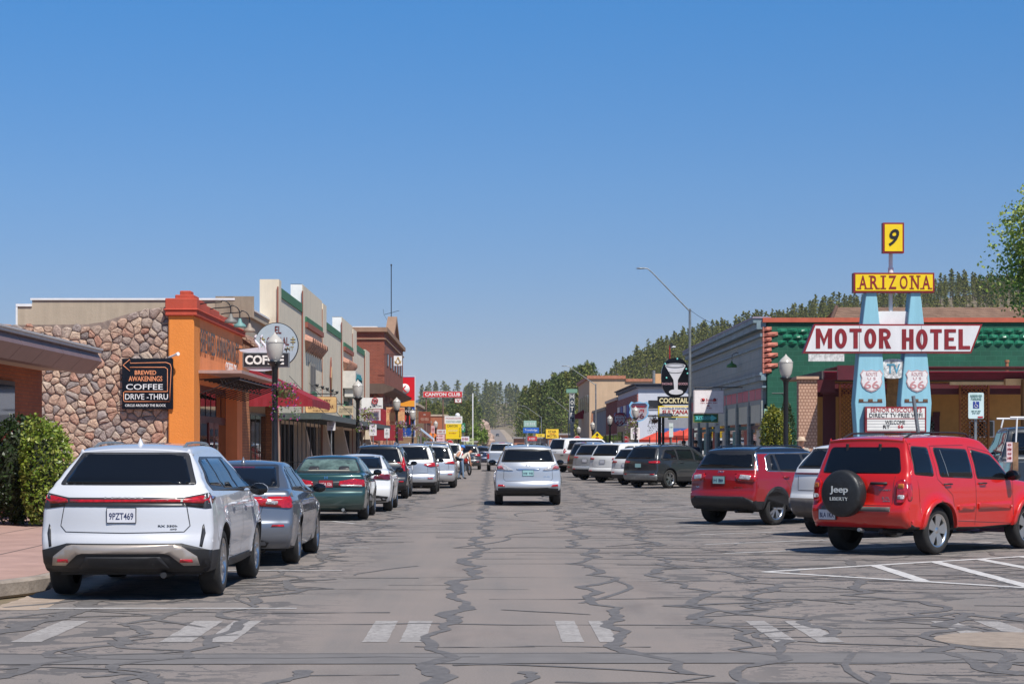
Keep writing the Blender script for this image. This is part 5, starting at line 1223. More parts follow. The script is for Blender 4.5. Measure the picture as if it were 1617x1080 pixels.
for px in (493, 545):  # framed arched transoms
    y = Yp(px); mb = MB(); o = [(y-2.2, 3.2), (y-2.2, 3.7), (y-1.2, 4.25), (y+1.2, 4.25), (y+2.2, 3.7), (y+2.2, 3.2)]; mb.prism(o, lambda a, b, d: Vector((d, a, b)), FX, FX+.12); f_ = mb.build('transom_frame', M_gr, t)
    mb = MB(); mb.prism(offset_poly(o, -.22), lambda a, b, d: Vector((d, a, b)), FX+.12, FX+.13); mb.build('pane', M_glass, f_)
mb = MB(); y0 = Yp(541); mb.box(FX, FX+.75, y0, Yp(552), 5.0, 6.0); mb.box(FX+.1, FX+.6, y0+.2, Yp(552)-.2, 4.5, 5.0); b_ = mb.build('box_sign', flat('old_sign_white', (205, 200, 190)), t)
text('#6', b_, flat('teal_letters', (40, 130, 140)), (FX+.76, (y0+Yp(552))/2, 5.5), 5.2, .75, '+x', bold=.04, ext=.03)
# ground floor: glazing, slanting buttresses, bars
mb = MB(); mb.box(FX-.5, FX-.35, 80.2, 139.8, .15, 2.7); gf = mb.build('glazing', M_glass, t)
y = 81.0
while y < 139: mb = MB(); mb.box(FX-.35, FX-.28, y, y+.07, .15, 2.7); mb.build('mullion', M_trim, gf); y += 1.55
for px in (475, 509, 537, 560, 578):
    y = Yp(px); mb = MB(); mb.prism([(FX-.3, 2.9), (FX+.12, 2.9), (FX+.75, .15), (FX-.3, .15)], fxz, y-.35, y+.35); mb.build('buttress', M_bg, t)
# iron fence in front of the first window
t = thing('iron_railing', 'row of upright black iron bars in front of the first arcade window', 'railing', (FX+.6, 83, .15))
mb = MB()
for k in range(10): mb.tube([(FX+.1+k*.17, 80.6+.02*k, .15), (FX+.1+k*.17, 80.6, 2.7)], .022, 5)
mb.tube([(FX+.05, 80.6, 1.0), (FX+1.7, 80.6, 1.0)], .015, 4); mb.tube([(FX+.05, 80.6, .3), (FX+1.7, 80.6, .3)], .015, 4); mb.build('bars', M_poleb, t)
# flat arcade canopy
t = thing('flat_canopy', 'flat grey-green metal canopy running along the beige shop building', 'canopy', (-7.7, 108, 2.7))
M_cn = pm('grey_green_metal', (.085, .11, .105), .5, var=.15); mb = MB(); mb.box(FX, -6.9, 80.6, 136.4, 2.86, 2.92); mb.box(-6.93, -6.86, 80.55, 136.4, 2.74, 2.99); mb.box(FX, -6.87, 80.52, 80.6, 2.74, 2.99); mb.build('fascia', M_cn, t)
mb = MB(); y = 81.3
while y < 136: mb = MB(); mb.box(FX, -6.93, y, y+.08, 2.72, 2.86); mb.build('joist', M_cn, t); y += 1.2
for k, y in enumerate((84, 93, 103, 114, 125, 135)):
    mb = MB(); mb.tube([(FX+.1, y, 4.6), (-6.95, y, 2.95)], .012, 4); mb.build('tie_rod', M_trim, t)
for i, (px, d) in enumerate(((488, 88), (497, 97), (505, 104), (513, 112), (521, 119))):
    y = -FX*F/(VX-px); q = thing('flood_lamp', 'small black flood lamp on the beige wall, one of a row', 'lamp', (FX, y, 4.4), 'small flood lamps on the beige wall')
    mb = MB(); mb.tube([(FX, y, 4.45), (FX+.35, y, 4.55)], .015, 5); mb.lathe([(0, 0), (.06, .01), (.09, .14), (0, .15)], (FX+.38, y, 4.43), 10); mb.build('head', M_black, q)
# E -- red brick corner building over a sandstone ground floor
t = thing('brick_corner_building', 'two-storey red brick corner building with a sandstone ground floor and gable', 'building', (-14, 175, .15))
M_rb = brickmat('red_brick', (158, 82, 60), (138, 68, 50), (150, 110, 90), .28, .11, .010, wear=.3); by = 161
bz = lambda py: WZ(py, by)
mb = MB(); mb.box(-26, FX, by, 195, bz(607), bz(536)); mb.box(-26, FX+.0, by+.02, 195, bz(536), bz(524)); mb.build('brick_wall', M_rb, t)
mb = MB(); mb.box(-26.2, FX+.25, by-.25, 195.2, bz(524), bz(517)); mb.box(-26.1, FX+.12, by-.12, 195.1, bz(536), bz(534)); mb.build('cornice', stucco('tan_cornice', (160, 128, 104), .3), t)
mb = MB(); mb.box(-26.2, FX-.6, by+.3, 195, bz(517), bz(515)); mb.build('roof', M_white, t)
yg = 178; zg = WZ(508, yg)
mb = MB(); mb.prism([(yg-5, bz(517)), (yg, zg), (yg+5, bz(517))], lambda a, b, d: Vector((d, a, b)), FX-.5, FX+.02); mb.build('gable', M_rb, t)
mb = MB(); mb.prism([(yg-5.6, bz(517)), (yg, zg+.45), (yg+5.6, bz(517)), (yg+4.8, bz(517)), (yg, zg-.1), (yg-4.8, bz(517))], lambda a, b, d: Vector((d, a, b)), FX-.6, FX+.22); mb.build('gable_coping', MATS['tan_cornice'], t)
for k in range(6):
    y = by+4+k*4.9; mb = MB(); mb.box(FX, FX+.05, y, y+1.5, bz(575), bz(555)); f_ = mb.build('window', M_trim, t)
    mb = MB(); mb.box(FX+.05, FX+.06, y+.1, y+1.4, bz(574), bz(556)); mb.build('pane', M_glass, f_)
mb = MB(); mb.prism([(FX-18, bz(607)), (FX+.1, bz(607)), (FX+.9, bz(613)), (FX+.7, bz(617)), (FX-.1, bz(622)), (FX-18, bz(622))], fxz, by-.9, 195); mb.box(-26, FX, by-.7, by, bz(622), bz(606)); mb.build('stone_ledge', stucco('brown_sandstone_ledge', (112, 92, 78), .6, .3, .2), t)
mb = MB(); mb.box(-26, FX-.35, by+.1, 195, .15, bz(616)); mb.build('stone_core', pm('sandstone_joint', (.18, .12, .095), .9, var=.2), t)
mb = MB(); stones(mb, -13, FX+.0, .2, lambda x: bz(615), by+.1, .75, .42, .22, 8)
stones(mb, -FX-24, -FX+0, .2, lambda x: bz(620), 0, 1.0, .46, .2, 9, mp=lambda a, d, z: (FX-.35-d, a+by+15.4, z)); mb.build('stone_blocks', stonemat('red_sandstone', [(176, 116, 96), (150, 104, 84), (192, 138, 112), (164, 122, 96), (140, 88, 74)]), t)
# antenna mast
t = thing('antenna_mast', 'tall thin aerial mast with a small yagi on the brick gable', 'antenna', (FX-.3, 178, zg))
zt = WZ(420, 178); mb = MB(); mb.tube([(FX-.3, 178, zg-.3), (FX-.3, 178, zt)], .045, 6); mb.lathe([(0, 0), (.07, 0), (.07, .15), (0, .16)], (FX-.3, 178, zt), 8); mb.build('mast', M_poleb, t)
mb = MB(); za = WZ(495, 178); mb.tube([(FX-.9, 178, za-.1), (FX+.4, 178, za+.25)], .02, 4); mb.tube([(FX-1, 177.6, za+.35), (FX-.95, 178, za-.1), (FX-.7, 178.4, za-.55)], .015, 4); mb.build('yagi', M_poleb, t)
# shops farther on, left
def shop(label, y0, y1, ztop, wallmat, trim=None, x=FX, depth=10, wins=3, name='shop_building', s=-1, cap=None, awn=None):
    t = thing(name, label, 'building', (x+s*depth/2, (y0+y1)/2, .15))
    mb = MB(); mb.box(x, x+s*depth, y0, y1, .15, ztop); mb.build('wall', wallmat, t)
    mb = MB(); mb.box(x-s*.12, x+s*(depth+.1), y0-.12, y1+.1, ztop, ztop+.25); mb.build('parapet', cap or trim or M_tan, t)
    L_ = (y1-y0)/wins
    for k in range(wins):
        mb = MB(); mb.box(x-s*.03, x+s*.02, y0+k*L_+.4, y0+(k+1)*L_-.4, .7, 2.7); f_ = mb.build('shop_window', trim or M_trim, t)
        mb = MB(); mb.box(x-s*.04, x-s*.035, y0+k*L_+.55, y0+(k+1)*L_-.55, .85, 2.6); mb.build('pane', M_glass, f_)
    return t
shop('tan brick shop beyond the fuel price sign', 205, 226, WZ(640, 205), brickmat('yellow_brick', (170, 140, 105), (150, 120, 88), (110, 90, 70), .3, .12, .01), x=-7.6)
shop('low red-brown shop with a sloping roof sign, left far', 232, 262, 4.6, brickmat('brown_brick', (140, 80, 60), (120, 66, 50), (100, 70, 56), .3, .12, .01), x=-7.9)
shop('plain rust coloured building behind the club signs', 300, 345, WZ(657, 300), stucco('rust_plaster', (170, 104, 72), .3), x=-6.6, depth=14)
# ---------------------------------------------------------------- the right side of the street
RX_ = 11.0
gd = RX_*F/(1206-VX); ge = RX_*F/(1090-VX)   # near and far end of the green block's street front
zg_ = WZ(502, gd)
t = thing('green_block_building', 'single-storey block building with dark green side wall and grey pressed-metal front', 'building', (18, 95, .15))
M_gb = brickmat('green_block', (34, 96, 74), (30, 88, 68), (58, 120, 98), .42, .205, .006, wear=.3)
mb = MB(); mb.box(RX_+.15, 45, gd, ge, .15, zg_-.18); mb.build('wall', M_gb, t)
mb = MB(); r = random.Random(4)   # three courses of rock-faced block under the coping
for row in range(3):
    z = zg_-.62-row*.24; x = RX_+.55+(row % 2)*.21
    while x < 30:
        w_ = .40; vs = []; 
        for k in range(4):
            for j in range(4):
                d = .0 if k in (0, 3) or j in (0, 3) else r.uniform(.07, .13)
                vs.append((x+w_*k/3, gd-.005-d, z+.2*j/3))
        mb.add(vs, [(k*4+j, (k+1)*4+j, (k+1)*4+j+1, k*4+j+1) for k in range(3) for j in range(3)], 0, False); x += .415
mb.build('rock_faced_courses', pm('green_gloss_block', lin((36, 112, 84)), .35, var=.15), t, recalc=False)
mb = MB()
for k in range(9):
    z = zg_-.55-k*.21; w_ = .55 if k % 2 else .30; vs = []
    nn = 5 if k % 2 else 4
    for i in range(nn):
        for j in range(4):
            d = .0 if i in (0, nn-1) or j in (0, 3) else r.uniform(.07, .13)
            vs.append((RX_+.02+w_*i/(nn-1), gd-.01-d, z+.19*j/3))
    mb.add(vs, [(i*4+j, (i+1)*4+j, (i+1)*4+j+1, i*4+j+1) for i in range(nn-1) for j in range(3)]); 
    mb.box(RX_-.04, RX_+.02+w_, gd-.01, gd+.3, z, z+.19)
mb.build('red_quoins', pm('salmon_quoin', (.50, .17, .12), .6, var=.2), t, recalc=False)
mb = MB(); mb.box(RX_-.05, 45, gd-.1, gd+.25, zg_-.18, zg_); mb.build('coping', pm('orange_coping', lin((190, 92, 66)), .6, var=.1), t)
mb = MB(); mb.box(RX_+.02, RX_+.85, gd-.03, gd, .15, 3.15); mb.build('pale_green_strip', flat('pale_green', (150, 190, 165), .7), t)
# pressed-metal street front
def tinmat():
    m, nt, p = newmat('pressed_tin'); v = wallcoord(nt); b = nt.nodes.new('ShaderNodeTexBrick'); nt.links.new(v, b.inputs['Vector']); b.inputs['Scale'].default_value = 1
    b.inputs['Brick Width'].default_value = .6; b.inputs['Row Height'].default_value = .34; b.inputs['Mortar Size'].default_value = .012; b.inputs['Color1'].default_value = (.33, .36, .345, 1); b.inputs['Color2'].default_value = (.28, .315, .30, 1); b.inputs['Mortar'].default_value = (.17, .22, .22, 1)
    n = noise(nt, wcoord(nt), 3, 7, .75); c = mixc(nt, ramp(nt, n.outputs[0], .5, .66), b.outputs[0], (.38, .34, .29)); nt.links.new(c, p.inputs['Base Color']); p.inputs['Roughness'].default_value = .6; bumpn(nt, p, b.outputs[1], .4, .02); return m
M_tin = tinmat(); M_teal = pm('teal_trim', (.05, .15, .13), .6, var=.25, scale=2)
mb = MB(); mb.box(RX_, RX_+.14, gd+.3, ge, 3.35, zg_-.2); mb.build('tin_frieze', M_tin, t)
mb = MB()
for z0, z1, d in ((zg_-.20, zg_-.02, .42), (zg_-.45, zg_-.20, .28), (zg_-.75, zg_-.62, .14), (zg_-1.15, zg_-1.05, .08), (4.5, 4.62, .16), (4.3, 4.5, .10), (4.0, 4.08, .06)): mb.box(RX_-d, RX_+.1, gd+.02, ge, z0, z1)
mb.build('metal_cornice', pm('grey_blue_metal', (.19, .26, .29), .5, var=.25, scale=2), t)
mb = MB(); mb.box(RX_-.45, RX_+.3, gd-.02, ge, zg_-.02, zg_+.05); mb.build('lavender_flashing', flat('lavender', (150, 140, 155)), t)
L_ = ge-gd
for k in range(8):
    y = gd+.5+k*(L_-1)/7; mb = MB(); mb.box(RX_-.06, RX_+.06, y-.22, y+.22, .15, 3.5); mb.build('pilaster', M_tin, t)
for k in range(7):
    y0 = gd+.5+k*(L_-1)/7+.25; y1 = gd+.5+(k+1)*(L_-1)/7-.25
    mb = MB(); mb.box(RX_-.012, RX_+.05, y0, (y0+y1)/2-.1, 3.55, 4.0); mb.build('pink_panel', flat('dusty_pink', (214, 120, 126), .7), t)
    mb = MB(); mb.box(RX_+.02, RX_+.06, y0, y1, .15, .65); mb.build('kick_plate', flat('stall_riser', (150, 150, 140), .7), t)
    mb = MB(); mb.box(RX_+.02, RX_+.045, y0+.3, (y0+y1)/2-.2, 1.2, 2.3); mb.build('window_poster', flat('poster_%d' % k, [(225, 210, 190), (190, 90, 70), (120, 160, 150)][k % 3], .7), t)
    mb = MB(); mb.box(RX_+.02, RX_+.045, y0+.15, y1-.15, 2.6, 3.35); mb.build('window_blind', flat('blind_cream', (215, 210, 190), .7), t)
    mb = MB(); mb.box(RX_-.012, RX_+.05, (y0+y1)/2+.1, y1, 3.55, 4.0); mb.build('pink_panel', MATS['dusty_pink'], t)
    mb = MB(); mb.box(RX_+.06, RX_+.12, y0, y1, .15, 3.5); f_ = mb.build('shop_window', M_teal if k % 3 else pm('maroon_frame', (.10, .03, .035), .5), t)
    mb = MB(); mb.box(RX_+.045, RX_+.058, y0+.15, y1-.15, .7, 2.35); mb.box(RX_+.045, RX_+.058, y0+.15, y1-.15, 2.5, 3.4); mb.build('pane', M_glass, f_)
# gooseneck lamp and bracket with the white hanging sign
t = thing('gooseneck_lamp', 'green gooseneck lamp on the grey pressed-metal front', 'lamp', (RX_, 90, 4.4))
ly = 88.0; lx = WX(1155.5, ly); zl = WZ(580, ly)
mb = MB(); mb.tube([(RX_+.05, ly, zl+.25), (lx+.75, ly, zl+.22), (lx+.55, ly, zl+.30), (lx+.45, ly, zl+.55), (lx+.2, ly, zl+.66), (lx+.02, ly, zl+.55), (lx, ly, zl+.15)], .022, 6); mb.build('arm', M_galv, t)
mb = MB(); mb.lathe([(.03, .28), (.06, .18), (.20, .12), (.24, .02), (.23, 0), (0, .05)], (lx, ly, zl), 18); mb.build('shade', flat('leaf_green_enamel', (92, 136, 70), .4), t)
def S(label, px0, py0, px1, py1, d, face, texts=(), border=None, th=.1, name='shop_sign', cat='sign', bw=.05, poles=(), hang=None, round_=0, group=None, polem=None, pw=.04):
    x0, x1, z1, z0 = WX(px0, d), WX(px1, d), WZ(py0, d), WZ(py1, d); cx = (x0+x1)/2
    base = .15 if poles else z0
    t = thing(name, label, cat, (cx, d, base), group)
    o = [(x0, z0), (x1, z0), (x1, z1), (x0, z1)]
    if round_: o = round_poly(o, round_)
    if border:
        mb = MB(); mb.prism(o, fxz, d-th/2+.012, d+th/2); mb.build('frame', border, t)
        o = [(x0+bw, z0+bw), (x1-bw, z0+bw), (x1-bw, z1-bw), (x0+bw, z1-bw)]
        if round_: o = round_poly(o, round_*.7)
    mb = MB(); mb.prism(o, fxz, d-th/2, d+th/2-min(.02, th*.3)); mb.build('board', face, t)
    for q in texts:
        s_, u, v, w_, h, m_ = q[:6]; kw = q[6] if len(q) > 6 else {}
        text(s_, t, m_, (x0+u*(x1-x0), d-th/2-.004, z1-v*(z1-z0)), w_*(x1-x0), h*(z1-z0), ext=.008, **kw)
    for px in poles:
        mb = MB(); x = WX(px, d); mb.tube([(x, d+.06, .1), (x, d+.06, z1-.05)], pw, 8); mb.build('post', polem or M_galv, t)
    if hang is not None:   # bracket back to the wall at x = hang
        mb = MB(); mb.tube([(hang, d, z1+.12), (min(x0, x1) if hang > cx else x1, d, z1+.12)], .025, 6)
        for x in (x0+.1, x1-.1): mb.tube([(x, d, z1+.12), (x, d, z1-.02)], .012, 4)
        mb.build('bracket', M_poleb, t)
    return t, x0, x1, z0, z1
ir = flat('ink_red', (176, 34, 40), .5, .06); ib = flat('ink_black', (24, 24, 28), .5, 0); iw = flat('ink_offwhite', (228, 226, 220), .5, .05); ibl = flat('ink_blue', (42, 62, 140), .5, 0)
iy = flat('sign_yellow', (240, 205, 20), .45, .05); imar = flat('maroon_letters', (135, 30, 36), .5, .15); iteal = flat('ink_teal', (90, 190, 190), .5)
t, x0, x1, z0, z1 = S('white lightbox sign with faint red writing hung over the tattoo arrow', 1095, 616, 1143, 653, 87, flat('lightbox_white', (236, 228, 226), .35), [('Oh Sweetie!', .5, .42, .55, .13, ir, dict(shear=.2)), ('#464', .5, .55, .55, .05, ir), ('#2', .48, .67, .12, .08, ir), ('#34', .5, .77, .18, .05, ir)], flat('pinkish_frame', (200, 190, 188)), .25, bw=.04, hang=RX_)
for x in (x0+.42, x1-.42): mb = MB(); mb.lathe([(0, -.01), (.07, 0), (0, .01)], (x, 86.86, z0+.60), 12, axis='y'); mb.build('red_dot', ir, t)
t, x0, x1, z0, z1 = S('green board with a pale arrow reading TATTOO below the white lightbox', 1095, 653, 1134, 667, 87, flat('tattoo_green', (24, 92, 62), .4), (), flat('olive_edge', (150, 150, 70)), .12, bw=.03)
mb = MB(); w_, h_ = x1-x0, z1-z0; q = lambda u, v: (x0+u*w_, z0+v*h_)
mb.prism([q(.06, .3), q(.72, .3), q(.72, .12), q(.94, .5), q(.72, .88), q(.72, .7), q(.06, .7), q(.13, .5)], fxz, 86.925, 86.935); mb.build('arrow', iteal, t)
text('TATTOO', t, ib, (x0+.42*w_, 86.92, (z0+z1)/2), .5*w_, .3*h_, ext=.01)
# golden conifer by the green wall
M_arb = leafmat('golden_conifer', [(.06, .10, .012), (.16, .19, .02), (.28, .28, .03), (.38, .36, .05)], .5)
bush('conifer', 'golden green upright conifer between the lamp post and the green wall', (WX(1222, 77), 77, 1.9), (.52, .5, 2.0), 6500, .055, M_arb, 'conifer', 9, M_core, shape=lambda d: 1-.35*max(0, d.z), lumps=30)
bush('conifer', 'narrow dark conifer hidden behind the lamp post', (WX(1243, 77.5), 77.6, 1.7), (.38, .4, 1.9), 2600, .05, MATS.get('x') or leafmat('dark_conifer', [(.02, .04, .012), (.05, .08, .02)], .5), 'conifer', 10, M_core)
# motel front
t = thing('motel', 'low motel office with burgundy eaves, tan walls and lattice columns', 'building', (16, 70, .15))
my = 68.0; X = lambda px: WX(px, my); Z = lambda py: WZ(py, my)
M_mt = pm('motel_tan', lin((205, 150, 84)), .8, var=.08); M_bu = pm('burgundy_paint', lin((122, 22, 50)), .5, var=.12); M_bud = pm('burgundy_dark_paint', lin((84, 18, 30)), .55, var=.12)
M_blk = brickmat('beige_screen_block', (200, 162, 138), (194, 156, 132), (156, 118, 98), .11, .11, .02)
mb = MB(); mb.box(X(1300), X(1700), my+3.2, my+5.5, .15, Z(598)); mb.build('wall', M_mt, t)
mb = MB(); mb.box(X(1300), X(1700), my+.3, my+5.6, Z(598), Z(585)); mb.build('roof', pm('dark_roofing', (.10, .09, .085), .9), t)
mb = MB(); mb.box(X(1300), X(1720), my-.1, my+.05, Z(600), Z(586)); mb.box(X(1300), X(1720), my-.2, my-.1, Z(597), Z(588)); mb.build('fascia', M_bu, t)
mb = MB(); mb.box(X(1300), X(1720), my+.4, my+.6, Z(622), Z(604)); mb.build('beam', M_bud, t)
mb = MB(); mb.box(X(1300), X(1360), my-2.8, my-2.7, Z(604), Z(582)); mb.box(X(1300), X(1720), my-2.6, my-.2, Z(585), Z(583.2)); mb.build('porch_fascia', M_bud, t)
mb = MB(); mb.box(X(1254), X(1276), my-1.0, my-.6, .15, Z(597)); mb.box(X(1276), X(1283), my-1.0, my+1.6, .15, Z(597)); mb.build('screen_pier', M_blk, t)
mb = MB(); mb.box(X(1250), X(1285), my-1.1, my+1.8, Z(600), Z(596)); mb.build('pier_cap', pm('tan_cap', lin((190, 156, 130)), .8), t)
mb = MB(); mb.box(X(1276), X(1312), my-.8, my-.65, Z(620), Z(601)); mb.build('side_beam', M_bud, t)
mb = MB(); mb.box(X(1283), X(1340), my+1.2, my+1.4, Z(625), Z(604)); mb.build('side_beam', M_bud, t)
mb = MB(); mb.box(X(1286), X(1300), my+2.2, my+2.6, .15, Z(610)); mb.build('inner_wall', pm('inner_tan', lin((150, 120, 92)), .8), t)
mb = MB(); mb.box(X(1306), X(1326), my+.8, my+.9, .15, Z(604)); mb.build('maroon_panel', M_bud, t)
M_lat = pm('lattice_brown', lin((150, 92, 44)), .7, var=.2)
for p0, p1 in ((1327, 1348), (1517, 1562)):
    mb = MB(); xa, xb = X(p0), X(p1); za, zb = .2, Z(606); n = int((xb-xa+zb-za)/.14)
    for k in range(n):
        s_ = k*.14
        for sg in (0, 1):
            a = (xa+s_, za) if s_ < xb-xa else (xb, za+s_-(xb-xa)); b = (xa, za+s_) if s_ < zb-za else (xa+s_-(zb-za), zb)
            if sg: a, b = (xa+xb-a[0], a[1]), (xa+xb-b[0], b[1])
            mb.tube([(a[0], my+.1+.02*sg, a[1]), (b[0], my+.1+.02*sg, b[1])], .018, 4, caps=False)
    mb.box(xa-.03, xa+.03, my+.06, my+.16, za, zb); mb.box(xb-.03, xb+.03, my+.06, my+.16, za, zb); mb.build('lattice_column', M_lat, t)
mb = MB(); mb.box(X(1398), X(1418), my-.3, my-.2, .15, Z(598)); mb.build('plywood_panel', pm('plywood', lin((140, 106, 64)), .8, var=.3, scale=5), t)
mb = MB(); mb.box(X(1472), X(1516), my+3.1, my+3.2, .15, Z(655)); mb.box(X(1506), X(1517), my+3.12, my+3.2, Z(655), Z(648)); dr = mb.build('office_door', M_bud, t)
mb = MB(); mb.box(X(1481), X(1507), my+3.06, my+3.1, .4, Z(664)); mb.build('pane', M_glass, dr)
text('OFFICE', dr, iw, (X(1494), my+3.04, Z(680)), .42, .09, ext=.01)
mb = MB(); mb.box(X(1498), X(1583), my-.2, my-.1, Z(608), Z(603)); mb.build('tube_light', flat('tube_cream', (222, 200, 160)), t)
mb = MB(); mb.box(X(1584), X(1612), my-.35, my-.1, Z(608.5), Z(598.5)); mb.build('cream_board', flat('cream_board', (235, 205, 160)), t)
mb = MB(); mb.box(X(1608), X(1626), my-.6, my-.3, .15, Z(600)); mb.build('stone_pier', stucco('rough_pier', (150, 116, 76), .8, .3), t)
mb = MB(); mb.box(X(1565), X(1607), my+3.12, my+3.2, Z(690), Z(662)); wn = mb.build('window', M_white, t)
mb = MB()
for k in range(3): mb.box(X(1567+k*13), X(1578+k*13), my+3.08, my+3.12, Z(688), Z(664))
mb.build('pane', M_glass, wn)
t = thing('vent_pipe', 'short copper coloured vent pipe on the motel roof', 'pipe', (X(1602), my+1, Z(585)))
mb = MB(); mb.tube([(X(1602), my+1, Z(586)), (X(1602), my+1, Z(569))], .06, 8); mb.tube([(X(1602), my+1, Z(570)), (X(1602), my+1, Z(566.5))], .085, 8); mb.build('pipe', pm('copper', lin((180, 120, 84)), .5), t)
# brown shingle roof behind
t = thing('shingle_roof_house', 'house with a long brown shingle roof behind the green wall', 'house', (30, 135, 0))
hy = 130; A = lambda px, py: (WX(px, hy), WZ(py, hy))
M_sh = brickmat('brown_shingle', (142, 112, 92), (120, 92, 74), (84, 64, 52), .3, .14, .01)
(xa, zr), (xb, _), (_, ze) = A(1334, 480), A(1640, 480), A(1334, 500)
mb = MB(); mb.add([(xa-1.0, hy, ze-.5), (xb, hy, ze-.5), (xb, hy+3.2, zr), (xa, hy+3.2, zr), (xb, hy+6.4, ze-.5), (xa-1, hy+6.4, ze-.5)], [(0, 1, 2, 3), (3, 2, 4, 5)]); mb.build('roof', M_sh, t, recalc=False)
mb = MB(); mb.box(xa+.3, xb-1, hy+.6, hy+6, .0, ze-.5); mb.prism([(hy+.7, ze-.5), (hy+3.2, zr-.25), (hy+5.7, ze-.5)], lambda a, b, d: Vector((d, a, b)), xa+.3, xa+.5); mb.build('wall', M_tan, t)
mb = MB(); mb.tube([(xa-1.0, hy-.05, ze-.5), (xa, hy+3.15, zr+.05)], .13, 5); mb.build('barge_board', pm('brown_board', (.11, .06, .04), .7), t)
# MOTOR HOTEL pylon sign
py_ = 54.0; X = lambda px: WX(px, py_); Z = lambda q: WZ(q, py_)
t = thing('motel_pylon_sign', 'tall pale blue twin-pylon motel sign with a yellow number nine box on top', 'sign', (X(1408), py_, .15))
M_pb = stucco('pale_blue_metal', (150, 204, 220), .05, .10, .16)
for (tx0, tx1, mx0, mx1, wx0, wx1, bx0, bx1) in ((1365, 1381, 1361, 1384, 1347, 1396, 1357, 1388), (1435, 1450, 1433, 1453, 1419, 1467.5, 1427, 1458)):
    mb = MB(); o = [(X(bx0), .15), (X(bx1), .15), (X(wx1), Z(637)), (X((mx1+wx1)/2), Z(555)), (X(tx1), Z(463)), (X(tx0), Z(463)), (X((mx0+wx0)/2), Z(555)), (X(wx0), Z(637))]
    mb.prism(o, fxz, py_-.28, py_+.28); mb.build('pylon', M_pb, t, bevel=.015)
    mb = MB(); zz = Z(635); mb.box(X(wx0)+.1, X(wx1)-.1, py_-.292, py_-.281, zz-.01, zz+.01)
    for u in (.2, .5, .8): x = X(wx0)+(X(wx1)-X(wx0))*u; mb.box(x-.06, x+.06, py_-.30, py_-.281, zz+.01, zz+.08)
    mb.build('rusty_seam', pm('rust', (.16, .09, .05), .9, var=.4, scale=20), t)
def panel(name, px0, q0, px1, q1, face, edge, y=py_-.34, th=.3, skew=0):
    mb = MB(); sk = skew
    o = [(X(px0), Z(q1)), (X(px1)-sk, Z(q1)), (X(px1), Z(q0)), (X(px0)+sk, Z(q0))]
    mb.prism(o, fxz, y, y+th); f_ = mb.build(name, edge, t)
    mb = MB(); mb.prism(offset_poly(o, -.045), fxz, y-.012, y); mb.build('face', face, f_); return f_
mt = panel('main_panel', 1265, 513, 1546.5, 558.5, stucco('panel_white', (228, 226, 226), .04, .05, .12), imar, skew=.30)
mb = MB()
for px in (1353.5, 1450.5): mb.box(X(px)-.006, X(px)+.006, py_-.356, py_-.352, Z(556.5), Z(515))
mb.build('panel_seam', M_galv, mt)
def block_text(s, parent, mat, x0, x1, z0, z1, y, st):
    wd = {'M': 1.35}; tot = sum(wd.get(c, 1.0) for c in s)+.22*(len(s)-1); u = (x1-x0)/tot; x = x0; H = z1-z0
    for c in s:
        w_ = u*wd.get(c, 1.0); a, b = x, x+w_; mb = MB(); Bx = lambda p, q, r, t_: mb.box(p, q, y-.012, y, r, t_)
        def ring(cx, cz, rx, rz, th, a0=0, a1=2*pi, n=28):
            vs = []
            for k in range(n+1):
                t_ = a0+(a1-a0)*k/n
                for q, yy in ((0, y-.012), (th, y-.012)): vs.append((cx+(rx-q)*sin(t_), yy, cz+(rz-q)*cos(t_)))
            mb.add(vs, [(2*k, 2*k+1, 2*k+3, 2*k+2) for k in range(n)])
        if c == 'M':
            m = (a+b)/2; mb.prism([(a, z0), (a+st, z0), (a+st, z1-H*.36), (m, z0+H*.12), (b-st, z1-H*.36), (b-st, z0), (b, z0), (b, z1), (b-st*.95, z1), (m, z0+H*.48), (a+st*.95, z1), (a, z1)], fxz, y-.012, y)
        elif c == 'O': ring((a+b)/2, (z0+z1)/2, w_/2, H/2, st)
        elif c == 'T': Bx(a, b, z1-st*.8, z1); Bx((a+b)/2-st/2, (a+b)/2+st/2, z0, z1-st*.8)
        elif c == 'H': Bx(a, a+st, z0, z1); Bx(b-st, b, z0, z1); Bx(a+st, b-st, (z0+z1)/2-st*.4, (z0+z1)/2+st*.4)
        elif c == 'E': Bx(a, a+st, z0, z1); [Bx(a+st, b-(.0 if k != 1 else st*.5), q, q+st*.75) for k, q in enumerate((z0, (z0+z1)/2-st*.37, z1-st*.75))]
        elif c == 'L': Bx(a, a+st, z0, z1); Bx(a+st, b, z0, z0+st*.8)
        elif c == 'R':
            Bx(a, a+st, z0, z1); r_ = H*.29; ring(a+st+w_*.12, z1-r_, w_-st-w_*.12-.01, r_, st*.85, 0, pi, 14); Bx(a+st, a+st+w_*.13, z1-st*.85, z1); Bx(a+st, a+st+w_*.13, z1-2*r_, z1-2*r_+st*.85)
            mb.prism([(a+st+w_*.06, z1-2*r_), (a+st+w_*.34, z1-2*r_), (b, z0), (b-st*1.15, z0)], fxz, y-.012, y)
        mb.build('lettering', mat, parent, recalc=True); x = b+.22*u
block_text('MOTOR', mt, imar, X(1285), X(1403), Z(551), Z(520), py_-.352, .115)
block_text('HOTEL', mt, imar, X(1420), X(1527), Z(552.5), Z(521), py_-.352, .115)
az = panel('state_panel', 1344.5, 432.5, 1471, 463.5, iy, imar)
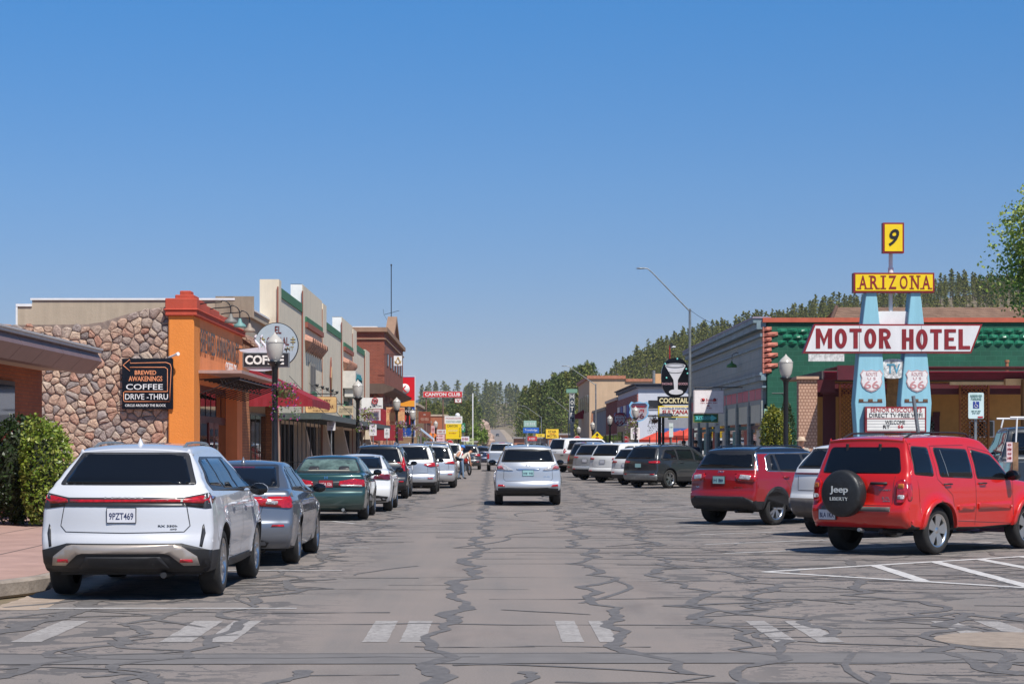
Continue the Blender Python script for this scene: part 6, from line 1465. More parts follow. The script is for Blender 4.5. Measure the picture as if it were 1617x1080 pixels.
def serif_text(s, parent, mat, x0, x1, z0, z1, y, sw=.03):
    n = len(s); adv = {'I': .62}; tot = sum(adv.get(c, 1) for c in s); x = x0; u = (x1-x0)/tot
    for c in s:
        w_ = u*adv.get(c, 1); cw = w_*.80; cx = x+w_/2
        text(c, parent, mat, (cx, y, (z0+z1)/2), cw*(.35 if c == 'I' else .86), z1-z0, bold=.02, ext=.010, name='lettering')
        h = (z1-z0)*.075; mb = MB()
        feet = {'A': [(-.42, 0), (.42, 0)], 'R': [(-.36, 0), (.40, 0), (-.36, 1)], 'I': [(0, 0), (0, 1)], 'Z': [], 'O': [], 'N': [(-.36, 0), (-.38, 1), (.38, 1)]}.get(c, [])
        for fx, top in feet:
            xx = cx+fx*cw; zz = z1-h if top else z0; mb.box(xx-cw*(.24 if c != 'I' else .5), xx+cw*(.24 if c != 'I' else .5), y-.011, y-.001, zz, zz+h)
        if feet: mb.build('serif', mat, parent)
        x += w_
serif_text('ARIZONA', az, imar, X(1350), X(1467), Z(458), Z(437), py_-.352)
nn = panel('number_panel', 1390.5, 354, 1423.5, 401.5, iy, imar, th=.22)
text('9', nn, ib, (X(1407.5), py_-.354, Z(377.5)), .28, .46, shear=.28, bold=.03, ext=.01)
mb = MB(); mb.tube([(X(1406.5), py_, Z(500)), (X(1406.5), py_, Z(401))], .055, 10); mb.tube([(X(1406.5), py_-.01, Z(434)), (X(1406.5), py_-.01, Z(423))], .075, 10); mb.build('mast', M_white, t)
mb = MB(); mb.prism(round_poly([(X(1384), Z(492)), (X(1433), Z(492)), (X(1430), Z(514)), (X(1388), Z(514))], .08), fxz, py_-.12, py_+.12); mb.build('cross_plate', M_white, t)
mb = MB(); o = [((X(1408.5)+.31*(1 if abs(cos(a)) > .0 else 0)*math.copysign(abs(cos(a))**.6, cos(a))), Z(582.5)+.265*math.copysign(abs(sin(a))**.6, sin(a))) for a in [2*pi*k/24 for k in range(24)]]
mb.prism(o, fxz, py_-.2, py_+.1); tv = mb.build('television_badge', pm('peeling_white', (.60, .60, .57), .6, var=.7, scale=9), t)
text('TV', tv, flat('faded_blue', (80, 150, 175), .5, .3), (X(1408.5), py_-.202, Z(582.5)), .36, .26, bold=.03, ext=.01)
def shield(cx, cz, w_, h, y, n=1):
    # outline of a highway shield
    pts = [(0, -.5), (.22, -.42), (.40, -.26), (.48, -.05), (.44, .14), (.5, .33), (.38, .5), (.24, .44), (0, .5)]
    full = pts+[(-a, b) for a, b in reversed(pts[1:-1])]
    return [(cx+a*w_, cz+b*h) for a, b in full]
for px in (1373, 1444.5):
    mb = MB(); mb.prism(shield(X(px), Z(602), X(1391)-X(1355.5), Z(585)-Z(620), 0), fxz, py_-.30, py_-.282); sh_ = mb.build('road_shield', flat('shield_edge', (190, 160, 160)), t)
    mb = MB(); mb.prism(shield(X(px), Z(602), .56, .53, 0), fxz, py_-.306, py_-.30); mb.build('shield_face', flat('shield_white', (226, 222, 220)), sh_)
    pk = flat('faded_red', (196, 140, 140)); text('ROUTE', sh_, pk, (X(px), py_-.307, Z(591.5)), .30, .085, ext=.006); text('U S', sh_, pk, (X(px), py_-.307, Z(598)), .22, .07, ext=.006); text('66', sh_, pk, (X(px), py_-.307, Z(608)), .40, .21, bold=.02, ext=.006)
rb_ = panel('reader_board', 1361, 642.5, 1456.5, 683, iw, imar, y=py_-.5, th=.4)
mb = MB(); mb.box(X(1362), X(1456), py_-.516, py_-.512, Z(662), Z(660.5)); mb.build('divider', imar, rb_)
for k in range(4): mb = MB(); mb.box(X(1363), X(1455), py_-.515, py_-.5125, Z(665+k*4.6)-.003, Z(665+k*4.6)+.003); mb.build('letter_rail', M_galv, rb_)
ty_ = py_-.514
text('SENIOR DISCOUNTS', rb_, ir, (X(1409), ty_, Z(648)), X(1450)-X(1370), Z(645)-Z(651.2), bold=.0, ext=.008)
text('DIRECT TV·FREE WIFI', rb_, ib, (X(1408.5), ty_, Z(656)), X(1451)-X(1368), Z(652.8)-Z(659.2), bold=.0, ext=.008)
text('WELCOME', rb_, ib, (X(1407.5), ty_, Z(667)), X(1423)-X(1392), Z(664)-Z(670), bold=.0, ext=.008)
text('RT', rb_, ib, (X(1394), ty_, Z(674)), .18, Z(671.5)-Z(677), bold=.02, ext=.008); text('66', rb_, ir, (X(1416), ty_, Z(673.5)), .15, Z(671)-Z(676.5), bold=.03, ext=.008)
mb = MB(); mb.box(X(1273), X(1329), py_-.40, py_-.33, Z(571.5), Z(560)); mb.build('under_panel', pm('flaking_white', (.62, .61, .58), .6, var=.35, scale=10), t)
# leaning steel post in front of it
t = thing('leaning_post', 'bare leaning steel post in front of the reader board', 'post', (WX(1452, 45), 45, 0))
mb = MB(); xa, xb = WX(1451, 45), WX(1442, 45); mb.tube([(xa+.2, 45, .1), (xa, 45, WZ(690, 45)), (xb, 45, WZ(625, 45))], .045, 6); mb.build('post', M_galv, t)
# reserved parking sign
t, x0, x1, z0, z1 = S('blue and white reserved parking sign with a wheelchair symbol behind the red off-roader', 1529, 620, 1553.5, 661, 39, flat('sign_pale', (200, 220, 218), .4), [('RESERVED', .5, .12, .74, .085, flat('sign_green_ink', (110, 150, 140), .5)), ('PARKING', .5, .24, .66, .085, MATS['sign_green_ink']), ('#535', .5, .70, .6, .04, MATS['sign_green_ink']), ('#44', .5, .78, .5, .05, MATS['sign_green_ink'])], None, .012, 'parking_sign', poles=(1541.5,), round_=.03, pw=.028)
cx = (x0+x1)/2; zc = z1-.47*(z1-z0); yy = 39-.012
mb = MB(); mb.box(cx-.06, cx+.06, yy, yy+.004, zc-.065, zc+.065); bl = mb.build('blue_square', ibl, t)
mb = MB(); mb.tube([(cx+.033*cos(a)-.002, yy-.003, zc-.018+.033*sin(a)) for a in [pi*.75+pi*1.3*k/10 for k in range(11)]], .005, 4); mb.tube([(cx-.012, yy-.003, zc+.042), (cx-.008, yy-.003, zc), (cx+.02, yy-.003, zc-.002), (cx+.034, yy-.003, zc-.035)], .006, 4); mb.lathe([(0, -.002), (.011, 0), (0, .002)], (cx-.014, yy-.003, zc+.052), 8, axis='y'); mb.build('wheelchair_symbol', M_white, bl)
mb = MB(); mb.box(x1-.12, x1-.02, yy-.002, yy+.003, z0+.015, z0+.045); mb.build('red_sticker', ir, t)
t = thing('tow_away_sign', 'narrow red and white notice on a low wooden post at the right edge', 'sign', (WX(1598, 37), 37, 0))
mb = MB(); xa = WX(1597, 37); mb.box(xa+.03, xa+.13, 37, 37.09, 0, WZ(698, 37)); mb.build('post', M_wood, t)
mb = MB(); mb.box(xa-.09, xa+.02, 36.99, 37.01, WZ(729, 37), WZ(698, 37)); bd = mb.build('board', flat('notice_pale', (225, 200, 200)), t)
for k, s_ in enumerate(('#2', '#5', '#3', '#4')): text(s_, bd, ir, (xa-.035, 36.985, WZ(702+k*7, 37)), .08, .05, bold=.02, ext=.003)
# ---------------------------------------------------------------- street lamps, signs, far shops
M_glb = pm('frosted_globe', (.50, .47, .42), .2, var=.06, spec=.6)
def lamp_post(label, px, x, ztop, dark_lens=False, arm=None, group='acorn street lamps'):
    d = x*F/(px-VX); t = thing('street_lamp', label, 'street lamp', (x, d, .15), group); z = ztop
    mb = MB(); mb.lathe([(.23, .15), (.23, .3), (.17, .42), (.15, .9), (.11, 1.0), (.085, 1.1), (.075, z-1.0), (.09, z-.95), (.09, z-.9), (.13, z-.85), (.19, z-.80), (.2, z-.76), (0, z-.75)], (x, d, 0), 14); mb.build('post', M_poleb, t)
    mb = MB(); mb.lathe([(.12, z-.76), (.19, z-.62), (.225, z-.42), (.225, z-.28)], (x, d, 0), 18); mb.lathe([(.225, z-.28), (.19, z-.2), (.12, z-.13), (.05, z-.07), (0, z)], (x, d, 0), 18, 0); mb.lathe([(.235, z-.29), (.235, z-.26)], (x, d, 0), 18); mb.build('globe', M_glb, t)
    if arm: mb = MB(); mb.tube([(x, d, arm[1]), (x+arm[0], d, arm[1])], .02, 5); mb.tube([(x+arm[0]*.3, d, arm[1]), (x, d, arm[1]-.2)], .012, 4); mb.build('arm', M_poleb, t)
    return t, d
def basket(label, x, d, z, kind, seed):
    r = random.Random(seed); t = thing('flower_basket', label, 'flower basket', (x, d, z), 'hanging flower baskets')
    mb = MB(); mb.lathe([(0, -.2), (.14, -.17), (.2, 0), (.2, .03)], (x, d, z), 12); mb.build('basket', M_wood, t)
    lf = MB(); fl = MB(); f2 = MB()
    for i in range(520):
        a = r.uniform(0, 2*pi); q = r.random()**.5*.34; h = r.uniform(-.1, .3)-q*.3
        if r.random() < .35: q = r.uniform(.25, .42); h = -r.uniform(.1, .75)
        p = (x+q*cos(a), d+q*sin(a), z+h); k = r.random()
        leaf(lf if k < .62 else (fl if k < .85 else f2), p, r.uniform(.025, .05), r)
    lf.build('foliage', leafmat('basket_leaves_%d' % kind, [[(.05, .10, .02), (.12, .2, .04)], [(.15, .22, .03), (.30, .36, .06)]][kind]), t, recalc=False)
    fl.build('flowers', flat('petals_%d' % kind, [(180, 60, 120), (160, 110, 170)][kind]), t, recalc=False); f2.build('blossoms', flat('blossom_%d' % kind, [(110, 60, 140), (225, 215, 220)][kind]), t, recalc=False)
lamp_post('black post lamp with acorn globe before the coffee signs, nearest on the left', 434, -5.6, 4.62)
lamp_post('black post lamp with purple flowers before the beige shop building', 565, -5.6, 4.45)
lamp_post('third black post lamp on the left, before the open painted banners', 626.5, -5.6, 4.55); lamp_post('fourth black post lamp on the left, beside the rust coloured hanging sign', 651.5, -5.6, 4.3, arm=(1.0, 3.6))
lamp_post('fifth black post lamp on the left, small and beyond the white banner', 688, -5.6, 4.2); lamp_post('sixth black post lamp on the left, far off below the yellow club sign', 724, -5.4, 3.4)
lamp_post('black post lamp with acorn globe before the golden conifer, nearest on the right', 1241, 9.5, 4.62, arm=(-.45, 3.35))
lamp_post('post lamp on the right standing in front of the large neon highway shield', 1003.5, 9.5, 4.25); lamp_post('post lamp on the right beside the small red highway shield', 963, 9.5, 4.1)
lamp_post('post lamp on the right beside the yellow diamond sign', 936, 9.5, 3.9); lamp_post('post lamp on the right just beyond the stop sign', 914, 9.5, 3.75); lamp_post('farthest post lamp on the right, under the vertical hotel sign', 905, 9.6, 3.4)
basket('hanging basket of trailing pink and purple flowers by the nearest left lamp', WX(452, 52), 51.6, WZ(618, 52), 0, 1); basket('hanging basket of lilac and lime flowers on the second left lamp', WX(579, 84), 83.6, WZ(654, 84), 1, 2)
basket('hanging basket with yellow green trailers on the third left lamp', WX(634, 118), 117.6, WZ(671, 118), 1, 3); basket('hanging basket of pale greenery on the fourth left lamp', WX(656, 142), 141.6, WZ(675, 142), 1, 4)
basket('hanging basket of white flowers by the large neon highway shield', WX(996, 131), 130, WZ(668, 131), 1, 6); basket('dark hanging basket on the post of the cocktail sign', WX(1034, 113), 113, WZ(663, 113), 0, 7)
# tall roadway lights on the right
def roadlight(label, d, ztop, tx, tz, x=9.6):
    t = thing('road_light', label, 'street light', (x, d, .15), 'tall curved-arm road lights on the right')
    mb = MB(); mb.tube([(x, d, .15), (x, d, ztop)], [.09, .06], 10); mb.build('pole', M_galv, t)
    k = (x-tx); mb = MB(); mb.tube([(x, d, ztop-.12), (x-k*.80, d, tz-.22), (x-k*.9, d, tz-.02), (tx, d, tz+.02)], [.035, .028, .028, .03], 8); mb.build('arm', M_galv, t)
    mb = MB(); mb.lathe([(0, -.25), (.07, -.2), (.09, -.05), (.07, .15), (0, .2)], (0, 0, 0), 10, axis='x'); mb.v = [(tx+v[0]-.1, d+v[1], tz+v[2]*.45) for v in mb.v]; mb.build('lamp_head', M_galv, t)
roadlight('tallest road light with a long arm over the cocktail sign', 96, 8.25, 7.35, 10.2)
t = thing('overhead_wire', 'thin wire from the tallest road light to the grey pressed-metal front', 'wire', (10.3, 92, 8.1)); mb = MB(); mb.tube([(9.6+1.5*k/8, 96-12*k/8, 8.2-1.2*k/8-.5*sin(pi*k/8)) for k in range(9)], .012, 4); mb.build('wire', M_trim, t)
for i, (d, pt, tpx, tpy) in enumerate(((182, 606, 893, 578), (245, 648, 868, 628), (378, 658, 826, 641), (450, 664, 820.5, 651), (540, 668, 817.5, 659), (640, 674, 812, 664), (760, 679, 808, 671))):
    roadlight(['road light rising beside the vertical hotel sign', 'road light with its head below the rocky hillside', 'road light over the blue lodging sign', 'distant road light beyond the blue sign, nearest of four', 'distant road light, second of the far four', 'distant road light, third of the far four', 'farthest road light down the hill'][i], d, WZ(pt, d), WX(tpx, d), WZ(tpy, d))
# hanging COFFEE sign with a cup and steam
t, x0, x1, z0, z1 = S('black hanging sign with white letters COFFEE below a steaming cup', 384, 557, 457, 580, 67, flat('sign_charcoal', (38, 38, 42), .4), [('COFFEE', .47, .5, .84, .64, iw, dict(bold=.07))], M_galv, .22, bw=.03, hang=FX)
mb = MB(); o = [(-.62, .0), (.55, .0), (.62, .12), (.66, .28), (-.9, .1), (-.85, .04)]
mb.prism([(WX(420, 67)+a, z1+b) for a, b in o], fxz, 66.95, 67.05); mb.prism([(WX(412, 67)+.5*cos(a), z0-.02-.11*sin(a)) for a in [pi*k/12 for k in range(13)]], fxz, 66.95, 67.05); mb.build('cup', flat('cup_white', (200, 196, 205)), t)
for px in (407, 416.5):
    mb = MB(); x = WX(px, 67); mb.tube([(x+.07*sin(k*1.0+.6)-.01*k, 66.97, z1+.12+k*.08) for k in range(7)], [.03, .045, .05, .045, .04, .05, .02], 6); mb.build('steam', flat('steam_white', (225, 222, 230)), t)
# round restaurant sign
d = 73; t = thing('round_sign', 'large round pale restaurant sign with brown lettering behind the nearest left lamp', 'sign', (WX(437, d), d, WZ(575, d)))
mb = MB(); cx, cz, rr = WX(436.5, d), WZ(545, d), 35*d/F; o = [(cx+rr*cos(a), cz+rr*1.02*sin(a)) for a in [2*pi*k/40 for k in range(40)]]
mb.prism(o, fxz, d-.03, d+.08); mb.build('rim', M_trim, t)
mb = MB(); mb.prism([(cx+(a-cx)*.965, cz+(b-cz)*.965) for a, b in o], fxz, d-.05, d-.03); fb = mb.build('board', flat('sign_ice', (170, 184, 192), .4, .05), t)
P_ = lambda px, py: (WX(px, d), d-.055, WZ(py, d)); bn = flat('brown_letters', (98, 38, 34), .5, 0)
text('EL', fb, bn, P_(439.5, 521), .24, .27, bold=.03, ext=.01); text('CORRAL', fb, bn, P_(439, 539), .82, .30, bold=.03, ext=.01); text('RESTAURANT', fb, flat('ochre_letters', (150, 134, 76), .5), P_(438, 550.5), 1.22, .15, ext=.01)
for px in (415, 463): mb = MB(); x = WX(px, d); zc = WZ(538, d); mb.tube([(x, d-.06, zc-.15), (x, d-.06, zc+.15)], .018, 4); mb.tube([(x-.09, d-.06, zc+.05), (x+.09, d-.06, zc+.05)], .018, 4); mb.tube([(x-.09, d-.06, zc-.05), (x+.09, d-.06, zc-.05)], .018, 4); mb.build('fence_mark', MATS['ochre_letters'], fb)
mb = MB(); mb.tube([(FX, d, cz+.3), (cx-rr+.05, d, cz+.3)], .03, 5); mb.tube([(FX, d, cz-.4), (cx-rr+.1, d, cz-.4)], .03, 5); mb.build('bracket', M_poleb, t)
# hanging boards under the beige building
S('tan hanging board reading SADDLERY and LEATHER WEAR', 482, 626, 532, 652, 92, flat('board_tan', (206, 166, 112), .6, .15), [('SADDLERY', .5, .25, .62, .16, bn), ('&', .5, .45, .05, .12, bn), ('LEATHER WEAR', .5, .63, .80, .20, bn, dict(bold=.01)), ('#55', .5, .85, .5, .08, bn)], bn, .08, bw=.02, hang=FX, round_=.12)
S('pale hanging board reading OUTFITTERS', 534, 641, 558, 655, 110, flat('board_cream', (186, 168, 138), .6, .15), [('OUTFITTERS', .5, .5, .84, .5, flat('ink_grey', (90, 88, 84), .5))], None, .06, hang=FX)
def pk_sign(label, px, py0, d, w_=.46, h=.62):
    x = WX(px, d); z1 = WZ(py0, d); t = thing('parking_sign', label, 'parking sign', (x, d, .15), 'white kerbside parking signs')
    mb = MB(); mb.tube([(x, d+.04, .1), (x, d+.04, z1)], .035, 7); mb.build('post', M_galv, t)
    mb = MB(); mb.prism(round_poly([(x-w_/2, z1-h), (x+w_/2, z1-h), (x+w_/2, z1), (x-w_/2, z1)], .04), fxz, d-.01, d+.01); b_ = mb.build('board', flat('sign_white', (218, 216, 216), .4, .04), t)
    for s_, v, ww, hh in (('P', .22, .2, .2), ('PUBLIC', .48, .5, .1), ('PARKING', .62, .6, .09), ('#14', .85, .3, .06)): text(s_, b_, MATS['ink_grey'], (x, d-.014, z1-v*h), ww*w_, hh*h, ext=.004)
pk_sign('white parking sign before the second arcade buttress, nearest of three', 523, 656, 88, .37, .66); pk_sign('white parking sign behind the black sport utility, middle of three', 589, 670, 110, .40, .62); pk_sign('white parking sign by the sandstone blocks, farthest of three', 611, 676, 125, .34, .62)
S('white bank machine sign reading ATM with a red ring', 571, 628, 604.5, 645, 100, iw, [('e-ATM', .66, .80, .55, .22, ib)], None, .08, hang=None)
d = 99.9; mb = MB(); t = bpy.data.objects['shop_sign']
t, x0, x1, z0, z1 = S('faded white notice board with red and blue lines beneath the bank machine sign', 580, 646, 601, 664, 100.5, flat('notice_white', (205, 190, 192), .5, .1), [('#45', .5, .2, .8, .14, flat('faded_rose', (190, 130, 140), .5)), ('#4', .5, .5, .6, .18, flat('faded_navy', (120, 130, 175), .5)), ('#37', .5, .8, .8, .14, MATS['faded_rose'])])
mb = MB(); cx, cz = WX(592, 99.9), WZ(633, 99.9); mb.tube([(cx+.14*cos(a), 99.9, cz+.14*sin(a)) for a in [2*pi*k/16 for k in range(17)]], .03, 5); mb.tube([(cx+.05*cos(a), 99.9, cz+.05*sin(a)) for a in [2*pi*k/8 for k in range(9)]], .02, 4); o_ = mb.build('ring', ir, origin=(cx, 99.9, cz)); tag(o_, 'red ring logo on the white bank machine sign', 'logo')
S('small white gable sign with a gold emblem on the brick corner', 622, 562, 635, 577.5, 160, iw, (), None, .3, hang=FX)
mb = MB(); ex, ez = WX(628.5, 159.8), WZ(569.5, 159.8)
for sg in (-1, 1): mb.tube([(ex, 159.8, ez+.3), (ex+sg*.22, 159.8, ez-.22)], .03, 4); mb.tube([(ex, 159.8, ez-.28), (ex+sg*.26, 159.8, ez-.02)], .03, 4)
mb.build('emblem', flat('gold', (190, 150, 60), .5), bpy.data.objects['shop_sign.%03d' % (len([q for q in bpy.data.objects if q.name.startswith('shop_sign')])-1)])
S('painted tan banner reading OPEN beside the third left lamp, left one', 610, 643, 624, 671, 119, flat('banner_tan', (214, 160, 112), .6, .2), [('OPEN', .5, .2, .8, .2, ir), ('COW', .5, .85, .85, .15, ir)])
S('painted tan banner reading GIFTS beside the third left lamp, right one', 628.5, 643, 639, 665, 119, flat('banner_tan', (214, 160, 112), .6, .2), [('GIFTS', .5, .2, .85, .2, ir)])
t, x0, x1, z0, z1 = S('tall fuel price sign with a red top panel above a blue price panel', 616, 594, 656, 690, 200, flat('fuel_blue', (20, 70, 150), .4), (), iw, .5, 'fuel_sign', bw=.06, poles=(620, 652), polem=M_white, pw=.1)
W_, H_ = x1-x0, z1-z0; q = lambda u, v: (x0+u*W_, z1-v*H_)
mb = MB(); a, b = q(.03, .02), q(.97, .40); mb.box(a[0], b[0], 199.7, 199.76, b[1], a[1]); rd = mb.build('red_panel', flat('fuel_red', (214, 22, 34), .4, 0), t)
mb = MB(); a, b = q(.03, .40), q(.97, .50); mb.box(a[0], b[0], 199.7, 199.76, b[1], a[1]); mb.build('orange_band', flat('fuel_orange', (240, 160, 50), .4, 0), t)
mb = MB(); c0 = q(.575, .21); mb.lathe([(0, 0), (.52, 0), (.52, .03)], (c0[0], 199.66, c0[1]), 28, axis='y'); ci = mb.build('white_circle', iw, rd)
text('K', ci, MATS['fuel_red'], (c0[0]-.02, 199.65, c0[1]), .55, .62, bold=.04, ext=.02)
mb = MB(); a, b = q(.42, .55), q(.84, .84); mb.box(a[0], b[0], 199.7, 199.76, b[1], a[1]); pd = mb.build('price_display', pm('display_black', (.02, .012, .012), .3), t)
text('91', pd, flat('led_red', (190, 50, 40), .5, 0), ((a[0]+b[0])/2, 199.69, (a[1]+b[1])/2), .85, 1.2, ext=.01)
t, x0, x1, z0, z1 = S('long red sign with white block letters high on two rusty poles', 668, 618, 730, 627.5, 232, flat('club_red', (206, 28, 36), .45, .05), [('CANYON CLUB', .5, .5, .9, .56, iw, dict(bold=.06))], iw, .3, 'club_sign', bw=.03, poles=(673, 699.5), polem=pm('rusty_pole', (.20, .12, .09), .8), pw=.07)
S('small white and red arrow shaped sign under the right end of the red club sign', 718, 629, 729, 636, 232, iw, [('v', .5, .5, .5, .6, ir)], ir, .2)
t, x0, x1, z0, z1 = S('square yellow club sign with black letters down its right side', 704, 669, 728.5, 693, 236, iy, [('CANYON', .42, .14, .66, .16, ib, dict(bold=.02)), ('#9', .45, .45, .6, .08, iw), ('#4', .45, .62, .5, .08, ir)], None, .4, 'club_sign', poles=(709, 724), polem=M_poleb, pw=.09)
for k, c_ in enumerate('CLUB'): text(c_, t, ib, (x0+.91*(x1-x0), 235.79, z1-(.33+.16*k)*(z1-z0)), .14, .24, bold=.02, ext=.01)
S('white two-line package liquor sign above the yellow club sign', 702, 657, 730, 669, 240, iw, [('PACKAGE LIQUOR', .5, .3, .85, .25, ir), ('COCKTAILS & BEER', .5, .72, .85, .25, flat('ink_green', (40, 120, 80), .5))], None, .3, poles=(710, 724), pw=.08)
t = thing('white_dome', 'white satellite dome on the roof behind the package sign', 'dome', (WX(722.5, 243), 243, WZ(659, 243)))
mb = MB(); mb.lathe([(0, .32), (.18, .27), (.3, .1), (.3, -.1), (.2, -.28)], (WX(722.5, 243), 243, WZ(656, 243)), 12); mb.tube([(WX(722.5, 243), 243, WZ(660, 243)-1), (WX(722.5, 243), 243, WZ(658, 243))], .06, 6); mb.build('dome', M_white, t)
def stop(label, px, py, d, r_=.38, face=None, word='STOP', post_top=None):
    x, z = WX(px, d), WZ(py, d); t = thing('stop_sign', label, 'stop sign', (x, d, .15)); mb = MB()
    mb.tube([(x, d+.05, .1), (x, d+.05, z+r_*.8)], .035, 6); mb.build('post', M_galv, t)
    for rr_, m_, yy in ((r_, iw, 0), (r_*.93, flat('stop_red', (190, 22, 34), .4, 0), -.01)):
        mb = MB(); mb.prism([(x+rr_*cos(pi/8+pi/4*k), z+rr_*sin(pi/8+pi/4*k)) for k in range(8)], fxz, d+yy-.01, d+yy+.005); b_ = mb.build('rim' if yy == 0 else 'plate', m_, t)
    text(word, b_, iw, (x, d-.025, z), r_*1.45, r_*.55, bold=.02, ext=.008)
stop('red stop sign at the left kerb by the yellow club sign', 710.5, 700, 200, .37); stop('red stop sign at the right kerb under the hotel sign', 911.5, 694, 196, .40)
t = thing('round_sign', 'round black and white sign beside the fuel sign', 'sign', (WX(644.5, 150), 150, WZ(657, 150)))
mb = MB(); x, z = WX(644.5, 150), WZ(649, 150); mb.lathe([(0, 0), (.36, 0), (.36, .08), (0, .08)], (x, 150, z), 24, axis='y'); b_ = mb.build('board', ib, t); text('#3', b_, iw, (x, 149.98, z), .5, .22, ext=.01)
mb = MB(); mb.tube([(x, 150.1, z+.3), (FX+.2, 150.1, z+.5)], .03, 5); mb.build('bracket', M_poleb, t)
t, x0, x1, z0, z1 = S('rust brown hanging sign on the fourth left lamp bracket', 661, 650, 680, 668, 140, flat('rust_board', (130, 62, 40), .6, .2), [('#3', .5, .25, .2, .15, iw), ('#6', .5, .65, .7, .25, flat('pale_rust', (200, 160, 140), .5))], None, .1, hang=-5.6)
# red dome awning and small shop front on the left beyond the brick building
t = thing('red_awning', 'tall rounded dark red awning beyond the sandstone corner', 'awning', (FX, 150, 2.5)); ya, yb = 146, 158
mb = MB(); pr = [(FX-.1, 4.5)]+[(FX-.1+1.75*sin(a), 2.7+1.8*cos(a)) for a in [pi/2*k/6 for k in range(7)]]+[(FX+1.65, 1.75+.3), (FX-.1, 2.05)]
mb.prism(pr, fxz, ya, yb); mb.build('canvas', M_aw, t)
d = 168; t = thing('sloping_board', 'pale blue lean-to board sloping over the pavement, left far', 'board', (WX(675, d), d, .15)); mb = MB(); a, b = PW(664, 676, d), PW(684, 692, d); mb.add([a, b, b+Vector((0, 3, 0)), a+Vector((0, 3, 0)), a-Vector((0, 0, .15)), b-Vector((0, 0, .15)), b+Vector((0, 3, -.15)), a+Vector((0, 3, -.15))], [(0, 1, 2, 3), (4, 7, 6, 5), (0, 4, 5, 1), (1, 5, 6, 2), (2, 6, 7, 3), (3, 7, 4, 0)]); mb.build('board', flat('pale_blue_board', (170, 190, 210)), t)
mb = MB(); mb.tube([(b.x, d+1, .15), (b.x, d+1, b.z)], .08, 6); mb.tube([(a.x, d+1, .15), (a.x, d+1, a.z)], .08, 6); mb.build('post', M_white, t)
# busy strip of small signs beyond, left
stripL = [(687, 686, 702, 700, 210, 'white and red menu board low beyond the fourth lamp', (220, 190, 190), ('#3', '#3', '#4'), ir), (728.5, 689, 741, 697, 255, 'small red white and blue board beyond the yellow club sign', (225, 220, 228), ('#5',), ir), (733, 692, 748, 703, 265, 'pale green-yellow board beyond the red white and blue board', (190, 200, 150), ('#5', '#4'), ib), (681, 672, 686.5, 684, 185, 'round striped red and white pole sign', (210, 170, 170), ('#3',), ir), (690, 678, 704, 685, 225, 'grey white board above the pavement far left', (205, 205, 205), ('#52',), ir), (728, 668, 734.5, 682, 290, 'dark green and white vertical road sign', (40, 120, 80), ('#2',), iw)]
for a, b, c_, e_, d, lab, col, tx, ink_ in stripL:
    S(lab, a, b, c_, e_, d, flat('strip_%d_%d_%d' % col, col, .5, .08), [(s_, .5, (k+.5)/len(tx), .8, .6/len(tx), ink_) for k, s_ in enumerate(tx)], None, .15, poles=((a+c_)/2,), pw=.06)
t = thing('diamond_sign', 'orange diamond warning sign, far left pavement', 'road sign', (WX(683, 190), 190, .15)); mb = MB(); x, z = WX(683, 190), WZ(687, 190); mb.prism([(x, z-.42), (x+.42, z), (x, z+.42), (x-.42, z)], fxz, 190, 190.03); mb.build('plate', flat('sign_orange', (235, 130, 50)), t); mb = MB(); mb.tube([(x, 190.06, .1), (x, 190.06, z)], .04, 5); mb.build('post', M_galv, t)
# right: diamonds, shields, hotel
t = thing('diamond_sign', 'yellow diamond warning sign with a stop symbol and arrow', 'road sign', (WX(943, 150), 150, .15)); d = 150; x, z = WX(943, d), WZ(691, d); r_ = .50
for rr, mm, yy in ((r_, ib, 0), (r_*.95, iy, -.006)): mb = MB(); mb.prism(round_poly([(x, z-rr), (x+rr, z), (x, z+rr), (x-rr, z)], .05), fxz, d+yy-.01, d+yy+.01); pl = mb.build('plate', mm, t)
mb = MB(); mb.prism([(x+.17*cos(pi/8+pi/4*k), z-.12+.17*sin(pi/8+pi/4*k)) for k in range(8)], fxz, d-.03, d-.018); mb.build('stop_symbol', ir, pl); mb = MB(); mb.prism([(x-.05, z+.1), (x+.05, z+.1), (x+.05, z+.2), (x+.14, z+.2), (x, z+.36), (x-.14, z+.2), (x-.05, z+.2)], fxz, d-.03, d-.018); mb.build('arrow', ib, pl)
mb = MB(); mb.tube([(x, d+.05, .1), (x, d+.05, z)], .04, 6); mb.build('post', M_galv, t)
S('white speed limit fifteen sign', 996, 675, 1010.5, 694, 134, iw, [('SPEED', .5, .15, .6, .14, ib), ('LIMIT', .5, .33, .55, .14, ib), ('15', .5, .70, .5, .38, ib, dict(bold=.02))], None, .03, 'speed_sign', 'road sign', poles=(1003,), round_=.05)
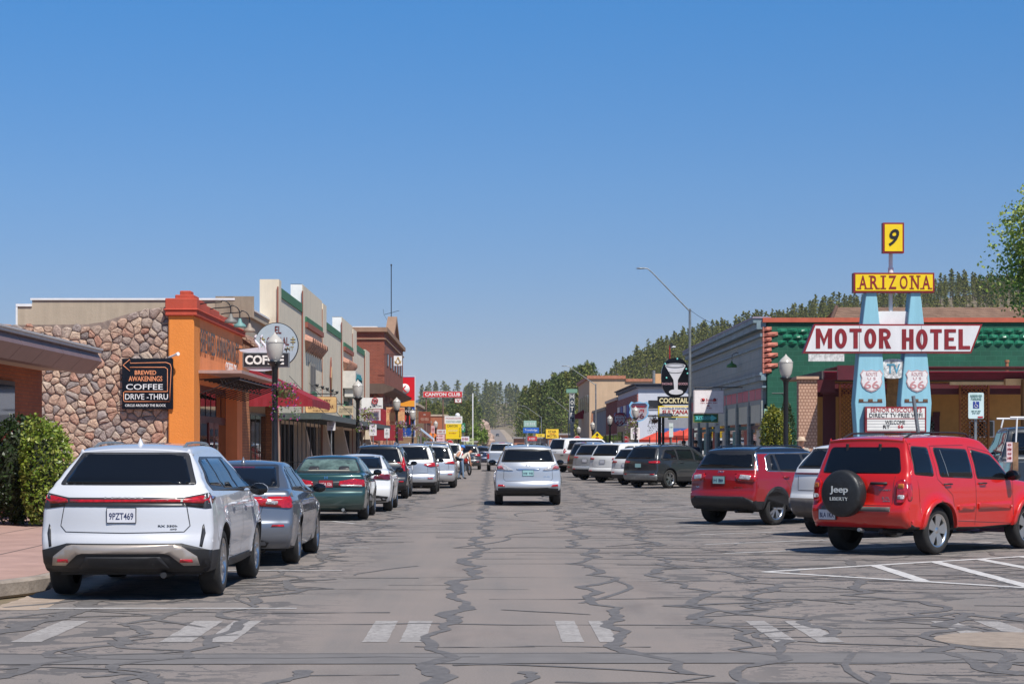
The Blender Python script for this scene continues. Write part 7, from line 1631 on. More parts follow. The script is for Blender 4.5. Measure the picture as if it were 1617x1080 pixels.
def shield_sign(label, px0, py0, px1, py1, d, lines, edge, face, top, hang):
    x0, x1, z1, z0 = WX(px0, d), WX(px1, d), WZ(py0, d), WZ(py1, d); cx, cz = (x0+x1)/2, (z0+z1)/2; t = thing('shield_sign', label, 'sign', (cx, d, z0))
    mb = MB(); mb.prism(shield(cx, cz, x1-x0, z1-z0, 0), fxz, d-.1, d+.1); mb.build('rim', edge, t)
    mb = MB(); mb.prism(shield(cx, cz, (x1-x0)*.86, (z1-z0)*.86, 0), fxz, d-.12, d-.1); fb = mb.build('face', face, t)
    mb = MB(); w_, h_ = (x1-x0), (z1-z0); mb.prism([(cx-.36*w_, cz+.20*h_), (cx+.36*w_, cz+.20*h_), (cx+.40*w_, cz+.33*h_), (cx+.3*w_, cz+.42*h_), (cx, cz+.42*h_), (cx-.3*w_, cz+.42*h_), (cx-.40*w_, cz+.33*h_)], fxz, d-.13, d-.12); mb.build('top_band', top, fb)
    for s_, v, ww, hh, mm in lines: text(s_, fb, mm, (cx, d-.135, z1-v*h_), ww*w_, hh*h_, bold=.03, ext=.01)
    mb = MB(); mb.tube([(hang, d, cz+.3), (x1-.05, d, cz+.3)], .03, 5); mb.tube([(hang, d, cz-.3), (x1-.1, d, cz-.3)], .03, 5); mb.build('bracket', M_poleb, t)
shield_sign('large neon highway shield with a pale blue rim and number 66', 993, 634, 1025, 666, 135, [('HISTORIC', .25, .6, .10, ir), ('ROUTE', .45, .5, .14, ir), ('66', .70, .5, .26, flat('ink_plum', (90, 50, 60), .5))], flat('shield_blue', (120, 180, 215)), flat('shield_dull', (165, 160, 165), .5, .2), flat('shield_dark', (70, 60, 84)), RX_)
shield_sign('small white highway shield with a dark rim and red number 66', 969, 651, 988, 673, 160, [('HISTORIC', .24, .6, .09, iw), ('ROUTE', .47, .62, .16, ir), ('66', .72, .6, .28, ir)], flat('shield_navy', (60, 50, 90)), iw, ir, RX_)
d = 232; t, x0, x1, z0, z1 = S('tall vertical sign reading HOTEL in white on dark grey', 899, 621, 907.5, 669, d, flat('hotel_grey', (58, 70, 80), .5), (), iw, .35, 'hotel_sign', bw=.03)
for k, c_ in enumerate('HOTEL'): text(c_, t, iw, ((x0+x1)/2, d-.19, z1-(.105+.2*k)*(z1-z0)), .36, .50, bold=.04, ext=.02)
mb = MB(); mb.box(x0-.35, x1+.3, d-.2, d+.2, z1+.05, z1+.5); mb.build('cap', flat('verdigris', (120, 160, 140)), t); mb = MB(); mb.box(x0+.1, x1-.1, d-.1, d+.1, .15, z0); mb.build('support', M_galv, t)
def at_sign(label, px0, py0, px1, py1, d, col, lines, **k): return S(label, px0, py0, px1, py1, d, flat('s_%d_%d_%d' % col, col, .45, .05), lines, **k)
at_sign('yellow roadside motel sign on two posts beyond the silver crossover', 862, 677.5, 882, 692, 305, (244, 200, 50), [('STAR', .5, .27, .65, .26, flat('ink_brown', (90, 60, 20), .5), dict(bold=.03)), ('MOTEL', .5, .75, .78, .26, MATS['ink_brown'], dict(bold=.03)), ('x', .5, .5, .5, .12, ir)], th=.4, poles=(866, 878), pw=.1)
at_sign('blue lodging sign on posts in the distance', 826, 675, 851, 683.5, 330, (40, 96, 180), [('Travelodge', .5, .5, .8, .5, iw)], th=.4, poles=(831, 845), pw=.1)
at_sign('small yellow sign left of the yellow motel sign', 846, 685, 860, 690, 315, (235, 200, 60), [('#3', .5, .5, .5, .5, ib)], th=.3, poles=(853,))
at_sign('row of green and white boards on posts above the blue lodging sign', 827, 664, 847, 674, 345, (150, 180, 165), [('#34', .5, .5, .8, .4, M_white)], th=.3, poles=(833, 843), pw=.1)
at_sign('small red and blue roadside kiosk board below the lodging sign', 833, 689, 848, 696, 310, (190, 60, 60), [('#4', .5, .5, .7, .5, M_white)], th=.3, poles=(836, 845))
# cocktail sign cluster
d = 112; t = thing('cocktail_sign', 'black oval sign with a white martini glass above two lettered bar panels', 'sign', (WX(1042, d), d, .15)); P_ = lambda px, py: (WX(px, d), WZ(py, d))
cx, cz = P_(1066, 596); ra, rb = 22*d/F, 31*d/F
mb = MB(); mb.prism([(cx+ra*math.copysign(abs(cos(a))**.8, cos(a)), cz+rb*math.copysign(abs(sin(a))**.9, sin(a))) for a in [2*pi*k/36 for k in range(36)]], fxz, d-.15, d+.15); ov = mb.build('oval_board', flat('oval_black', (14, 14, 20), .3), t)
g = flat('glass_white', (214, 212, 216), .4, .05)
mb = MB(); a = [P_(1050, 578), P_(1063, 600), P_(1064.3, 617), P_(1069.7, 617), P_(1070, 600), P_(1082, 578)]; mb.prism(a, fxz, d-.18, d-.15)
mb.prism([(cx+.57*cos(q), P_(0, 577.5)[1]+.13*sin(q)) for q in [2*pi*k/20 for k in range(20)]], fxz, d-.19, d-.15); mb.prism([(P_(1067, 0)[0]+.40*cos(q), P_(0, 619)[1]+.15*sin(q)) for q in [2*pi*k/20 for k in range(20)]], fxz, d-.19, d-.15); mb.build('martini_glass', g, ov)
mb = MB(); mb.tube([(cx+.50*cos(q), d-.20, P_(0, 577.5)[1]+.09*sin(q)) for q in [2*pi*k/20 for k in range(21)]], .012, 4); mb.tube([(cx+.36*cos(q), d-.19, P_(0, 587)[1]+.07*sin(q)) for q in [pi+pi*k/10 for k in range(11)]], .012, 4); mb.build('glass_outline', MATS['ink_grey'], ov)
for i, (px, py) in enumerate(((1069, 567), (1083, 583), (1085, 590), (1052, 597), (1050, 575))): mb = MB(); x, z = P_(px, py); mb.lathe([(0, 0), (.06, .01), (0, .02)], (x, d-.17, z), 6, axis='y'); mb.build('bubble', flat('bubble_teal', (120, 210, 200)), ov)
text('PACKAGE', ov, flat('neon_pink', (220, 170, 180), .5), (P_(1053.5, 606)[0], d-.155, P_(0, 606)[1]), .56, .13, ext=.01); text('GOODS', ov, MATS['neon_pink'], (P_(1078, 606)[0], d-.155, P_(0, 606)[1]), .52, .13, ext=.01)
for nm, b, m_, tx in (('cocktails_panel', (1038.5, 626, 1093, 639), ib, [('COCKTAILS', .5, .5, .92, .62, flat('bulb_cream', (240, 225, 180), .4), .05)]), ('bar_panel', (1039, 641, 1092, 659), iy, [])):
    (xa, za), (xb, zb) = P_(b[0], b[3]), P_(b[2], b[1]); mb = MB(); mb.box(xa, xb, d-.15, d+.15, za, zb); pn = mb.build(nm, m_, t)
    for s_, u, v, w_, h, mm, bo in tx: text(s_, pn, mm, (xa+u*(xb-xa), d-.155, zb-v*(zb-za)), w_*(xb-xa), h*(zb-za), bold=bo, ext=.02)
mb = MB(); mb.box(xa+.07, xb-.07, d-.165, d-.15, za+.06, zb-.06); wf = mb.build('white_face', iw, pn)
xm = (xa+xb)/2; text('WORLD FAMOUS', wf, ibl, (xm, d-.17, zb-.135), 1.5, .10, ext=.01); text('SULTANA', wf, ir, (xm, d-.17, zb-.335), 1.45, .22, shear=.1, bold=.04, ext=.015); text('BAR', wf, ib, (xm, d-.17, za+.115), .4, .08, ext=.01)
mb = MB(); x = P_(1041.5, 0)[0]; mb.box(x-.09, x+.09, d-.08, d+.08, .15, P_(0, 628)[1]); x = P_(1047.5, 0)[0]; mb.box(x-.07, x+.07, d+.1, d+.24, .15, P_(0, 640)[1]); mb.build('post', M_poleb, t)
mb = MB(); x = P_(1057.5, 0)[0]; mb.tube([(x, d, cz+rb-.1), (x, d, P_(0, 545)[1])], .035, 6); mb.build('red_mast', ir, t)
mb = MB(); z = P_(0, 547)[1]; mb.prism([(x, z-.1), (x+.25, z-.1), (x+.42, z), (x+.25, z+.06), (x+.1, z+.22), (x-.05, z+.06)], fxz, d-.03, d+.03); mb.build('pennant', M_trim, t); mb = MB(); mb.prism([(x+.08, z-.06), (x+.3, z-.06), (x+.36, z), (x+.2, z+.03)], fxz, d-.04, d-.03); mb.build('pennant_mark', M_white, t)
mb = MB(); mb.tube([(P_(1088, 0)[0], d, P_(0, 589)[1]), (RX_+.1, d, P_(0, 589)[1])], .03, 5); mb.build('bracket', M_poleb, t)
# small street notice and crossing flags beneath
at_sign('small pale blue strip sign under the yellow-edged bar panel', 1055, 659.5, 1069, 662.5, 113, (170, 220, 225), (), th=.08, hang=None)
at_sign('white notice on the pavement post under the bar sign', 1056.5, 668, 1063, 690, 114, (215, 225, 225), [('#27', .5, .3, .8, .06, MATS['ink_green'])], th=.03, poles=(1060,))
at_sign('small white parking notice below the tattoo arrow', 1129.5, 665, 1136.5, 683, 90, (205, 208, 205), [('P', .5, .3, .4, .2, MATS['ink_grey'])], th=.02, poles=(1133,))
# right-hand buildings beyond
t = thing('white_corner_building', 'white side-walled corner building with a dark cornice and striped red front', 'building', (15, 165, .15)); wy = 148.5
mb = MB(); mb.box(RX_, 22, wy, 172, .15, WZ(608, wy)); mb.build('wall', stucco('white_side_wall', (205, 208, 218), .2, .1, .05), t)
mb = MB(); mb.box(RX_-.2, 22, wy-.25, 172, WZ(612, wy), WZ(607, wy)); mb.box(RX_-.35, 22, wy-.35, 172, WZ(607, wy), WZ(605.5, wy)); mb.build('cornice', pm('dark_cornice', (.05, .055, .075), .6), t)
mb = MB(); mb.box(RX_-.08, RX_, wy, 171.9, 3.6, WZ(622, wy)); fr = mb.build('red_brick_front', brickmat('bar_front_brick', (176, 84, 70), (150, 66, 56), (190, 180, 176), .28, .12, .012), t)
for k in range(6): mb = MB(); mb.box(RX_-.12, RX_-.08, wy+1+k*3.8, wy+3.6+k*3.8, 3.9, 4.9); mb.build('blue_trim_window', [flat('window_blue', (70, 90, 170)), iw][k % 2], t)
mb = MB(); mb.box(RX_-.1, RX_, wy+.1, 171.9, .3, 3.3); f_ = mb.build('shop_front', M_trim, t); mb = MB(); mb.box(RX_-.12, RX_-.1, wy+.4, 171, .7, 2.8); mb.build('pane', M_glass, f_)
mb = MB(); zz = WZ(638, wy); mb.box(WX(1024, wy), WX(1046, wy), wy-.05, wy, WZ(646, wy), WZ(632, wy)); mb.build('dark_panel', M_trim, t)
mb = MB(); mb.box(RX_+.1, 16, wy-.06, wy, WZ(645, wy)-.08, WZ(645, wy)); mb.box(RX_+.1, 16, wy-.06, wy, WZ(654, wy)-.08, WZ(654, wy)); mb.build('string_course', pm('shade_trim', (.35, .36, .40), .6), t)  # blue-grey strips along the side wall
shop('red brick shop front left of the white corner building', 172.2, 190, 5.6, brickmat('barn_brick', (150, 66, 50), (130, 54, 42), (120, 90, 80), .28, .12, .01), trim=flat('cream_trim', (200, 180, 160)), x=RX_, s=1)
shop('grey fronted shop between the brick shops on the right', 190.2, 214, 5.1, stucco('grey_front', (140, 142, 146), .2), x=RX_, s=1)
t = thing('tan_hotel_building', 'tall plain tan hotel block with peeling brick patch and tiled parapet', 'building', (18, 235, .15)); hy = 222; zz = WZ(598, hy)
mb = MB(); mb.box(RX_+.0, 30, hy, 250, .15, zz); mb.build('wall', stucco('tan_block', (206, 176, 144), .3, .12, .1), t)
mb = MB(); mb.box(RX_-.25, WX(988, hy), hy-.2, 250, zz, zz+.35); mb.box(WX(988, hy), 30, hy-.2, 250, zz-.3, zz+.0); mb.build('tile_parapet', pm('roof_tile_band', lin((176, 116, 90)), .8, var=.2, scale=4), t)
mb = MB(); mb.prism([(WX(933, hy), 4.2), (WX(934, hy), 7.0-1.6), (WX(940, hy), 5.9-.3), (WX(947, hy), 5.5), (WX(952, hy), 6.0-.2), (WX(957, hy), 5.1), (WX(957, hy), 2.2), (WX(935, hy), 2.2)], fxz, hy-.02, hy); mb.build('exposed_brick', brickmat('patch_brick', (176, 96, 62), (150, 78, 52), (190, 160, 130), .3, .14, .02), t)
for k in range(5): mb = MB(); mb.box(RX_-.03, RX_, hy+2+k*5, hy+3.6+k*5, 5.4, 7.4); mb.build('window', M_glass, t)
mb = MB(); mb.prism([(RX_, 5.9), (RX_-1.5, 5.0), (RX_-1.5, 4.85), (RX_, 4.85)], fxz, 236, 240); mb.build('small_awning', M_aw, t)
t = thing('chimney_hut', 'small tan roof hut with a grey flue behind the white corner building', 'roof hut', (WX(1040, 200), 200, 5)); mb = MB(); mb.box(WX(1035, 200), WX(1050, 200), 200, 203, 4, WZ(590, 200)); mb.build('hut', flat('hut_tan', (206, 164, 120)), t); mb = MB(); mb.tube([(WX(1032.5, 199), 199, 4), (WX(1032.5, 199), 199, WZ(585, 199))], .14, 8); mb.build('flue', M_galv, t)
# patio with umbrellas
t = thing('patio_wall', 'blue-grey painted wall behind the patio umbrellas', 'wall', (16, 143, .15)); mb = MB(); mb.box(WX(1046, 143), WX(1094, 143)+2, 143, 143.3, .15, WZ(655, 143)); mb.build('wall', stucco('grey_blue_wall', (150, 152, 158), .3), t); mb = MB(); mb.box(WX(1046, 143), WX(1094, 143)+2, 142.96, 143, WZ(688, 143), WZ(676, 143)); mb.build('blue_stripe', flat('mural_blue', (70, 100, 160)), t)
M_um = pm('umbrella_red', (.62, .07, .04), .7, var=.08)
def umbrella(label, px, py, d, w_, h=.55):
    x, z = WX(px, d), WZ(py, d); t = thing('patio_umbrella', label, 'umbrella', (x, d, .15), 'red patio umbrellas'); mb = MB(); n = 8
    vs = [(x, d, z)]+[(x+w_/2*cos(2*pi*k/n+.3), d+w_/2*sin(2*pi*k/n+.3), z-h) for k in range(n)]+[(x+w_/2*cos(2*pi*k/n+.3), d+w_/2*sin(2*pi*k/n+.3), z-h-.18) for k in range(n)]
    mb.add(vs, [(0, 1+k, 1+(k+1) % n) for k in range(n)]+[(1+k, 1+n+k, 1+n+(k+1) % n, 1+(k+1) % n) for k in range(n)]); mb.build('canopy', M_um, t, recalc=False)
    mb = MB(); mb.tube([(x, d, .15), (x, d, z)], .03, 6); mb.build('pole', M_white, t)
umbrella('red patio umbrella nearest the white building', 1040, 681, 133, 2.8); umbrella('red patio umbrella behind the cocktail sign post', 1058, 679, 136, 2.6); umbrella('red patio umbrella right of the bar sign post', 1074, 679, 130, 2.7, .45); umbrella('raised red patio umbrella beside the grey building', 1092, 673, 128, 2.6, .6)
t = thing('patio_fence', 'row of slim dark fence posts in front of the patio', 'fence', (12, 124, .15)); mb = MB()
for k in range(12): x = 9.9+k*.42; mb.tube([(x, 124, .15), (x, 124, 2.6 if k % 2 else 2.2)], .03, 5)
mb.tube([(9.9, 124, 1.1), (14.6, 124, 1.1)], .02, 4); mb.build('posts', M_poleb, t)
# far low buildings at the bottom of the hill
for nm, px0, px1, py0, d, col in (('pinkish low store beyond the yellow motel sign', 865, 899, 684, 350, (186, 132, 106)), ('white low store beyond the lodging sign', 830, 862, 690, 360, (215, 205, 195)), ('brick low store at the far right bend', 812, 832, 690, 400, (176, 120, 96)), ('tan low store left of the road', 735, 752, 696, 380, (200, 180, 150)), ('white roofed cabin in the trees on the right', 868, 886, 664, 520, (220, 190, 150))):
    x0, x1 = WX(px0, d), WX(px1, d); z1 = WZ(py0, d); zb = gz((x0+x1)/2, d)-.3; t = thing('far_store', nm, 'building', ((x0+x1)/2, d, zb)); mb = MB(); mb.box(x0, x1, d, d+12, zb, z1-.3); mb.build('wall', stucco('far_%d' % col[0], col, .2), t); mb = MB(); mb.box(x0-.3, x1+.3, d-.5, d+12.3, z1-.3, z1); mb.build('roof', pm('far_roof', (.3, .28, .27), .8), t)
    mb = MB(); mb.box(x0+.6, x1-.6, d-.05, d, zb+.9, zb+2.3); mb.build('window', M_glass, t)
t = thing('white_pole', 'tall plain white pole left of the far road', 'pole', (WX(746.5, 330), 330, 0)); mb = MB(); mb.tube([(WX(746.5, 330), 330, 0), (WX(746.5, 330), 330, WZ(621, 330))], .10, 8); mb.build('pole', M_white, t)
# ---------------------------------------------------------------- trees and hills
def pinemat():
    m, nt, p = newmat('pine_needles'); g = nt.nodes.new('ShaderNodeNewGeometry'); oi = nt.nodes.new('ShaderNodeObjectInfo')
    rp = nt.nodes.new('ShaderNodeValToRGB'); e = rp.color_ramp.elements; e.new(.5)
    for k, c in enumerate(((.050, .078, .022), (.115, .145, .038), (.215, .225, .066))): e[k].position = k/2; e[k].color = (*c, 1)
    nt.links.new(g.outputs['Random Per Island'], rp.inputs[0])
    r2_ = nt.nodes.new('ShaderNodeValToRGB'); e = r2_.color_ramp.elements; e.new(.5); e.new(.94)
    for k, (q, c) in enumerate(((0, (.75, .9, .85)), (.5, (1.05, 1.0, .85)), (.93, (1.3, 1.15, .9)), (.98, (1.7, 1.1, .75)))): e[k].position = q; e[k].color = (*c, 1)
    nt.links.new(oi.outputs['Random'], r2_.inputs[0]); c = mixc(nt, 1, rp.outputs[0], r2_.outputs[0], 'MULTIPLY')
    nt.links.new(c, p.inputs['Base Color']); p.inputs['Roughness'].default_value = .7; p.inputs['Specular IOR Level'].default_value = .2; return m
M_pine = pinemat(); M_bark = pm('pine_bark', (.13, .085, .06), .9, var=.3, scale=2)
def pine(seed, H=12.0, nf=260, wide=.2, base=.18, fs=.5, nc=None):
    r = random.Random(seed); mb = MB(); mb.tube([(0, 0, -.8), (.05, 0, H*.5), (0, .05, H*.93)], [H*.017, H*.011, H*.003], 5, mi=1)
    cl = []
    n = nc or r.randint(15, 22); ph = r.uniform(0, 6)
    for k in range(n):
        t = base+(1-base)*(k/(n-1))**.95; w_ = (wide*1.25*H*(1-t)**.6*(.6+.4*min(1, (t-base)/.15))+.03*H)*r.uniform(.7, 1.2)
        a = ph+k*2.4; cl.append((w_*.5*cos(a), w_*.5*sin(a), H*t-w_*.12, max(.35, w_*.7), max(.35, H*.045)))
        mb.tube([(0, 0, H*t-.2), (w_*.55*cos(a), w_*.55*sin(a), H*t)], [.07, .03], 3, mi=1, caps=False)
    for i in range(nf):
        x, y, z, rw, rh = cl[int(r.random()**.85*n) % n]; d = Vector((r.gauss(0, 1), r.gauss(0, 1), r.gauss(0, 1))).normalized()*r.uniform(.3, 1.1)
        p = Vector((x+d.x*rw, y+d.y*rw, z+d.z*rh)); s_ = fs*r.uniform(.6, 1.3)
        a = Vector((r.gauss(0, 1), r.gauss(0, 1), r.gauss(0, .6))).normalized(); b = a.cross(Vector((r.gauss(0, 1), r.gauss(0, 1), r.gauss(0, 1)))).normalized()
        mb.add([p-a*s_, p-b*s_*.5+a*s_*.2, p+a*s_, p+b*s_*.6], [(0, 1, 2, 3)])
    return mb
PV = []
for k in range(7):
    mb = pine(20+k, 12, 420 if k < 5 else 520, [.17, .19, .15, .21, .18, .24, .2][k], [.15, .22, .12, .28, .18, .3, .1][k], [.38, .42, .35, .42, .38, .45, .34][k]); PV.append(mb)
for k in range(4): PV.append(pine(60+k, 12, 1700, [.19, .22, .17, .24][k], [.2, .3, .14, .35][k], .20, 44))
me_v = []
for k, mb in enumerate(PV):
    me = bpy.data.meshes.new('pine_%d' % k); me.from_pydata(mb.v, [], mb.f); me.materials.append(M_pine); me.materials.append(M_bark); me.polygons.foreach_set('material_index', mb.m); me_v.append(me)
rt = random.Random(77); spots = []
def mtop(px):
    tab = [(650, 634), (700, 630), (740, 622), (747, 619), (760, 616), (778, 610), (794, 609), (814, 612), (835, 610), (849, 593), (863, 602), (875, 589), (894, 581), (920, 575), (940, 572)]
    for (a, va), (b, vb) in zip(tab, tab[1:]):
        if px <= b: return va+(vb-va)*max(0, px-a)/(b-a)
    return 575
def add(px, d, H, k=None): spots.append((WX(px, d), d, H, 7+rt.randrange(4) if k is None else k))
# near pines either side of the far road
px = 652
while px < 754: 
    d = rt.uniform(520, 700); z = WZ(mtop(px)+rt.uniform(0, 16), d); add(px, d, z-gz(WX(px, d), d)); px += rt.uniform(3.5, 6.5)
for px in range(826, 935, 4):
    for _ in (0, 1):
        p_ = px+rt.uniform(-2, 2); d = rt.uniform(440, 640); tp = mtop(p_)+(rt.uniform(0, 12) if _ else rt.uniform(18, 48)); H = WZ(tp, d)-gz(WX(p_, d), d)
        if H > 5: add(p_, d, min(H, 26))
for _ in range(26): p_ = rt.uniform(655, 745); d = rt.uniform(430, 560); add(p_, d, rt.uniform(8, 13))
for _ in range(26): p_ = rt.choice((rt.uniform(735, 761), rt.uniform(818, 838))); d = rt.uniform(760, 1300); add(p_, d, rt.uniform(12, 17), rt.randrange(7))
near_n = len(spots)
# the wooded hill on the right
hill = []
for _ in range(6000):
    p_ = rt.uniform(905, 1660); d = rt.uniform(450, 905); x = WX(p_, d); z = gz(x, d); py = VY-(z-CH)*F/d
    if py > 650 or (p_ > 1190 and py > tprof(p_)+75): continue
    hill.append((p_, d, py))
    if len(hill) > 1500: break
sky_ = [(p_+rt.uniform(-3, 3), rt.uniform(860, 900), 0) for p_ in range(868, 1660, 5)]
back = [(rt.uniform(660, 920), rt.uniform(1590, 1900), 0) for _ in range(210)]
# keep spacing
keep = []; cell = set()
for p_, d, py in sky_+sorted(hill, key=lambda q: q[1]):
    x = WX(p_, d); c = (int(x/3.7), int(d/7.0))
    if c in cell: continue
    if 873 < p_ < 908 and py and py > 600: continue
    cell.add(c); keep.append((x, d))
indiv = [spots[i] for i in range(near_n)]
room = 300-len(indiv)
keep.sort(key=lambda q: q[1]); first = keep[:max(0, room-70)]; rest = keep[max(0, room-70):]
skyl = [q for q in rest if q[1] > 855][::3][:70]; rest = [q for q in rest if q not in skyl]
for x, d in first+skyl: indiv.append((x, d, rt.uniform(5.5, 9.5)*rt.choice((1, 1, 1.1, .8)), rt.randrange(7)))
for i, (x, y, H, k) in enumerate(indiv[:300]):
    z = gfar(x, y) if y > 1560 else gz(x, y)
    o = bpy.data.objects.new('pine_tree', me_v[k]); COL.objects.link(o); s_ = H/12; o.location = (x, y, z-.1); sw = s_*rt.uniform(.85, 1.15)*(1 if H < 16 else .8); o.scale = (sw, sw, s_); o.rotation_euler = (0, 0, rt.uniform(0, 6.28))
    far_ = y > 640 and x > 30
    tag(o, 'dark green ponderosa pine on the wooded hill at the right' if far_ else ('tall ponderosa pine standing right of the far road' if x > 3 else 'ponderosa pine standing left of the far road'), 'pine tree', 'pines on the wooded hill at the right' if far_ else ('pines right of the far road' if x > 3 else 'pines left of the far road'))
# everything past the three hundred: one wood
fm = MB()
for x, y in [(a, b) for a, b in rest]+[(WX(p_, d), d) for p_, d, _ in back]:
    mb = PV[rt.randrange(5)]; H = rt.uniform(5.5, 9.5)*rt.choice((1, 1, 1.15, .75)) if y < 1000 else rt.uniform(15, 22); s_ = H/12; a = rt.uniform(0, 6.28); z = gfar(x, y); n = len(fm.v); ca, sa = cos(a)*s_*1.1, sin(a)*s_*1.1
    fm.v += [(x+v[0]*ca-v[1]*sa, y+v[0]*sa+v[1]*ca, z+v[2]*s_) for v in mb.v]; st = 1 if y < 1000 else 1
    for f, m_ in zip(mb.f, mb.m): fm.f.append(tuple(i+n for i in f)); fm.m.append(m_); fm.sm.append(False)
fm.build('pine_wood', [M_pine, M_bark], recalc=False, label='farther pines merging into one wooded hillside', cat='forest', kind='stuff')
# bright cottonwood and brush by the far road
def leafy(name, label, c, rad, n, ls, mat, trunkz, seed, cat='tree', lumps=16, nl=7):
    r = random.Random(seed); t = thing(name, label, cat, (c[0], c[1], trunkz)); mb = MB(); cl = []
    for k in range(lumps):
        d = Vector((r.gauss(0, 1), r.gauss(0, 1), r.gauss(0, .9))).normalized()*r.uniform(.25, .8); cl.append((Vector((c[0]+d.x*rad[0], c[1]+d.y*rad[1], c[2]+d.z*rad[2])), r.uniform(.22, .42)))
    for i in range(n):
        q, k = cl[i % lumps]; d = Vector((r.gauss(0, 1), r.gauss(0, 1), r.gauss(0, 1))).normalized()*k*r.uniform(.3, 1.15); leaf(mb, (q.x+d.x*rad[0], q.y+d.y*rad[1], q.z+d.z*rad[2]), ls*r.uniform(.6, 1.3), r, .7)
    mb.build('crown', mat, t, recalc=False); m2 = MB(); b = Vector((c[0], c[1], trunkz)); f_ = Vector((c[0], c[1], c[2]-rad[2]*.5)); w_ = rad[2]*.09
    m2.tube([b, f_], [w_*1.3, w_], 8)
    for q, k in cl[:nl*2]: mid = f_.lerp(q, .5)+Vector((r.uniform(-.1, .1), 0, .1))*rad[2]; m2.tube([f_, mid, q], [w_*.6, w_*.35, w_*.1], 5)
    m2.build('trunk', M_wood, t); return t
M_cot = leafmat('cottonwood_leaves', [(.10, .18, .02), (.20, .29, .04), (.30, .38, .07)], .5)
leafy('cottonwood_tree', 'bright yellow-green leafy tree beside the start of the far road', (WX(754, 400), 400, 3.6), (2.6, 2.4, 3.0), 2600, .22, M_cot, 0, 3)
leafy('brush', 'olive brushy tree behind the yellow club sign', (WX(738, 430), 430, 4.2), (2.0, 2, 3.4), 1500, .25, leafmat('olive_leaves', [(.08, .10, .03), (.15, .17, .05), (.2, .2, .08)]), 0, 5)
leafy('elm_tree', 'spring green leafy tree reaching in from the right edge above the motel', (WX(1660, 85), 85, 9.9), (2.8, 2.5, 3.4), 14000, .085, leafmat('elm_leaves', [(.16, .25, .035), (.28, .38, .06), (.38, .48, .09), (.5, .52, .2)], .45), 0, 12, lumps=46, nl=14)
# rock cut left of the far road
r = random.Random(8); t = thing('rock_outcrop', 'pinkish rock outcrop among pines left of the far road', 'rock', (WX(768, 880), 880, gz(WX(768, 880), 880))); mb = MB()
for _ in range(34):
    px, py, d = r.uniform(757, 772), 0, r.uniform(830, 930); x = WX(px, d); z = gz(x, d)+r.uniform(0, 9)*(1 if px < 768 else .3); s_ = r.uniform(1.2, 3.2); n = 7
    vs = [(x+s_*1.2*cos(2*pi*k/n)*sin(pi*(j+.5)/4)*r.uniform(.8, 1.2), d+s_*sin(2*pi*k/n)*sin(pi*(j+.5)/4), z-s_+s_*(1-cos(pi*(j+.5)/4))*r.uniform(.9, 1.1)) for j in range(4) for k in range(n)]
    mb.add(vs, [(j*n+k, j*n+(k+1) % n, (j+1)*n+(k+1) % n, (j+1)*n+k) for j in range(3) for k in range(n)]+[tuple(range(3*n, 4*n))])
mb.build('rock', pm('pink_rock', (.42, .30, .24), .9, var=.3, scale=.3), t)
# distant mountains, with the blue of the haze mixed into their base colour
mb = MB(); my_ = 3300; pts = [(-1400, 60), (-700, 80)]+[(WX(px, my_), WZ(py, my_)) for px, py in ((560, 640), (620, 634), (640, 628), (657, 621), (670, 626), (690, 634), (705, 624), (716, 628), (730, 640), (760, 655))]
n = len(pts); vs = [(x, my_, -5) for x, z in pts]+[(x, my_+300, z) for x, z in pts]+[(x, my_+900, -5) for x, z in pts]
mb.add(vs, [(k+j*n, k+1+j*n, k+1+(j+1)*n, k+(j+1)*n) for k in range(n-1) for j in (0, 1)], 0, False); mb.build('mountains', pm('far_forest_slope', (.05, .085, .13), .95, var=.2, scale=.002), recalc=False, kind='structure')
# ---------------------------------------------------------------- more vehicles, people
def angledL(fn, px, d, hd=46, W=1.86, **k):
    a = R(hd); return fn(WX(px, d)+W*.465*cos(a), d-W*.465*sin(a), hd)
angledL(lambda x, y, h: gen_suv('dark grey crossover with a chrome-grey bumper strip, in front of the red umbrellas', P_dgrey, x, y, h, L=4.6, H=1.69, lamp='slim', group=GR, clad=.44, rail=M_black, bumper=M_galv, gz=1.14, plate=PL_t), 980, 78.5)
angledL(lambda x, y, h: gen_suv('white crossover mostly hidden between the dark grey one and the big white one', P_white2, x, y, h, L=4.5, H=1.60, lamp='slim', group=GR, clad=.44, gz=1.1), 961, 84)
angledL(lambda x, y, h: gen_suv('big white three-row sport utility left of the dark grey crossover', P_white2, x, y, h, L=5.0, W=1.96, H=1.80, lamp='slim', group=GR, clad=.52, gz=1.2, rail=None), 927, 89)
angledL(lambda x, y, h: gen_suv('silver white sport utility with black rear window, third behind the dark grey one', P_sil2, x, y, h, L=5.0, W=1.95, H=1.78, lamp='bar', group=GR, clad=.52, gz=1.2), 901, 96)
angledL(lambda x, y, h: gen_suv('brown dark sport utility just showing behind the silver white one', paint('brown', (.14, .105, .08), .4), x, y, h, L=4.8, W=1.9, H=1.82, lamp='vert', group=GR), 892, 104)
angledL(lambda x, y, h: pickup('pale pickup truck just right of the silver crossover in the lane', paint('pale_champagne', (.48, .45, .43), .4), x, y, h, group=GR, H=1.9), 869, 124, 44)
angledL(lambda x, y, h: gen_suv('white high-roofed van beyond the pale pickup', P_white2, x, y, h, L=6.0, W=2.0, H=2.18, lamp='vert', group=GR, gz=1.4, name='parked_van'), 860, 138, 50, W=2.0)
for i, (d, pc, lb) in enumerate(((152, P_blue, 'small dark blue car far along the right row'), (164, P_silver, 'small silver car far along the right row'), (178, P_red, 'small red car far along the right row'))):
    gen_suv(lb, pc, 6.0, d, 46, L=4.4, H=1.55, group=GR, side=False)
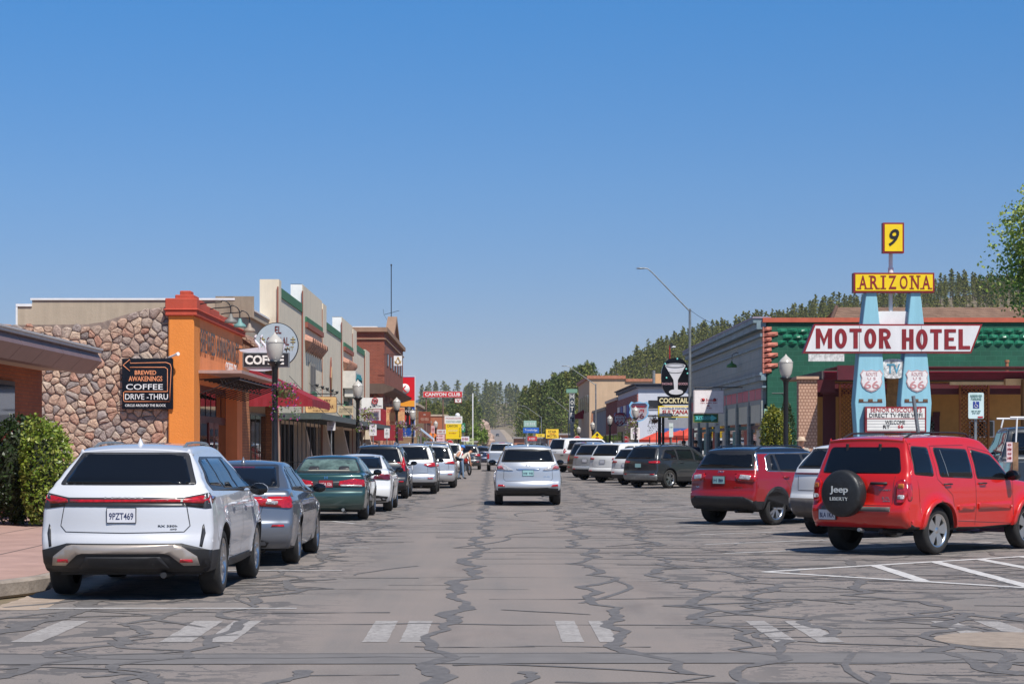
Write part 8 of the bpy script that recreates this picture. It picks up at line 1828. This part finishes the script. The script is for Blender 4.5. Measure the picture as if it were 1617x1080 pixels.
gen_suv('tan full-size sport utility behind the two men by the motorcycle', P_tan, -3.15, 113, 0, L=5.2, W=2.0, H=1.9, lamp='vert', group=GL, rail=M_chrome, gz=1.28, rimmat=M_rim)
gen_suv('white sport utility ahead of the tan one', P_white2, -2.6, 123.5, 0, L=4.9, W=1.95, H=1.80, lamp='vert', group=GL)
gen_suv('dark grey sport utility with a lit red brake lamp in the left lane', P_dgrey, -1.62, 137, 0, L=4.7, W=1.9, H=1.72, lamp='tri', name='moving_suv')
gen_suv('dark blue car far ahead in the left lane', P_blue, -.85, 165, 0, L=4.5, H=1.6, name='moving_suv', side=False)
pickup('silver grey pickup truck driving ahead of the silver crossover', P_silver, .72, 129, 0, H=1.88)
for i, (d, pc, lb) in enumerate(((131, P_blk, 'small black car parked far along the left kerb'), (143, P_white2, 'small white car parked far along the left kerb'), (156, P_silver, 'small silver car parked far along the left kerb'), (172, P_red, 'small red car parked far along the left kerb'))):
    gen_suv(lb, pc, -3.4, d, 0, L=4.5, H=1.65, group=GL, side=False)
a = R(6); q = pickup('dark grey pickup truck with a ladder rack on the motel lot, right edge', P_dgrey, WX(1597, 43.5)+.97*cos(a), 43.5-.97*sin(a), 6, H=1.97, rack=True); q.root.location.z = .16
gen_suv('tiny dark car coming down the far road', P_dgrey, WX(785.5, 1150), 1150, 180, L=4.6, H=1.6, name='moving_suv', side=False).root.location.z = gz(3.5, 1150)+.15
# people ------------------------------------------------
M_skin = pm('skin', lin((206, 150, 120)), .5, var=.05)
def skin_body(name, joints, edges, mats, matfn, parent, sub=2):
    me = bpy.data.meshes.new(name); me.from_pydata([j[0] for j in joints], edges, []); o = bpy.data.objects.new(name+'_tmp', me); COL.objects.link(o)
    md = o.modifiers.new('s', 'SKIN'); md.branch_smoothing = .6
    for i, j in enumerate(joints): me.skin_vertices[0].data[i].radius = (j[1], j[1]) if not isinstance(j[1], tuple) else j[1]
    me.skin_vertices[0].data[0].use_root = True
    sb = o.modifiers.new('u', 'SUBSURF'); sb.levels = sub; sb.render_levels = sub
    dg = bpy.context.evaluated_depsgraph_get(); m2 = bpy.data.meshes.new_from_object(o.evaluated_get(dg)); bpy.data.objects.remove(o)
    vs = [v.co.copy() for v in m2.vertices]; fs = [tuple(p.vertices) for p in m2.polygons]; mi = [matfn(p.center) for p in m2.polygons]; bpy.data.meshes.remove(m2)
    off = OFF[parent.name]; return link_mesh(name, [v+off for v in vs], fs, mats, parent, mi, [True]*len(fs), recalc=True)
def person(label, x, y, z0, face, pose, shirt, legs, hat=None, hair=(.03, .02, .015), sleeve=True, s=1.0):
    """face: degrees the figure is turned from facing away; joints are in the figure's own frame (x across, y ahead)"""
    t = thing('person', label, 'person', (x, y, z0))
    J = {k: Vector(v) for k, v in dict(pelvis=(0, 0, .96), chest=(0, .0, 1.30), neck=(0, .01, 1.47), hl=(-.11, 0, .92), kl=(-.12, .03, .5), al=(-.12, 0, .09), fl=(-.13, .17, .04), hr=(.11, 0, .92), kr=(.12, .03, .5), ar=(.12, 0, .09), fr=(.13, .17, .04),
         sl=(-.19, 0, 1.42), el=(-.25, .0, 1.13), wl=(-.24, .12, .90), hdl=(-.235, .15, .82), sr=(.19, 0, 1.42), er=(.25, 0, 1.13), wr=(.24, .12, .90), hdr=(.235, .15, .82), head=(0, .03, 1.60), top=(0, .03, 1.72)).items()}
    for k, v in pose.items(): J[k] = Vector(v)
    names = ['pelvis', 'chest', 'neck', 'hl', 'kl', 'al', 'fl', 'hr', 'kr', 'ar', 'fr', 'sl', 'el', 'wl', 'hdl', 'sr', 'er', 'wr', 'hdr', 'head', 'top']
    rad = dict(pelvis=.14, chest=.155, neck=.058, hl=.095, kl=.065, al=.045, fl=.04, hr=.095, kr=.065, ar=.045, fr=.04, sl=.07, el=.045, wl=.03, hdl=.035, sr=.07, er=.045, wr=.03, hdr=.035, head=.088, top=.07)
    E = [('pelvis', 'chest'), ('chest', 'neck'), ('neck', 'head'), ('head', 'top'), ('pelvis', 'hl'), ('hl', 'kl'), ('kl', 'al'), ('al', 'fl'), ('pelvis', 'hr'), ('hr', 'kr'), ('kr', 'ar'), ('ar', 'fr'), ('chest', 'sl'), ('sl', 'el'), ('el', 'wl'), ('wl', 'hdl'), ('chest', 'sr'), ('sr', 'er'), ('er', 'wr'), ('wr', 'hdr')]
    jj = [(J[n]*s, rad[n]*s) for n in names]; ee = [(names.index(a), names.index(b)) for a, b in E]
    def near(c, seg):
        best = None
        for a, b in seg:
            A, B = J[a]*s, J[b]*s; tt = max(0, min(1, (c-A).dot(B-A)/max(1e-6, (B-A).length_squared))); dd = (c-(A+(B-A)*tt)).length
            if best is None or dd < best[0]: best = (dd, a, b, tt)
        return best
    def mf(c):
        _, a, b, tt = near(c, E)
        if b in ('head', 'top') or (a == 'chest' and b == 'neck' and tt > .85): return 0
        if b in ('hdl', 'hdr', 'wl', 'wr'): return 0
        if b in ('el', 'er'): return 1 if sleeve and tt < .6 else 0
        if b in ('fl', 'fr'): return 3
        if a in ('hl', 'hr', 'kl', 'kr') or b in ('hl', 'hr'): return 2
        if a == 'pelvis' and b == 'chest' and tt < .12: return 2
        return 1
    skin_body('body', jj, ee, [M_skin, shirt, legs, M_black], mf, t)
    hd = J['head']*s+(J['top']-J['head'])*s*.35; up = (J['top']-J['head']).normalized()
    # hands with fingers
    mb = MB()
    for w_, h_ in (('wl', 'hdl'), ('wr', 'hdr')):
        a, b = J[w_]*s, J[h_]*s; dr = (b-a).normalized(); sd = dr.cross(Vector((0, 0, 1))); sd = sd.normalized() if sd.length > .1 else Vector((1, 0, 0))
        for k, ln in enumerate((.075, .085, .08, .065)): p = b+sd*(.022*(k-1.5)); mb.tube([p, p+dr*ln*.6, p+dr*ln*.85+sd.cross(dr)*.03], [.010, .009, .007], 5)
        mb.tube([a.lerp(b, .5), a.lerp(b, .8)+sd*.045, b+sd*.05+dr*.02], [.013, .011, .009], 5)
    mb.v = [tuple(Vector(v)+OFF[t.name]) for v in mb.v]; mb.build('fingers', M_skin, t)
    o = Vector(OFF[t.name]); mb = MB(); f = Vector((0, 1, 0)) if abs(up.y) < .8 else Vector((0, 0, -1)); f = (f-up*f.dot(up)).normalized(); sdx = up.cross(f)
    if hat:
        col, brim = hat; mb.lathe([(.118 if not brim else .125, 0), (.115, .05), (.09, .10), (0, .115)], (0, 0, 0), 14)
        if brim: mb.lathe([(.19, -.015), (.12, .005), (.12, .0), (.19, -.02)], (0, 0, 0), 14)
        else: mb.add([(-.07, .10, .0), (.07, .10, .0), (.05, .20, -.02), (-.05, .20, -.02)], [(0, 1, 2, 3)])
        c0 = hd+up*.045*s
    else: mb.lathe([(.105, -.06), (.112, 0), (.10, .06), (.05, .10), (0, .11)], (0, -.015, 0), 12); c0 = hd+up*.03*s; col = pm('dark_hair', hair, .6)
    mb.v = [tuple(o+c0+(sdx*v[0]+f*v[1]+up*v[2])*s) for v in mb.v]; mb.build('hat' if hat else 'hair', col, t, recalc=False)
    fc = hd+f*.075*s; mb = MB(); mb.lathe([(0, .035), (.014, 0), (0, -.025)], (0, .015, -.02), 6)
    mb.v = [tuple(o+fc+(sdx*v[0]+f*v[1]+up*v[2])*s) for v in mb.v]; mb.build('nose', M_skin, t)
    mb = MB()
    for e_ in (-.032, .032): mb.lathe([(0, -.01), (.012, 0), (0, .01)], (e_, .012, .01), 6, axis='y')
    mb.box(-.022, .022, .006, .013, -.058, -.052); mb.v = [tuple(o+fc+(sdx*v[0]+f*v[1]+up*v[2])*s) for v in mb.v]; mb.build('face_features', M_black, t)
    t.rotation_euler = (0, 0, -R(face)); return t
M_jean = pm('blue_denim', lin((86, 108, 140)), .8, var=.2, scale=6); M_jean2 = pm('light_denim', lin((110, 134, 160)), .8, var=.2, scale=6); M_vest = pm('white_cotton', (.70, .66, .64), .8, var=.08); M_cream = pm('cream_cotton', (.62, .55, .47), .8, var=.08)
person('man in a white sleeveless vest, blue cap and jeans standing in the street', WX(718.5, 98), 98, .0, 75, dict(chest=(0, .17, 1.26), neck=(0, .29, 1.41), head=(0, .36, 1.50), top=(0, .40, 1.61), sl=(-.19, .22, 1.36), el=(-.26, .10, 1.12), wl=(-.22, .24, .96), hdl=(-.20, .31, .92), sr=(.19, .22, 1.36), er=(.25, .06, 1.13), wr=(.22, .0, .90), hdr=(.2, .02, .82), al=(-.12, -.1, .09), fl=(-.13, .07, .04)), M_vest, M_jean, (flat('cap_blue', (60, 120, 200), .6), False), sleeve=False)
person('man in a cream T-shirt, black cap and pale jeans bending towards the motorcycle', WX(728.5, 98.5), 98.6, .0, 70, dict(pelvis=(0, -.06, .94), chest=(0, .26, 1.20), neck=(0, .42, 1.31), head=(0, .50, 1.36), top=(0, .57, 1.45), sl=(-.19, .30, 1.28), el=(-.24, .38, 1.02), wl=(-.2, .52, .86), hdl=(-.19, .58, .80), sr=(.19, .30, 1.28), er=(.24, .36, 1.0), wr=(.22, .40, .78), hdr=(.21, .42, .70), al=(-.13, -.12, .09), fl=(-.14, .04, .04), ar=(.13, .06, .09), fr=(.13, .22, .04)), M_cream, M_jean2, (flat('cap_black', (24, 22, 24), .7), False))
person('person in a tan brimmed hat and dark glasses behind the deep red crossover', 9.6, 61.5, .15, 200, {}, pm('beige_shirt', (.38, .33, .28), .8), M_jean, (flat('hat_tan', (200, 176, 150), .7), True))
person('dark-haired person in a dark blue shirt on the right pavement by the grey building', 9.45, 92, .15, 150, {}, pm('navy_shirt', (.03, .05, .10), .8), M_jean)
person('auburn-haired person in a pink shirt on the right pavement near the patio fence', 9.35, 96.5, .15, 190, {}, pm('pink_shirt', (.55, .20, .26), .8), M_jean, hair=(.16, .05, .02))
# motorcycle
t = thing('motorcycle', 'red and black motorcycle parked beside the two men', 'motorcycle', (-1.42, 112, 0))
o = Vector((-1.42, 112, 0)); ca, sa = .30, -.95
def mt_(mb, name, mat, par=None):
    mb.v = [(o.x+v[0]*.95+v[1]*ca, o.y+v[1]*sa+v[0]*.3, o.z+v[2]) for v in mb.v]; return mb.build(name, mat, par or t)
for y in (-.75, .75):
    mb = MB(); mb.tube([(0, y+.29*cos(2*pi*k/18), .33+.29*sin(2*pi*k/18)) for k in range(19)], .05, 6, caps=False); w_ = mt_(mb, 'wheel', M_rub)
    mb = MB()
    for k in range(8): mb.tube([(0, y, .33), (0, y+.26*cos(pi*k/4), .33+.26*sin(pi*k/4))], .01, 4)
    mb.tube([(-.06, y, .33), (.06, y, .33)], .05, 8); mt_(mb, 'rim', M_chrome, w_)
mb = MB(); mb.tube([(0, .75, .33), (0, .5, .85), (0, .42, 1.02)], [.04, .035, .03], 6); mb.tube([(-.36, .30, 1.08), (-.2, .42, 1.03), (.2, .42, 1.03), (.36, .30, 1.08)], .02, 6); mt_(mb, 'fork', M_chrome)
mb = MB(); mb.lathe([(0, -.32), (.13, -.2), (.17, .05), (.10, .28), (0, .32)], (0, .18, .82), 12, axis='y'); mt_(mb, 'fuel_tank', P_red2)
mb = MB(); mb.lathe([(0, -.36), (.12, -.3), (.14, 0), (.06, .28), (0, .3)], (0, -.35, .74), 10, axis='y'); mt_(mb, 'seat', M_black)
mb = MB(); mb.box(-.14, .14, -.25, .30, .28, .62); mb.tube([(.12, .2, .3), (.16, -.4, .28), (.16, -.95, .32)], .045, 7); mb.tube([(0, .45, .95), (0, -.2, .6), (0, -.75, .36)], .03, 6); mt_(mb, 'engine', M_galv)
# ---------------------------------------------------------------- the air
m = bpy.data.materials.new('haze_air'); m.use_nodes = True; nt = m.node_tree; nt.nodes.clear()
vp = nt.nodes.new('ShaderNodeVolumePrincipled'); vp.inputs['Density'].default_value = .00008; vp.inputs['Color'].default_value = (.78, .86, 1, 1); vp.inputs['Anisotropy'].default_value = 0
out = nt.nodes.new('ShaderNodeOutputMaterial'); nt.links.new(vp.outputs[0], out.inputs['Volume'])
mb = MB(); mb.box(-3600, 3600, -310, 4700, -9, 112); mb.build('haze', m, kind='stuff')
